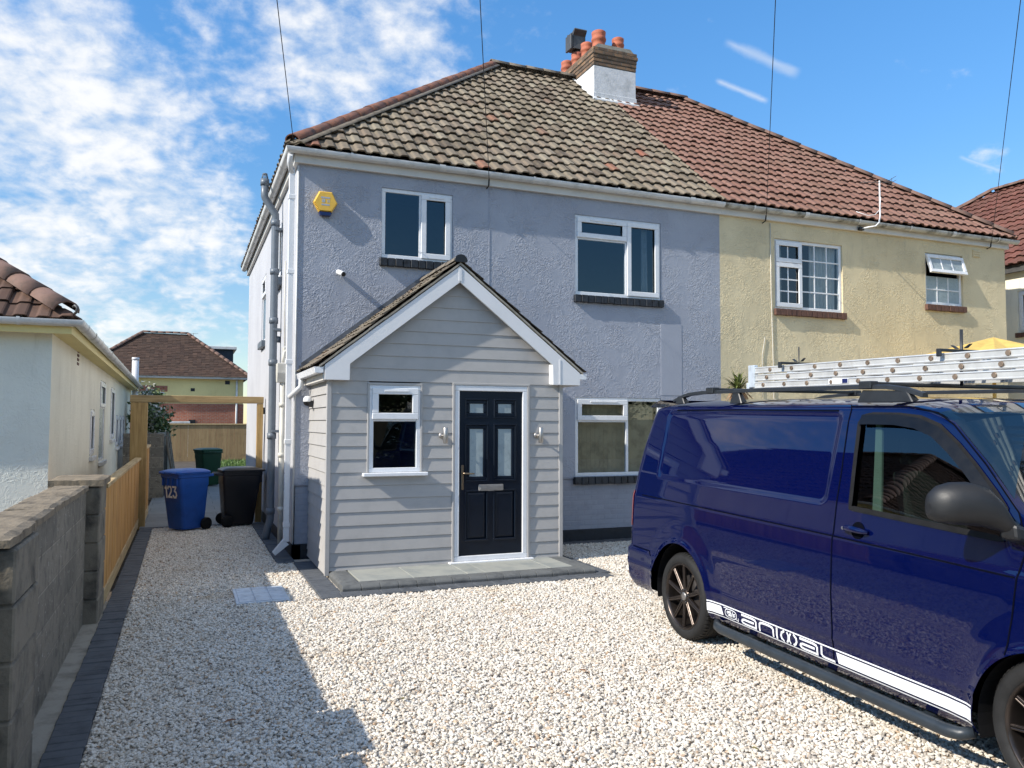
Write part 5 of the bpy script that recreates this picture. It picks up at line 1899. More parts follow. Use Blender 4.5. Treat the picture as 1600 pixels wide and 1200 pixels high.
# ------------------------------------------------------------------ wheelie bins
def wheelie_bin(loc, rotz, mat, label, h=1.0, w=.56, d=.66, numbers=None, crest=False):
    """local: front faces -y, wheels at the back (+y)"""
    t = thing('wheelie_bin', loc, label, 'wheelie bin', rotz=rotz, local=True)
    hb = h - .085
    m = MB()

    def ring(z, ww, dd, yo, r=.05):
        pts = []
        for cx, cy, a0 in ((1, 1, 0), (-1, 1, 90), (-1, -1, 180), (1, -1, 270)):
            for k in range(5):
                a = R(a0 + 22.5 * k)
                pts.append((cx * (ww / 2 - r) + r * math.cos(a), yo + cy * (dd / 2 - r) + r * math.sin(a), z))
        return pts
    wb, db = w * .80, d * .70
    levels = [(.03, wb * .95, db * .95, .035), (.055, wb, db, .035), (hb * .78, w * .935, d * .915, .012), (hb * .80, w * .955, d * .94, .010), (hb * .93, w * .965, d * .95, .004),
              (hb * .94, w * 1.0, d * 1.0, 0), (hb, w * 1.01, d * 1.01, 0)]
    rg = [[m.bm.verts.new(q) for q in ring(*l)] for l in levels]
    for a, b in zip(rg, rg[1:]):
        for k in range(20):
            f = m.bm.faces.new((a[k], a[(k + 1) % 20], b[(k + 1) % 20], b[k]))
    m.bm.faces.new(rg[0][::-1])
    m.bm.faces.new(rg[-1])
    # stiffening ribs under the rim
    for k in range(4):
        x = -w * .36 + w * .24 * k
        m.box(x - .008, x + .008, -d * .5, -d * .46, hb * .80, hb * .94, .002)
    b = m.build('bin_body', mat, t)
    smooth_by_angle(b, 40)
    m = MB()
    lv = [(hb + .002, w * 1.06, d * 1.05, -.012), (hb + .032, w * 1.07, d * 1.06, -.012), (hb + .046, w * 1.02, d * 1.0, -.010), (hb + .066, w * .86, d * .80, .01), (hb + .078, w * .70, d * .6, .02)]
    rg = [[m.bm.verts.new(q) for q in ring(*l)] for l in lv]
    for a, c in zip(rg, rg[1:]):
        for k in range(20):
            m.bm.faces.new((a[k], a[(k + 1) % 20], c[(k + 1) % 20], c[k]))
    m.bm.faces.new(rg[0][::-1])
    m.bm.faces.new(rg[-1])
    for s in (-1, 1):
        m.box(s * w * .30 - .05, s * w * .30 + .05, -d * .58, -d * .50, hb + .008, hb + .03, .008)
    lid = m.build('bin_lid', mat, t)
    smooth_by_angle(lid, 30)
    m = MB()
    m.tube([(-w * .42, d * .62, hb - .03), (w * .42, d * .62, hb - .03)], .016, 10)
    for x in (-w * .42, -w * .14, w * .14, w * .42):
        m.box(x - .016, x + .016, d * .48, d * .63, hb - .055, hb - .01, .004)
    m.build('bin_handle', mat, t)
    for s in (-1, 1):
        m = MB()
        m.lathe([(.02, -.028), (.085, -.028), (.10, -.018), (.10, .018), (.085, .028), (.05, .020), (.02, .028)], 24,
                lambda a, q, c: (s * (w * .5 + .005) + c, d * .37 + a, .10 + q), cap0=True, cap1=True)
        m.build('bin_wheel', 'black_rubber', t)
    m = MB()
    m.tube([(-w * .48, d * .37, .10), (w * .48, d * .37, .10)], .012, 8)
    m.build('bin_axle', 'cowl_metal', t)
    lean = (d * .915 - db) / 2 / (hb * .78)

    def front(px, pz, off=.004):
        yy = -d * .5 * .70 + .035 - (pz - .055) / (hb * .725) * (d * .4575 - .012 - d * .35 + .035)
        return (px, yy - off, pz)

    def sidep(py, pz, off=.004):
        xx = wb / 2 + (pz - .055) / (hb * .725) * (w * .4675 - wb / 2)
        return (xx + off, py, pz)
    if numbers:
        m = MB()
        SEG = {'1': [((.5, 0), (.5, 1)), ((.5, 1), (.22, .8))],
               '2': [((.05, .78), (.2, .97)), ((.2, .97), (.75, .97)), ((.75, .97), (.92, .78)), ((.92, .78), (.85, .55)), ((.85, .55), (.08, .05)), ((.05, .05), (.95, .05))],
               '3': [((.08, .95), (.9, .95)), ((.9, .95), (.5, .58)), ((.5, .58), (.85, .48)), ((.85, .48), (.92, .25)), ((.92, .25), (.7, .04)), ((.7, .04), (.25, .04)), ((.25, .04), (.06, .2))]}
        cw, chh, x0, z0 = .098, .185, -.172, hb * .59
        for i, ch_ in enumerate(numbers):
            for (a, b_) in SEG[ch_]:
                A = Vector((x0 + (0, .085, .205)[i] + a[0] * cw, z0 + a[1] * chh)); B = Vector((x0 + (0, .085, .205)[i] + b_[0] * cw, z0 + b_[1] * chh))
                dd = (B - A).normalized() * .0145
                nn = Vector((-dd.y, dd.x)) * 1.1
                A2, B2 = A - dd * .7, B + dd * .7
                q = [A2 + nn, A2 - nn, B2 - nn, B2 + nn]
                m.face([front(p.x, p.y, .006 + .0004 * i) for p in q])
        m.build('bin_number', 'bin_number', t)
    if crest:
        m = MB()
        cx, cz = .0, hb * .66
        def pl(pts, wd=.006):
            for A, B in zip(pts, pts[1:]):
                A, B = Vector(A), Vector(B)
                dd = (B - A).normalized()
                nn = Vector((-dd.y, dd.x)) * wd
                m.face([sidep(cy0 + p.x, cz + p.y, .006) for p in (A + nn, A - nn, B - nn, B + nn)])
        cy0 = -d * .26
        pl([(-.05, -.085), (-.05, .085), (.05, .085), (.05, -.085), (-.05, -.085)])
        pl([(-.03, .05), (.03, .05), (-.03, .02), (.03, .02)])
        pl([(-.03, -.01), (.0, .01), (.03, -.01)])
        pl([(-.035, -.04), (.035, -.04)], .009)
        pl([(-.035, -.06), (.02, -.06)], .009)
        pl([(-.03, .115), (.03, .115)], .009)
        m.build('bin_crest', 'sticker_grey', t)
    return t


wheelie_bin((0.03, 14.22, 0), R(-53), 'blue_bin', 'blue wheelie bin with the white number 123 on its front', h=1.0, w=.50, d=.60, numbers='123')
wheelie_bin((0.90, 14.56, 0), R(97), 'black_bin', 'black wheelie bin with a pale crest against the house wall beside the blue bin', h=1.0, w=.52, d=.66, crest=True)
wheelie_bin((0.62, 23.9, 0), R(200), 'green_bin', 'dark green wheelie bin out on the patio behind the blue and black bins', h=1.05, w=.56, d=.66)

# ------------------------------------------------------------------ the back garden
gw = thing('garden_wall', (-0.6, 20.6, 0), 'brown block garden wall stub with grey slabs leaning on it behind the gate frame', 'wall')
m = MB()
m.box(-1.30, -.44, 20.5, 20.72, -.05, 1.49, .006)
m.box(-.62, -.44, 20.72, 30.0, -.05, 1.49, .006)
m.build('wall_blocks', 'block_work', gw)
m = MB()
for i in range(6):
    y = 21.0 + i * .75 + random.uniform(-.1, .1)
    h = random.uniform(1.0, 1.55)
    m.hexa([(-.20, y, 0), (-.16, y, 0), (-.16, y + .55, 0), (-.20, y + .55, 0), (-.425, y, h), (-.385, y, h), (-.385, y + .55, h), (-.425, y + .55, h)], .004)
m.build('leaning_slabs', 'pillar_block', gw)


def leaf_cloud(mb, c, rad, n, size, seed, squash=1.0, bias=.55, lim=None):
    """many leaf-sized faces gathered in clumps through a crown"""
    r = random.Random(seed)
    cl = []
    for _ in range(max(6, n // 70)):
        while True:
            v = Vector((r.uniform(-1, 1), r.uniform(-1, 1), r.uniform(-1, 1)))
            if .25 < v.length < 1: break
        cl.append((Vector((v.x * rad[0], v.y * rad[1], v.z * rad[2])) * r.uniform(.65, 1.0), r.uniform(.16, .34) * max(rad)))
    for _ in range(n):
        p, s = r.choice(cl)
        q = Vector((r.gauss(0, 1), r.gauss(0, 1), r.gauss(0, 1))) * s * .55
        p = Vector(c) + p + q
        if lim and p.z < lim: continue
        d = Vector((r.uniform(-1, 1), r.uniform(-1, 1), r.uniform(-.6, .8))).normalized()
        a = d.cross(Vector((r.uniform(-1, 1), r.uniform(-1, 1), r.uniform(-1, 1)))).normalized()
        L = size * r.uniform(.6, 1.3)
        mb.face([p - d * L * .5, p + a * L * .28, p + d * L * .5, p - a * L * .28])


def shrub(name, label, base, c, rad, n, size, leaf, seed, flowers=0, cat='shrub'):
    t = thing(name, base, label, cat)
    m = MB()
    leaf_cloud(m, c, rad, n, size, seed)
    m.build('foliage', leaf, t, normals=False)
    m = MB()
    r = random.Random(seed + 1)
    for k in range(7):
        e = Vector(c) + Vector((r.uniform(-.6, .6) * rad[0], r.uniform(-.6, .6) * rad[1], r.uniform(-.1, .7) * rad[2]))
        b = Vector(base) + Vector((r.uniform(-.05, .05), r.uniform(-.05, .05), 0))
        mid = b.lerp(e, .5) + Vector((r.uniform(-.1, .1), r.uniform(-.1, .1), .05))
        m.tube([b, mid, e], [.028, .018, .006], 6)
    m.build('stems', 'bark', t)
    if flowers:
        m = MB()
        leaf_cloud(m, Vector(c) + Vector((0, -.1, 0)), (rad[0] * 1.05, rad[1] * 1.05, rad[2] * 1.0), flowers, size * .8, seed + 5)
        m.build('blossom', 'blossom', t, normals=False)
    return t


shrub('flowering_shrub', 'leafy green shrub with pale blossom behind the brown garden wall', (-.85, 23.6, 0), (-.80, 23.6, 1.85), (.62, .7, .80), 2600, .11, 'shrub_leaf', 11, 620)

ff = thing('garden_fence', (1, 38.6, 0), 'long timber fence across the far end of the back garden', 'fence')
m = MB()
x = -1.2
while x < 16:
    m.box(x + .002, x + .146, 38.60, 38.62, .02, 1.66 + random.uniform(-.02, .015), .003)
    x += .15
m.build('fence_boards', 'far_fence_wood', ff)
m = MB()
m.box(-1.2, 16, 38.56, 38.64, 1.64, 1.70, .004)
m.build('fence_cap', 'fence_rail_wood', ff)
m = MB()
for k in range(9):
    m.box(-1.2 + k * 2.1, -1.1 + k * 2.1, 38.63, 38.72, 0, 1.62, .004)
m.build('fence_posts', 'post_wood', ff)

m = MB()      # rough grass at the end of the garden
gr = random.Random(5)
for _ in range(9000):
    x, y = gr.uniform(.6, 4.6), 27 + 11.3 * gr.random()
    h = gr.uniform(.05, .16) * (1.6 if gr.random() < .1 else 1)
    a = gr.uniform(0, 6.28)
    dx, dy = math.cos(a) * .022, math.sin(a) * .022
    lx, ly = gr.uniform(-.05, .05), gr.uniform(-.05, .05)
    m.face([(x - dx, y - dy, 0), (x + dx, y + dy, 0), (x + lx, y + ly, h)])
tag(m.build('lawn', 'grass_blade', normals=False), 'rough green grass at the far end of the back garden', 'grass', kind='stuff')

# ------------------------------------------------------------------ houses beyond
far = thing('brick_house', (0, 46, 0), 'red brick and yellow house with a big dark brown hip roof beyond the garden', 'house')
FYH = 45.0
m = MB()
wall(m, Tfront(FYH), -5.0, 2.85, 2.72, 4.05, [(-2.07, -1.0, 2.75, 3.32)])
m.face([(2.85, FYH, 2.72), (2.85, FYH + 9, 2.72), (2.85, FYH + 9, 4.05), (2.85, FYH, 4.05)])
m.face([(-5.0, FYH, 2.72), (-5.0, FYH + 9, 2.72), (-5.0, FYH + 9, 4.05), (-5.0, FYH, 4.05)])
m.build('upper_wall', 'yellow_render', far)
m = MB()
wall(m, Tfront(FYH - .03), -5.03, 2.88, 0, 2.73, [])
m.face([(2.88, FYH, 0), (2.88, FYH + 9, 0), (2.88, FYH + 9, 2.73), (2.88, FYH, 2.73)])
m.face([(-5.03, FYH - .03, 2.73), (2.88, FYH - .03, 2.73), (2.88, FYH, 2.73), (-5.03, FYH, 2.73)])
m.box(-2.2, -.86, FYH - .02, FYH, 3.33, 3.63)
m.build('lower_wall', 'red_brick', far)
window(far, Tfront(FYH), -2.07, -1.0, 2.75, 3.32, [(-2.07, -1.55, 2.75, 3.32, 'sash', 1, 1), (-1.55, -1.0, 2.75, 3.32, 'fixed', 1, 1)], setback=.05)
m = MB()
for (x, z, s) in ((.35, 3.45, .10), (2.05, 3.86, .12)):
    m.box(x - s, x + s, FYH - .02, FYH - .001, z - s * .8, z + s * .8, .004)
for (x, z, s) in ((.35, 1.75, .16), (1.55, 1.8 - .35, .15), (2.35, 1.8 - .35, .13)):
    m.box(x - s, x + s, FYH - .05, FYH - .031, z - s * .8, z + s * .8, .004)
m.build('wall_vent', 'black_plastic', far)
m = MB()
m.box(-5.3, 3.15, FYH - .34, FYH - .30, 4.02, 4.17, .004)
m.face([(-5.3, FYH - .3, 4.03), (3.1, FYH - .3, 4.03), (3.1, FYH, 4.03), (-5.3, FYH, 4.03)])
m.build('fascia', 'white_gutter', far)
m = MB()
m.tube([(2.52, FYH - .08, 0), (2.52, FYH - .08, 4.0)], .05, 10)
m.build('rain_pipe', 'white_gutter', far)
m = MB()
fs = 2.42 / 3.1
e0, ez_ = FYH - .42, 4.14
fdep = 3.15
tile_face(m, (-5.35, e0, ez_), (1, 0, 0), Vector((0, 1, fs)), 8.55, fdep * math.sqrt(1 + fs * fs), .21, .16, amp=0, thick=.014, S=2, flat=True,
          clips=[((-5.35, e0, 0), Vector((-1, 1, 0))), ((3.2, e0, 0), Vector((1, 1, 0)))])
m.face([(3.2, e0, ez_), (3.2, e0 + 2 * fdep, ez_), (3.2 - fdep, e0 + fdep, ez_ + fs * fdep)])
m.face([(-5.35, e0, ez_), (-5.35 + fdep, e0 + fdep, ez_ + fs * fdep), (-5.35, e0 + 2 * fdep, ez_)])
m.face([(-5.35, e0 + 2 * fdep, ez_), (3.2, e0 + 2 * fdep, ez_), (3.2 - fdep, e0 + fdep, ez_ + fs * fdep), (-5.35 + fdep, e0 + fdep, ez_ + fs * fdep)])
rf = m.build('roof', 'far_tile', far, normals=False)
m = MB()
ridge_tiles(m, (-5.3, e0 + .05, ez_ + .05), (-5.35 + fdep, e0 + fdep, ez_ + fs * fdep + .04), .13, .4)
ridge_tiles(m, (3.15, e0 + .05, ez_ + .05), (3.2 - fdep, e0 + fdep, ez_ + fs * fdep + .04), .13, .4)
ridge_tiles(m, (-5.35 + fdep, e0 + fdep, ez_ + fs * fdep + .04), (3.2 - fdep, e0 + fdep, ez_ + fs * fdep + .04), .13, .4)
m.build('ridge_tiles', 'hip_tile_brown', rf, normals=False)
m = MB()
m.box(.9, 2.45, 47.6, 50.5, 4.7, 5.83, .01)
dr = m.build('dormer', 'navy_dormer', far)
m = MB()
m.box(.6, 2.62, 47.4, 50.6, 5.835, 5.99, .01)
m.build('dormer_roof', 'white_gutter', dr)
m = MB()
m.tube([(.35, 48.2, 6.5), (.35, 48.2, 6.75)], .012, 5)
m.tube([(.1, 48.2, 6.72), (.6, 48.2, 6.72)], .008, 5)
m.build('roof_aerial', 'cowl_metal', far)
m = MB()
m.box(-1.1, .25, 43.4, 44.95, 1.70, 1.80, .01)
m.box(-1.0, -.93, 43.5, 43.57, 0, 1.70)
m.box(.10, .17, 43.5, 43.57, 0, 1.70)
m.build('door_canopy', 'white_gutter', far)

rh = thing('neighbour_house', (16.2, 10.4, 0), 'pale house with a dark red tiled roof just beyond the cream house', 'house')
NX, NE = 16.25, 4.98
m = MB()
NW = (10.55, 11.42, 3.30, 4.22)
wall(m, Tleft(NX), 10.0, 19.0, 0, NE, [(10.60, 11.58, 3.69, 4.58)])
m.face([(NX, 10.0, 0), (NX + 9, 10.0, 0), (NX + 9, 10.0, NE), (NX, 10.0, NE)])
m.face([(NX, 19.0, 0), (NX + 9, 19.0, 0), (NX + 9, 19.0, NE), (NX, 19.0, NE)])
m.build('wall', 'pale_cream_render', rh)
window(rh, Tleft(NX), 10.60, 11.58, 3.69, 4.58, [(10.60, 11.58, 3.69, 4.58, 'sash', 1, 1)], sill=('brown_sill_brick', .04, .10, .06), setback=.05, glassm='clear_glass', room='room_grey')
m = MB()
m.box(NX - .16, NX - .13, 9.8, 19.2, NE - .02, NE + .13, .004)
m.build('fascia', 'cowl_metal', rh)
m = MB()
ns = .72
ne0, nz0 = NX - .22, NE + .13
nd = 4.0
NYE = 18.9
tile_face(m, (ne0, 9.78, nz0), (0, 1, 0), Vector((1, 0, ns)), NYE - 9.78, nd * math.sqrt(1 + ns * ns), .2, .30, amp=.024, S=6,
          clips=[((ne0, NYE, 0), Vector((1, 1, 0)))])
m.face([(ne0, NYE, nz0), (ne0 + 2 * nd, NYE, nz0), (ne0 + nd, NYE - nd, nz0 + ns * nd)])
m.face([(ne0 + 2 * nd, 9.78, nz0), (ne0 + 2 * nd, NYE, nz0), (ne0 + nd, NYE - nd, nz0 + ns * nd), (ne0 + nd, 9.78, nz0 + ns * nd)])
m.face([(ne0, 9.78, nz0), (ne0 + nd, 9.78, nz0 + ns * nd), (ne0 + 2 * nd, 9.78, nz0)])
nr = m.build('roof', 'dark_red_tile', rh, normals=False)
m = MB()
ridge_tiles(m, (ne0 + .04, NYE - .04, nz0 + .06), (ne0 + nd, NYE - nd, nz0 + ns * nd + .05), .12, .4)
ridge_tiles(m, (ne0 + nd, NYE - nd, nz0 + ns * nd + .05), (ne0 + nd, 9.75, nz0 + ns * nd + .05), .12, .4)
m.build('ridge_tiles', 'hip_tile_brown', nr, normals=False)

# across the street, behind the photographer: the fence and trees the windows mirror
sf = thing('street_fence', (8, -12.5, 0), 'tall timber fence of upright boards across the street behind the camera', 'fence')
m = MB()
x = -12.0
while x < 34:
    m.box(x + .004, x + .136, -12.52, -12.50, .05, 1.95 + random.uniform(-.015, .015), .003)
    m.box(x + .120, x + .160, -12.54, -12.522, .05, 1.93)
    x += .145
m.build('fence_boards', 'far_fence_wood', sf)
m = MB()
for k in range(24):
    m.box(-12 + 2 * k, -11.9 + 2 * k, -12.64, -12.545, 0, 2.0, .005)
m.build('fence_posts', 'post_wood', sf)


def tree(x, y, h, r, seed, label):
    t = thing('street_tree', (x, y, 0), label, 'tree', 'trees across the street')
    q = random.Random(seed)
    m = MB()
    m.tube([(x, y, 0), (x + .05, y, h * .25), (x - .04, y + .05, h * .5), (x, y, h * .8)], [.22, .17, .12, .03], 10)
    for k in range(9):
        a = q.uniform(0, 6.28)
        z0 = h * q.uniform(.25, .6)
        m.tube([(x, y, z0), (x + r * .4 * math.cos(a), y + r * .4 * math.sin(a), z0 + h * .12), (x + r * .75 * math.cos(a), y + r * .75 * math.sin(a), z0 + h * .22)], [.08, .05, .015], 6)
    m.build('trunk', 'bark', t)
    m = MB()
    leaf_cloud(m, (x, y, h * .62), (r, r, h * .38), 4200, .26, seed)
    m.build('crown', 'leaf_green', t, normals=False)


tree(-4.0, -16.5, 6.0, 2.6, 31, 'broad leafy tree behind the street fence, opposite the bungalow')
tree(7.6, -16.0, 5.4, 2.8, 32, 'rounded leafy tree behind the street fence, opposite the porch')
tree(13.0, -17.5, 5.0, 2.4, 33, 'small leafy tree behind the street fence, between the two larger ones')
tree(20.5, -16.5, 5.0, 2.9, 34, 'spreading leafy tree behind the street fence, opposite the cream house')

# yellow canopy in front of the cream house
t = thing('garden_canopy', (12.4, 9.4, 0), 'yellow ribbed canopy top beyond the ladder near the cream house', 'canopy')
m = MB()
cc = Vector((12.50, 9.35, 3.215))
nseg = 10
rim = []
for k in range(nseg):
    a = 2 * math.pi * k / nseg + .2
    rim.append(cc + Vector((1.75 * math.cos(a), 1.25 * math.sin(a), -.42 + .02 * (k % 2))))
mid = []
for k in range(nseg):
    mid.append((rim[k] + rim[(k + 1) % nseg]) / 2 + Vector((0, 0, -.015)))
for k in range(nseg):
    q = rim[(k + 1) % nseg]
    sag = cc.lerp(mid[k], .55) - Vector((0, 0, .05))
    m.face([cc, rim[k], sag]); m.face([rim[k], mid[k], sag]); m.face([mid[k], q, sag]); m.face([q, cc, sag])
    m.face([rim[k], mid[k], mid[k] - Vector((0, 0, .12)), rim[k] - Vector((0, 0, .12))])
    m.face([mid[k], q, q - Vector((0, 0, .12)), mid[k] - Vector((0, 0, .12))])
m.build('canopy_cloth', 'canopy_yellow', t)
m = MB()
m.tube([cc - Vector((0, 0, 3.15)), cc - Vector((0, 0, .02))], .03, 10)
m.build('canopy_pole', 'yellow_wood', t)
m = MB()
for k in range(nseg):
    m.tube([cc - Vector((0, 0, .03)), rim[k] - Vector((0, 0, .02))], .014, 6)
m.build('canopy_ribs', 'yellow_wood', t)

# spiky plant against the cream wall
t = thing('spiky_plant', (8.15, 10.45, 0), 'spiky green plant with brown dead fronds at the foot of the cream wall', 'plant')
pr_ = random.Random(3)
pc = Vector((8.14, 10.45, 2.30))
for nm, mt, n, lo, hi, L0, L1 in (('green_fronds', 'palm_leaf', 70, .15, 1.35, .25, .48), ('dead_fronds', 'dry_frond', 60, -1.2, .1, .2, .42)):
    m = MB()
    for k in range(n):
        a, e = pr_.uniform(0, 6.28), pr_.uniform(lo, hi)
        d = Vector((math.cos(a) * math.cos(e), math.sin(a) * math.cos(e) * .55, math.sin(e)))
        L = pr_.uniform(L0, L1)
        sd = d.cross(Vector((0, 0, 1)))
        sd = sd.normalized() * .016 if sd.length > .01 else Vector((.016, 0, 0))
        p1 = pc + d * L * .55
        p2 = pc + d * L - Vector((0, 0, .06 + .08 * pr_.random()))
        m.face([pc - sd * .6, pc + sd * .6, p1 + sd, p1 - sd])
        m.face([p1 - sd, p1 + sd, p2])
    m.build(nm, mt, t, normals=False)
m = MB()
m.tube([(8.15, 10.47, 0), (8.17, 10.46, 1.2), (8.14, 10.45, 2.22)], [.07, .055, .05], 8)
m.build('trunk', 'bark', t)

# fallen leaves on the gravel
lr = random.Random(12)
spots = [(6.05, 9.55), (5.9, 9.0), (5.2, 9.75), (5.45, 8.95), (5.75, 10.2), (5.25, 8.6), (.62, 7.2), (.2, 6.2), (1.3, 5.0), (2.3, 6.9), (2.62, 5.1), (.28, 5.0), (2.9, 7.35), (3.9, 7.3), (6.15, 10.3), (1.75, 4.0), (2.85, 3.55)]
for i, (x, y) in enumerate(spots):
    m = MB()
    L = lr.uniform(.022, .042)
    a = lr.uniform(0, 6.28)
    d, s = Vector((math.cos(a), math.sin(a), 0)), Vector((-math.sin(a), math.cos(a), 0))
    c = Vector((x, y, .022))
    z = lambda q: Vector((0, 0, q))
    pts = [c - d * L, c - d * L * .3 + s * L * .42 + z(.008), c + d * L * .45 + s * L * .36 + z(.010), c + d * L * 1.05 + z(.004), c + d * L * .45 - s * L * .36 + z(.009), c - d * L * .3 - s * L * .42 + z(.006)]
    m.face([pts[0], pts[1], pts[2], pts[3]])
    m.face([pts[0], pts[3], pts[4], pts[5]])
    m.tube([c - d * L, c - d * L * 1.5 + z(.003)], .0012, 4)
    lf = m.build('fallen_leaf', 'leaf_brown' if i % 4 else 'leaf_olive', normals=False)
    tag(lf, 'small dry fallen leaf lying on the gravel', 'leaf', 'fallen leaves on the gravel')

# ------------------------------------------------------------------ the van
van = thing('panel_van', (4.729, 5.562, 0), 'dark blue panel van with white sill stripes and bronze wheels parked on the gravel', 'van', rotz=R(-92.75), local=True)
PITCH = Matrix.Rotation(R(1.0), 4, 'Y')
WB_ = 3.15           # wheelbase
HUB = 0.345
HW = 0.95
ZZ = np.array([.26, .30, .34, .43, .455, .475, .52, .75, 1.0, 1.09, 1.115, 1.3, 1.6, 1.8, 1.88])
VV = np.array([-.05, -.02, .0, .004, .006, .014, .010, .016, .014, .010, .002, -.030, -.100, -.150, -.182])
UR = ((.26, -.93), (.36, -.985), (.50, -1.00), (.60, -.985), (.64, -.955), (1.1, -.925), (1.5, -.885), (1.9, -.80))
HT = ((-1, 1.925), (-.6, 1.95), (0, 1.965), (1.5, 1.965), (2.0, 1.955), (2.16, 1.945), (2.3, 1.925), (2.48, 1.87), (2.7, 1.685), (2.92, 1.475), (3.15, 1.28), (3.4, 1.15), (3.8, 1.03), (4.0, .93), (4.06, .80))
NOSE = ((2.9, 0), (3.2, -.012), (3.5, -.05), (3.75, -.125), (3.92, -.23), (4.02, -.36), (4.06, -.46))
ARCH_R = 0.415


def interp(tab, x):
    xs, ys = [a for a, b in tab], [b for a, b in tab]
    return float(np.interp(x, xs, ys))


def sstep(x, a, b):
    t = min(1.0, max(0.0, (x - a) / (b - a)))
    return t * t * (3 - 2 * t)


def side_v(u, z, recess=True):
    """how far the flank stands out from the vertical plane through the tyre wall"""
    v = float(np.interp(z, ZZ, VV))
    r = .15
    d = u + .985 - (interp(UR, z) + .985) * max(0.0, 1 - (u + .985) / .8) ** 2 + .0
    d = u - interp(UR, z)
    if d < r:
        d = max(0.0, d)
        v -= r - math.sqrt(max(0.0, r * r - (r - d) ** 2))
    if u > 2.9:
        v += interp(NOSE, u)
    if z < .66 and u < -.28:
        v += .020 * sstep(z, .64, .60) * sstep(u, -.30, -.42)
    # wheel arch flares
    for hu in (0.0, WB_):
        rr = math.hypot(u - hu, z - HUB - .015)
        v += .020 * math.exp(-((rr - ARCH_R) / .032) ** 2) + .010 * sstep(rr, .60, .47) * (1 if z > .2 else 0)
    if recess:
        du = min(u + .50 + .05 * (1.84 - z) * -1 - .02, 1.645 - u)
        dz = min(z - 1.275, 1.855 - z)
        rad = .06
        if du < rad and dz < rad:
            q = rad - math.hypot(rad - max(du, -9), rad - max(dz, -9))
        else:
            q = min(du, dz)
        v -= .013 * sstep(q, 0.0, .022)
    return v


def P(u, v, z):
    return Vector((u, -(HW + v), z))


def PS(u, z, off=0.0, recess=True):
    return P(u, side_v(u, z, recess) + off, z)


def vb(mb, name, mat, parent=None, **kw):
    bmesh.ops.transform(mb.bm, matrix=PITCH, verts=mb.bm.verts)
    return mb.build(name, mat, parent or van, **kw)


WIN = [(1.862, 1.283), (1.845, 1.45), (1.822, 1.70), (1.812, 1.79), (1.835, 1.832), (1.90, 1.843), (2.10, 1.842), (2.26, 1.828), (2.40, 1.785), (2.54, 1.69), (2.66, 1.592), (2.80, 1.465), (2.868, 1.395), (2.872, 1.25)]
QTR = [(2.885, 1.25), (2.880, 1.39), (2.955, 1.30), (2.995, 1.242)]
DOOR = [(1.705, 1.905), (1.735, 1.50), (1.748, 1.12), (1.738, .75), (1.748, .33), (2.74, .33), (2.80, .52), (2.925, .72), (2.965, 1.08), (3.00, 1.24), (2.935, 1.385), (2.72, 1.60), (2.49, 1.80), (2.37, 1.865), (2.16, 1.902)]


def inside(poly, x, y):
    c = False
    n = len(poly)
    for i in range(n):
        (x0, y0), (x1, y1) = poly[i], poly[(i + 1) % n]
        if (y0 > y) != (y1 > y) and x < (x1 - x0) * (y - y0) / (y1 - y0) + x0:
            c = not c
    return c


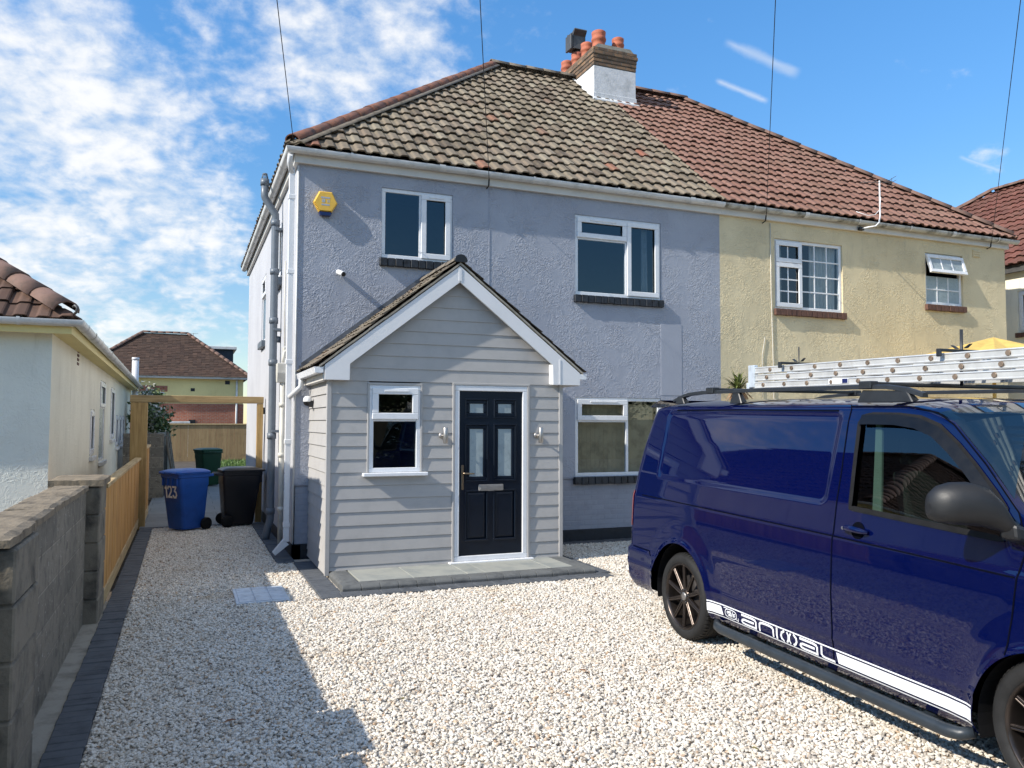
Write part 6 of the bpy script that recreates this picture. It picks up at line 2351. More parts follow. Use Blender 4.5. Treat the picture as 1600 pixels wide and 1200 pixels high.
def build_body():
    zrows = list(np.arange(.27, 1.875, .0145))
    nz_ = len(zrows)
    na = 14
    us = list(np.arange(0, 5.06, .018))
    nu = len(us)
    Vt = []
    for i, d in enumerate(us):
        row = []
        u_abs = -1.0 + d
        h = interp(HT, u_abs)
        ze = min(1.875, h - .075)
        w8 = max(0.0, 1 - d / .8) ** 2
        for j in range(nz_):
            z = .27 + (ze - .27) * j / (nz_ - 1)
            u = u_abs + (interp(UR, z) + 1.0) * w8
            row.append((u, side_v(u, z) if True else 0, z))
        ue, ve, zz_ = row[-1]
        for k in range(1, na + 1):
            f = (k / na) ** 1.5
            v = ve + (-HW - ve) * f
            z = ze + (h - ze) * (1 - (1 - f) ** 2.6) ** (1 / 1.7)
            uu = u_abs + (interp(UR, min(z, 1.9)) + 1.0) * w8
            row.append((uu, v, z))
        Vt.append(row)
    nj = nz_ + na
    # tuck points inside the wheel arches onto the arch edge
    def arch(u, z):
        for hu in (0.0, WB_):
            du, dz = u - hu, z - HUB - .015
            r_ = math.hypot(du, dz)
            if r_ < ARCH_R:
                return hu, du, dz, r_
        return None
    mats = {'body': [], 'door': [], 'wind': []}
    for i in range(nu - 1):
        for j in range(nj - 1):
            q = [Vt[i][j], Vt[i + 1][j], Vt[i + 1][j + 1], Vt[i][j + 1]]
            cu, cz = sum(p[0] for p in q) / 4, sum(p[2] for p in q) / 4
            if j < nz_ - 1:
                ins = [arch(p[0], p[2]) for p in q]
                if all(ins):
                    continue
                if inside(WIN, cu, cz):
                    continue
            tgt = 'body'
            if j < nz_ + 1 and inside(DOOR, cu, cz):
                tgt = 'door'
            if j >= nz_ + 1 and 2.34 < cu < 3.36:
                tgt = 'wind'
            mats[tgt].append((i, j))
    def emit(keys, mirror, mb):
        idx = {}
        F = []
        V = []
        for (i, j) in keys:
            f = []
            for (a, b) in ((i, j), (i + 1, j), (i + 1, j + 1), (i, j + 1)):
                if (a, b) not in idx:
                    u, v, z = Vt[a][b]
                    ar = arch(u, z) if b < nz_ else None
                    if ar and ar[3] > 1e-4:
                        hu, du, dz, r_ = ar
                        u, z = hu + du / r_ * ARCH_R, HUB + .015 + dz / r_ * ARCH_R
                        v = side_v(u, z)
                    pt = P(u, v, z)
                    if mirror:
                        pt = Vector((pt.x, -pt.y, pt.z))
                    idx[(a, b)] = len(V)
                    V.append(pt)
                f.append(idx[(a, b)])
            F.append(f if not mirror else f[::-1])
        mb.quads(V, F)
    mb = MB()
    emit(mats['body'], False, mb)
    emit(mats['body'] + mats['door'], True, mb)
    # rear face and front face
    for i in (0, nu - 1):
        ring = [P(*Vt[i][j]) for j in range(nj)]
        mir = [Vector((p.x, -p.y, p.z)) for p in ring[::-1]]
        for j in range(nj - 1):
            a, b = ring[j], ring[j + 1]
            mb.face([a, Vector((a.x, -a.y, a.z)), Vector((b.x, -b.y, b.z)), b])
    bmesh.ops.remove_doubles(mb.bm, verts=mb.bm.verts, dist=.0008)
    body = vb(mb, 'body', 'blue_paint')
    smooth_by_angle(body, 50)
    mb = MB()
    emit(mats['door'], False, mb)
    door = vb(mb, 'front_door', 'blue_paint')
    smooth_by_angle(door, 50)
    mb = MB()
    emit(mats['wind'], False, mb)
    emit(mats['wind'], True, mb)
    bmesh.ops.remove_doubles(mb.bm, verts=mb.bm.verts, dist=.0008)
    ws = vb(mb, 'windscreen', 'van_windscreen')
    smooth_by_angle(ws, 60)
    return body, door, ws


simple('van_windscreen', (0.006, 0.010, 0.015), 0.04, var=0.1, coat=0.0, spec=0.45)
simple('deflector_plastic', (0.004, 0.0045, 0.006), 0.35, var=0.1, spec=0.3)
simple('gap_seal_shade', (0.002, 0.0025, 0.006), 0.9, var=0.1, spec=0.05)  # for dark strips laid on the paint: seal and shade of the gaps
body, vdoor, wscreen = build_body()


def densify(poly, step=.03, close=False):
    out = []
    pts = poly + [poly[0]] if close else poly
    for (a, b) in zip(pts, pts[1:]):
        L = math.hypot(b[0] - a[0], b[1] - a[1])
        n = max(1, int(L / step))
        for k in range(n):
            out.append((a[0] + (b[0] - a[0]) * k / n, a[1] + (b[1] - a[1]) * k / n))
    if not close:
        out.append(poly[-1])
    return out


def strip(mb, poly, w, off=.0025, close=False, thick=0.0, off2=None):
    """a ribbon that follows the flank along a line in (u, z)"""
    pts = densify(poly, .03, close)
    n = len(pts)
    L, Rr = [], []
    for i in range(n):
        a = pts[(i - 1) % n] if (close or i) else pts[i]
        b = pts[(i + 1) % n] if (close or i < n - 1) else pts[i]
        d = Vector((b[0] - a[0], b[1] - a[1])).normalized()
        nn = Vector((-d.y, d.x)) * w / 2
        p, q = (pts[i][0] + nn.x, pts[i][1] + nn.y), (pts[i][0] - nn.x, pts[i][1] - nn.y)
        L.append(mb.bm.verts.new(PS(p[0], p[1], off, True)))
        Rr.append(mb.bm.verts.new(PS(q[0], q[1], off if off2 is None else off2, True)))
    for i in range(n if close else n - 1):
        j = (i + 1) % n
        f = mb.bm.faces.new((L[i], L[j], Rr[j], Rr[i]))
        f.smooth = True


m = MB()
strip(m, DOOR[:5], .009)
vb(m, 'gap_seal_shade', 'gap_seal_shade', body)
m = MB()
strip(m, [DOOR[0]] + DOOR[:9:-1][0:0] + [(1.705, 1.895), (2.16, 1.893), (2.37, 1.857), (2.49, 1.795), (2.72, 1.60), (2.935, 1.385), (3.00, 1.24), (2.965, 1.08), (2.925, .72)], .008)
vb(m, 'gap_seal_shade', 'gap_seal_shade', body)
m = MB()  # dark strip along the body step, its shade put in as colour
strip(m, [(-.66, 1.105), (.5, 1.103), (1.74, 1.100)], .008)
vb(m, 'crease_shade', 'gap_seal_shade', body)
m = MB()
strip(m, [(1.756, 1.100), (2.955, 1.085)], .008)
vb(m, 'crease_shade', 'gap_seal_shade', vdoor)
m = MB()  # dark strip along the recess top edge, shade put in as colour
strip(m, [(-.36, 1.862), (.6, 1.868), (1.60, 1.866)], .010)
vb(m, 'gap_seal_shade', 'gap_seal_shade', body)
m = MB()
strip(m, [(-.80, .635), (-.5, .632), (-.44, .60)], .008, .0035)
vb(m, 'bumper_seam', 'gap_seal_shade', body)
# window seal, deflector, glass
m = MB()
strip(m, WIN, .030, .006, True)
vb(m, 'window_seal', 'black_rubber', vdoor)
m = MB()
inner = [(1.86, 1.28), (1.838, 1.50), (1.815, 1.79), (1.86, 1.838), (2.10, 1.842), (2.27, 1.826), (2.41, 1.78), (2.55, 1.685), (2.67, 1.58), (2.80, 1.465), (2.868, 1.39), (2.872, 1.25)]
us_ = np.linspace(1.80, 2.89, 40)
V, F = [], []
for i, u in enumerate(us_):
    for k in range(9):
        z = 1.24 + (1.86 - 1.24) * k / 8
        V.append(PS(u, z, -.014, False))
for i in range(39):
    for k in range(8):
        cu, cz = (us_[i] + us_[i + 1]) / 2, 1.24 + .62 * (k + .5) / 8
        F.append((i * 9 + k, (i + 1) * 9 + k, (i + 1) * 9 + k + 1, i * 9 + k + 1))
m.quads(V, F)
vb(m, 'side_window', 'van_glass', vdoor, smooth=True)
m = MB()
strip(m, [(1.818, 1.812), (1.90, 1.815), (2.10, 1.815), (2.25, 1.798), (2.385, 1.755), (2.52, 1.665), (2.64, 1.568), (2.78, 1.44), (2.846, 1.375), (2.850, 1.29)], .060, .010, False, 0, .022)
vb(m, 'wind_deflector', 'deflector_plastic', vdoor, smooth=True)
m = MB()
c = MB()
V = [PS(u, z, .006, False) for u, z in QTR]
m.face(V)
V2 = [PS(2.874, 1.25, .007, False), PS(2.872, 1.40, .007, False), PS(2.93, 1.335, .007, False), PS(3.0, 1.236, .007, False)]
m.face(V2)
vb(m, 'mirror_triangle', 'mirror_plastic', vdoor)
# interior seen through the glass: dark lining, pale pillar trim, seat
m = MB()
iv = lambda u, y, z: Vector((u, y, z))
for (a, b, c_, d) in (((1.70, -.80, .9), (3.0, -.80, .9), (3.0, .6, .9), (1.70, .6, .9)), ((1.62, -.86, .9), (1.62, .86, .9), (1.62, .78, 1.85), (1.62, -.70, 1.85)),
                      ((1.62, .80, .9), (3.1, .80, .9), (3.1, .72, 1.85), (1.62, .72, 1.85)), ((1.62, -.74, 1.855), (2.5, -.70, 1.855), (2.5, .7, 1.855), (1.62, .74, 1.855)),
                      ((3.05, -.80, .9), (3.05, .80, .9), (3.05, .78, 1.22), (3.05, -.78, 1.22))):
    m.face([iv(*a), iv(*b), iv(*c_), iv(*d)])
vb(m, 'cab_lining', 'room_dark')
m = MB()
m.hexa([iv(1.985, -.885, 1.22), iv(2.055, -.885, 1.22), iv(2.055, -.86, 1.22), iv(1.985, -.86, 1.22), iv(1.905, -.775, 1.80), iv(1.955, -.775, 1.80), iv(1.955, -.75, 1.80), iv(1.905, -.75, 1.80)], .006)
vb(m, 'pillar_trim', 'trim_beige')
m = MB()
for s, yy in ((1, -.42),):
    m.hexa([iv(2.02, yy - .24, .95), iv(2.14, yy - .24, .95), iv(2.14, yy + .24, .95), iv(2.02, yy + .24, .95), iv(1.86, yy - .20, 1.50), iv(1.94, yy - .20, 1.50), iv(1.94, yy + .20, 1.50), iv(1.86, yy + .20, 1.50)], .03, 2)
    m.hexa([iv(1.85, yy - .13, 1.53), iv(1.93, yy - .13, 1.53), iv(1.93, yy + .13, 1.53), iv(1.85, yy + .13, 1.53), iv(1.83, yy - .11, 1.70), iv(1.90, yy - .11, 1.70), iv(1.90, yy + .11, 1.70), iv(1.83, yy + .11, 1.70)], .03, 2)
vb(m, 'seat', 'room_grey')
m = MB()
for k in range(40):
    a0, a1 = 2 * math.pi * k / 40, 2 * math.pi * (k + 1) / 40
    rr_ = .185
    cc_ = Vector((2.72, -.42, 1.22))
    e1, e2 = Vector((0, 1, 0)), Vector((-.38, 0, .92))
    m.tube([cc_ + (e1 * math.cos(a0) + e2 * math.sin(a0)) * rr_, cc_ + (e1 * math.cos(a1) + e2 * math.sin(a1)) * rr_], .016, 6, caps=False)
vb(m, 'steering_wheel', 'black_plastic')

# door handle in its cup, keyhole end
m = MB()
cu, cz = 1.945, 1.160
n = 28
V, F = [PS(cu, cz, .0035)], [(0, 1 + k, 1 + (k + 1) % n) for k in range(n)]
for q in range(1, 7):
    for k in range(n):
        a = 2 * math.pi * k / n
        V.append(PS(cu + .052 * q / 6 * math.cos(a), cz + .050 * q / 6 * math.sin(a), .0035))
for q in range(5):
    for k in range(n):
        F.append((1 + q * n + k, 1 + q * n + (k + 1) % n, 1 + (q + 1) * n + (k + 1) % n, 1 + (q + 1) * n + k))
m.quads(V, F)
cup = vb(m, 'handle_cup', 'gap_seal_shade', vdoor)
m = MB()
m.tube([PS(1.852, cz + .004, .016), PS(1.875, cz + .006, .030), PS(1.93, cz + .007, .036), PS(1.99, cz + .004, .032), PS(2.035, cz - .002, .012)], [.015, .019, .019, .018, .012], 12)
h = vb(m, 'door_handle', 'blue_paint', vdoor)
m = MB()
m.tube([PS(1.858, cz + .004, .030), PS(1.858, cz + .004, .040)], .010, 12)
vb(m, 'keyhole', 'brushed_steel', vdoor)

# mirror
m = MB()
# a housing that bulges forward, flat behind: rings along the arm direction (outwards)
rings = []
for (y, cu, cz, ru, rz, sk) in ((.015, 2.985, 1.300, .030, .035, 0), (.06, 2.96, 1.325, .050, .045, 0), (.095, 2.92, 1.372, .074, .088, 0), (.13, 2.885, 1.398, .088, .112, 0), (.18, 2.845, 1.408, .096, .120, 0),
                                (.24, 2.805, 1.408, .096, .116, 0), (.285, 2.78, 1.404, .088, .102, 0), (.312, 2.765, 1.398, .066, .078, 0), (.326, 2.76, 1.394, .02, .03, 0)):
    ring = []
    for k in range(24):
        a = 2 * math.pi * k / 24
        ca, sa = math.cos(a), math.sin(a)
        x = cu + ru * (ca if ca > 0 else ca * .55)
        ex = .8
        zq = cz + rz * math.copysign(abs(sa) ** ex, sa) * (1.0 if sa > 0 else .72)
        ring.append(m.bm.verts.new(P(x, y + .0, zq)))
    rings.append(ring)
for a, b in zip(rings, rings[1:]):
    for k in range(24):
        f = m.bm.faces.new((a[k], a[(k + 1) % 24], b[(k + 1) % 24], b[k]))
        f.smooth = True
m.bm.faces.new(rings[-1])
m.bm.faces.new(rings[0][::-1])
mir = vb(m, 'wing_mirror', 'mirror_plastic')
m = MB()
m.hexa([P(2.93, -.03, 1.235), P(3.03, -.035, 1.235), P(3.03, .075, 1.27), P(2.93, .075, 1.27), P(2.93, -.05, 1.31), P(3.03, -.055, 1.31), P(3.02, .075, 1.345), P(2.94, .075, 1.345)], .018, 2)
vb(m, 'mirror_arm', 'mirror_plastic', mir)

# tail light on the rear corner
m = MB()
V, F = [], []
nzl, nul = 14, 6
for i in range(nzl + 1):
    z = .815 + (1.13 - .815) * i / nzl
    for k in range(nul + 1):
        dd = -.0 + .115 * k / nul
        u = interp(UR, z) + .012 + dd
        V.append(PS(u, z, .006, False))
for i in range(nzl):
    for k in range(nul):
        F.append((i * (nul + 1) + k, i * (nul + 1) + k + 1, (i + 1) * (nul + 1) + k + 1, (i + 1) * (nul + 1) + k))
m.quads(V, F)
vb(m, 'tail_light', 'lamp_red', smooth=True)
m = MB()     # lip spoiler over the rear doors
m.hexa([iv(-.93, -.72, 1.885), iv(-.78, -.76, 1.925), iv(-.78, .76, 1.925), iv(-.93, .72, 1.885), iv(-.94, -.70, 1.905), iv(-.72, -.74, 1.955), iv(-.72, .74, 1.955), iv(-.94, .70, 1.905)], .006)
vb(m, 'roof_spoiler', 'blue_paint')

# inner arches and floor
m = MB()
for hu in (0.0, WB_):
    for s in (-1, 1):
        n = 26
        a = [Vector((hu + (ARCH_R + .004) * math.cos(math.pi * (k / n * 1.16 - .08)), s * (HW - .012), HUB + .015 + (ARCH_R + .004) * math.sin(math.pi * (k / n * 1.16 - .08)))) for k in range(n + 1)]
        b = [Vector((p.x, s * (HW - .42), p.z)) for p in a]
        for k in range(n):
            m.face([a[k], a[k + 1], b[k + 1], b[k]])
        m.face([Vector((hu, s * (HW - .42), HUB))] + b)
m.face([iv(-.95, -.9, .27), iv(4.0, -.6, .27), iv(4.0, .6, .27), iv(-.95, .9, .27)])
vb(m, 'arch_liner', 'black_rubber')

# side steps
for s in (1, -1):
    m = MB()
    pts = [(.50, .27), (.56, .255), (.62, .25), (1.2, .25), (1.9, .252), (2.60, .255), (2.67, .262), (2.72, .28)]
    m.tube([Vector((u, -s * (HW + .045 - (.05 if k in (0, 7) else .012 if k in (1, 6) else 0)), z - .005)) for k, (u, z) in enumerate(pts)], [.028, .033, .035, .035, .035, .035, .033, .026], 16)
    for u in (.85, 1.65, 2.40):
        m.box(u - .03, u + .03, -s * (HW + .03), -s * (HW - .15), .225, .255, .004)
    vb(m, 'side_step', 'step_bar')

# roof rails
for s in (1, -1):
    m = MB()
    yy = lambda v: -s * (HW + v)
    line = [(-.50, -.235, 1.945), (-.40, -.232, 1.972), (-.26, -.228, 1.998), (-.05, -.226, 2.010), (.8, -.224, 2.016), (1.7, -.226, 2.014), (1.95, -.228, 2.010), (2.10, -.232, 1.990), (2.22, -.236, 1.955)]
    prof = [(-.022, -.012), (.022, -.012), (.020, .010), (.010, .016), (-.010, .016), (-.020, .010)]
    m.sweep(prof, [Vector((u, yy(v), z)) for u, v, z in line], closed=True)
    for u0, u1, z1 in ((-.46, -.30, 1.985), (.36, .52, 2.008), (1.72, 2.16, 1.995)):
        m.hexa([Vector((u0, yy(-.262), 1.93)), Vector((u1, yy(-.262), 1.93)), Vector((u1, yy(-.205), 1.915)), Vector((u0, yy(-.205), 1.915)),
                Vector((u0 + .04, yy(-.245), z1)), Vector((u1 - .05, yy(-.245), z1 - (.01 if u1 > 2 else 0))), Vector((u1 - .05, yy(-.210), z1 - (.01 if u1 > 2 else 0))), Vector((u0 + .04, yy(-.210), z1))], .006)
    vb(m, 'roof_rail', 'rail_black')
# two cross bars
for u in (.10, 1.80):
    m = MB()
    m.box(u - .032, u + .032, -(HW - .20), HW - .20, 2.020, 2.046, .006)
    for s in (-1, 1):
        m.box(u - .05, u + .05, s * (HW - .26) , s * (HW - .19), 2.000, 2.050, .006)
    vb(m, 'cross_bar', 'rail_black')

# stripe and lettering along the sill
def vin_quad(mb, pts, off):
    """flat vinyl piece in (u, z), cut fine enough to follow the flank"""
    (a, b, c, d) = pts
    L = max(math.hypot(b[0] - a[0], b[1] - a[1]), math.hypot(c[0] - d[0], c[1] - d[1]))
    n = max(1, int(L / .02))
    H = max(1, int(max(math.hypot(d[0] - a[0], d[1] - a[1]), math.hypot(c[0] - b[0], c[1] - b[1])) / .008))
    V, F = [], []
    for i in range(n + 1):
        for k in range(H + 1):
            f, g = i / n, k / H
            u = (a[0] * (1 - f) + b[0] * f) * (1 - g) + (d[0] * (1 - f) + c[0] * f) * g
            z = (a[1] * (1 - f) + b[1] * f) * (1 - g) + (d[1] * (1 - f) + c[1] * f) * g
            V.append(PS(u, z, off))
    for i in range(n):
        for k in range(H):
            F.append((i * (H + 1) + k, (i + 1) * (H + 1) + k, (i + 1) * (H + 1) + k + 1, i * (H + 1) + k + 1))
    mb.quads(V, F)


def arch_u(z, hu, sgn):
    return hu + sgn * math.sqrt(max(0, (ARCH_R + .004) ** 2 - (z - HUB - .015) ** 2))


ST0, ST1 = .318, .418          # stripe band
ln = .0085
UA, UB = .420, 2.742
for (z0, z1) in ((ST1 - ln, ST1), (ST0, ST0 + ln)):
    m = MB()
    a, b = arch_u(z0, 0, 1), arch_u(z1, 0, 1)
    c, d = arch_u(z1, WB_, -1), arch_u(z0, WB_, -1)
    vin_quad(m, [(a, z0), (d, z0), (c, z1), (b, z1)], .0035)
    vb(m, 'stripe_line', 'vinyl_white', smooth=True)
BZ0, BZ1 = ST0 + .020, ST1 - .018
m = MB()
vin_quad(m, [(arch_u(BZ0, 0, 1), BZ0), (.592, BZ0), (.565, BZ1), (arch_u(BZ1, 0, 1), BZ1)], .0035)
vb(m, 'stripe_bar', 'vinyl_white', smooth=True)
m = MB()
vin_quad(m, [(1.790, BZ0), (arch_u(BZ0, WB_, -1), BZ0), (arch_u(BZ1, WB_, -1), BZ1), (1.772, BZ1)], .0035)
vb(m, 'stripe_bar', 'vinyl_white', smooth=True)
LZ0, LZ1 = ST0 + .0165, ST1 - .0165
LH = LZ1 - LZ0


def stroke(mb, pts, w, off=.0035):
    for i, (A, B) in enumerate(zip(pts, pts[1:])):
        A, B = Vector(A), Vector(B)
        d = (B - A).normalized()
        nn = Vector((-d.y, d.x)) * w / 2
        e = d * w * .32
        A2, B2 = A - e, B + e
        vin_quad(mb, [tuple(A2 - nn), tuple(B2 - nn), tuple(B2 + nn), tuple(A2 + nn)], off + .0002 * (i % 3))


def letter(ch_, u0, w):
    """rounded square lettering; x 0..1 across, y 0..1 up"""
    m = MB()
    q = lambda x, y: (u0 + w * x, LZ0 + LH * y)
    sw = .0148
    if ch_ == 'a':
        stroke(m, [q(.02, .93), q(.72, .93), q(.90, .86), q(.96, .70), q(.96, .07)], sw)
        stroke(m, [q(.96, .07), q(.26, .07), q(.10, .13), q(.04, .26), q(.06, .40), q(.18, .50), q(.80, .50)], sw)
    elif ch_ == 'n':
        stroke(m, [q(.05, .05), q(.05, .70), q(.12, .86), q(.30, .93), q(.70, .93), q(.88, .86), q(.95, .70), q(.95, .05)], sw)
    elif ch_ == 'i':
        stroke(m, [q(.5, .02), q(.5, .98)], sw * 1.1)
    elif ch_ == 'm':
        stroke(m, [q(.20, .98), q(.06, .75), q(.03, .45), q(.08, .20), q(.20, .02)], sw)
        stroke(m, [q(.40, .95), q(.47, .70), q(.47, .30), q(.40, .05)], sw * .9)
        stroke(m, [q(.60, .95), q(.53, .70), q(.53, .30), q(.60, .05)], sw * .9)
        stroke(m, [q(.80, .98), q(.94, .75), q(.97, .45), q(.92, .20), q(.80, .02)], sw)
    elif ch_ == 'l':
        stroke(m, [q(.06, .98), q(.06, .30), q(.14, .13), q(.32, .07), q(.96, .07)], sw)
    return vb(m, 'letter', 'vinyl_white', smooth=True)


for ch_, u0, w_ in (('a', .815, .175), ('n', 1.015, .165), ('i', 1.195, .03), ('m', 1.250, .165), ('a', 1.440, .170), ('l', 1.635, .125)):
    letter(ch_, u0, w_)
m = MB()
n = 28
ec, er = (.685, (LZ0 + LZ1) / 2), (.070, LH * .46)
sup = lambda a, s: (ec[0] + er[0] * s * math.copysign(abs(math.cos(a)) ** .75, math.cos(a)), ec[1] + er[1] * s * math.copysign(abs(math.sin(a)) ** .75, math.sin(a)))
stroke(m, [sup(2 * math.pi * k / n, 1.0) for k in range(n + 1)], .006)
for pts in ([(-.55, .45), (-.25, .15), (-.62, -.05)], [(-.7, .15), (-.2, .6), (-.05, .1)], [(-.5, -.5), (-.1, -.1), (-.2, .45)], [(.0, -.75), (.02, .75)], [(.2, -.6), (.2, .1), (.4, .6)],
            [(.35, .1), (.75, .3)], [(.35, -.15), (.78, -.05)], [(.4, -.4), (.65, -.35)], [(-.3, -.55), (.1, -.3)]):
    stroke(m, [(ec[0] + er[0] * x, ec[1] + er[1] * y) for x, y in pts], .0055, .0042)
m2 = m
vb(m2, 'emblem', 'vinyl_white', smooth=True)
m = MB()
stroke(m, [(.598, LZ1 - .002), (.64, LZ1 - .001)], .006)
stroke(m, [(.75, LZ0 + .010), (.775, LZ0 + .002), (.775, LZ0 + .022)], .006)
vb(m, 'emblem_corner', 'vinyl_white', smooth=True)

# lamps and grille at the nose
for s in (1, -1):
    m = MB()
    V, F = [], []
    for i in range(9):
        u = 3.66 + (4.0 - 3.66) * i / 8
        for k in range(6):
            z = .735 + (.015 * i / 8) + (.205 - .04 * (1 - i / 8)) * k / 5
            p = PS(u, z, .006, False)
            V.append(Vector((p.x, p.y * s, p.z)))
    for i in range(8):
        for k in range(5):
            F.append((i * 6 + k, (i + 1) * 6 + k, (i + 1) * 6 + k + 1, i * 6 + k + 1))
    m.quads(V, F)
    vb(m, 'headlight', 'lamp_clear', smooth=True)
m = MB()
m.box(4.045, 4.072, -.50, .50, .46, .62, .008)
m.box(4.045, 4.070, -.46, .46, .68, .78, .008)
vb(m, 'grille', 'black_plastic')
m = MB()
for s in (-1, 1):
    m.tube([Vector((3.36, s * .52, 1.215)), Vector((3.27, s * .30, 1.275)), Vector((3.20, s * .02, 1.325))], .009, 6)
vb(m, 'wiper', 'black_plastic', wscreen)
m = MB()
for s in (-1, 1):
    m.tube([Vector((3.43, s * .80, 1.13)), Vector((3.7, s * .78, 1.055)), Vector((3.98, s * .55, .93))], .004, 5)
m.tube([Vector((3.44, .78, 1.135)), Vector((3.40, 0, 1.165)), Vector((3.44, -.78, 1.135))], .004, 5)
vb(m, 'bonnet_seam', 'gap_seal_shade', body)

# wheels: tyre, ten spoke rim, disc
def wheel(hu, s, ang0=0.0):
    """s = 1 on the driver's side"""
    WR = .345
    T = lambda a, b, c: Vector((hu + a, -s * (HW - .012 + c), HUB + b))
    m = MB()
    prof = [(.262, -.004), (.268, .004), (.285, .010), (.310, .012), (.326, .004), (.338, -.012), (.344, -.028), (.345, -.075), (.340, -.078), (.340, -.084), (.345, -.087), (.345, -.125), (.340, -.128), (.340, -.134), (.345, -.137),
            (.344, -.20), (.335, -.215), (.30, -.23), (.25, -.225)]
    m.lathe(prof, 64, T)
    # tread blocks on the shoulder
    for k in range(60):
        a = 2 * math.pi * k / 60
        ca, sa = math.cos(a), math.sin(a)
        tx, tz_ = -sa * .011, ca * .011
        q = []
        for (r_, c_) in ((.3375, -.008), (.3375, -.062), (.3495, -.060), (.3490, -.024)):
            q.append((r_, c_))
        m.hexa([T(r_ * ca + tx, r_ * sa + tz_, c_) for r_, c_ in q] + [T(r_ * ca - tx, r_ * sa - tz_, c_) for r_, c_ in q])
    w = m.build('wheel', 'tyre', van)
    m = MB()
    m.lathe([(.264, -.006), (.262, .002), (.254, .004), (.248, -.002), (.243, -.020), (.238, -.06), (.232, -.16), (.232, -.20)], 64, T)
    nS = 10
    for k in range(nS):
        a = 2 * math.pi * k / nS + ang0
        ca, sa = math.cos(a), math.sin(a)
        def S(r_, t, c_):
            return T(r_ * ca - t * sa, r_ * sa + t * ca, c_)
        for sg in (-1, 1):          # each spoke is a pair of ridges with a groove between
            m.hexa([S(.052, sg * .003, -.036), S(.052, sg * .019, -.036), S(.243, sg * .0145, -.024), S(.243, sg * .0025, -.024),
                    S(.052, sg * .003, -.014), S(.052, sg * .017, -.016), S(.243, sg * .0125, -.006), S(.243, sg * .0025, -.004)], .0025)
        m.hexa([S(.052, -.018, -.040), S(.052, .018, -.040), S(.240, .012, -.026), S(.240, -.012, -.026),
                S(.052, -.016, -.024), S(.052, .016, -.024), S(.240, .011, -.014), S(.240, -.011, -.014)])
    m.lathe([(.066, -.050), (.066, -.022), (.058, -.014), (.034, -.012), (.034, -.02)], 32, T)
    rim = m.build('rim', 'rim_bronze', w)
    smooth_by_angle(rim, 32)
    m = MB()
    m.lathe([(.033, -.018), (.033, -.010), (.029, -.007), (0.0, -.006)], 24, T)
    m.build('hub_cap', 'brushed_steel', w)
    m = MB()
    for k in range(5):
        a = 2 * math.pi * k / 5 + .3
        m.lathe([(.011, -.012), (.011, -.0085), (.0, -.0085)], 10, lambda p, q, c: T(.050 * math.cos(a) + p, .050 * math.sin(a) + q, c))
    m.build('wheel_bolts', 'black_plastic', w)
    m = MB()
    m.lathe([(.03, -.085), (.165, -.085), (.165, -.10), (.03, -.10)], 40, T)
    m.hexa([T(.06, .07, -.06), T(.17, .07, -.06), T(.17, -.07, -.06), T(.06, -.07, -.06), T(.06, .07, -.12), T(.17, .07, -.12), T(.17, -.07, -.12), T(.06, -.07, -.12)], .01)
    m.build('brake_disc', 'brake_disc', w)
    m = MB()
    m.lathe([(0, -.14), (.236, -.14)], 32, T)
    m.build('wheel_back', 'black_plastic', w)


for hu, a0 in ((0.0, .30), (WB_, .1)):
    for s in (1, -1):
        wheel(hu, s, a0)

# ------------------------------------------------------------------ the ladder on the roof
lad = thing('extension_ladder', (4.729, 5.562, 2.05), 'triple aluminium extension ladder lying flat on the roof bars of the blue van', 'ladder', local=True)
lad.rotation_euler = (0, R(1.0), R(-92.75))
lad.location = (4.729 - .0, 5.562, 0)
zb = 2.050
for k in range(3):
    off = (.0, .035, -.02)[k]
    dz = .062
    y_in = .10 + .006 * (1 - k)
    z0 = zb + k * dz
    u0 = -.03 + (0.05, .03, .0)[k] * 1.0
    u1 = 3.25
    for yo in (-(HW - .70 + 0) - .0, -(HW - .70) + .40):
        m = MB()
        y = yo + (.004 if k == 1 else 0)
        sgn = -1 if yo < -.1 else 1
        prof = [(-.014, .003), (.012, .003), (.014, .010), (.009, .016), (.009, .044), (.014, .050), (.012, .057), (-.014, .057)]
        m.prism(prof, u0, u1, lambda p, q, a: Vector((a, y - sgn * -p if sgn > 0 else y - p, z0 + q)), .0)
        m.build('ladder_rail', 'aluminium', lad)
    m = MB()
    e = MB()
    for i in range(12):
        u = .19 + .268 * i + (.09, .045, 0.0)[2 - k] - .05
        if u > u1 - .05: break
        ya, yb = -(HW - .70) - .004, -(HW - .70) + .404
        m.tube([(u, ya, z0 + .030), (u, yb, z0 + .030)], .0135, 12)
        e.tube([(u, ya - .009, z0 + .030), (u, ya - .0145, z0 + .030)], [.0175, .015], 14)
        e.tube([(u, yb + .009, z0 + .030), (u, yb + .0145, z0 + .030)], [.0175, .015], 14)
    m.build('ladder_rungs', 'aluminium', lad)
    e.build('rung_ends', 'rung_end', lad)
m = MB()
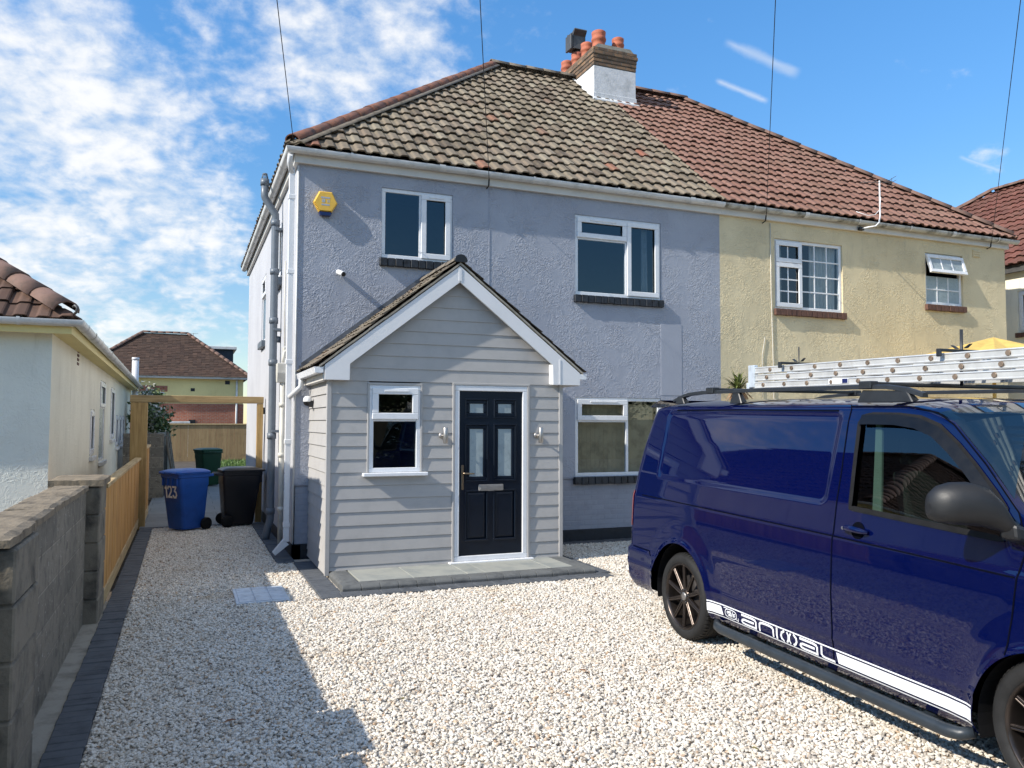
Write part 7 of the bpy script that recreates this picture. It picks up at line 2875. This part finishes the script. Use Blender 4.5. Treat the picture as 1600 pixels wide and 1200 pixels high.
for yo in (-(HW - .70), -(HW - .70) + .40):
    m.box(-.055, .03, yo - .020, yo + .020, zb + .010, zb + .200, .004)
    m.box(-.075, -.04, yo - .024, yo + .024, zb - .005, zb + .05, .004)
m.build('ladder_foot', 'galvanised', lad)
m = MB()
m.prism([(.92, zb + .016), (1.12, zb + .016), (1.12, zb + .052), (.92, zb + .052)], -(HW - .70) - .0165, -(HW - .70) - .0155, lambda p, q, a: Vector((p, a, q)))
m.build('ladder_label', 'vinyl_white', lad)
m = MB()
m.prism([(1.06, zb + .018), (1.115, zb + .018), (1.115, zb + .050), (1.06, zb + .050)], -(HW - .70) - .0176, -(HW - .70) - .0168, lambda p, q, a: Vector((p, a, q)))
m.build('ladder_label', 'label_blue' if 'label_blue' in MATS else 'strobe_blue', lad)
for i, u in enumerate((.40, 1.93)):
    t = thing('ladder_clamp', (4.729, 5.562, 0), ('black ladder clamp over the rear end of the ladder', 'black ladder clamp with a tall threaded rod over the middle of the ladder')[i], 'ladder clamp', 'clamps holding the ladder down', local=True)
    t.rotation_euler = (0, R(1.0), R(-92.75))
    m = MB()
    zt = zb + .190
    m.box(u - .014, u + .014, -(HW - .70) - .05, -(HW - .70) + .46, zt, zt + .018, .004)
    m.box(u - .016, u + .016, -(HW - .70) - .055, -(HW - .70) - .035, zt - .032, zt + .018, .004)
    m.build('clamp_bar', 'rail_black', t)
    m = MB()
    yc = -(HW - .70) + .14
    m.tube([(u, yc, 2.03), (u, yc, zt + .145)], .0045 + .005 * i, 8)
    m.build('threaded_rod', 'rail_black', t)
    m = MB()
    for s in (-1, 1):
        m.hexa([(u + s * .03 - .012, yc - .01, zt + .024), (u + s * .03 + .012, yc - .01, zt + .024), (u + s * .03 + .012, yc + .01, zt + .024), (u + s * .03 - .012, yc + .01, zt + .024),
                (u + s * .07 - .010, yc - .008, zt + .050), (u + s * .07 + .010, yc - .008, zt + .050), (u + s * .07 + .010, yc + .008, zt + .050), (u + s * .07 - .010, yc + .008, zt + .050)], .003)
    m.build('wing_nut', 'rail_black', t)
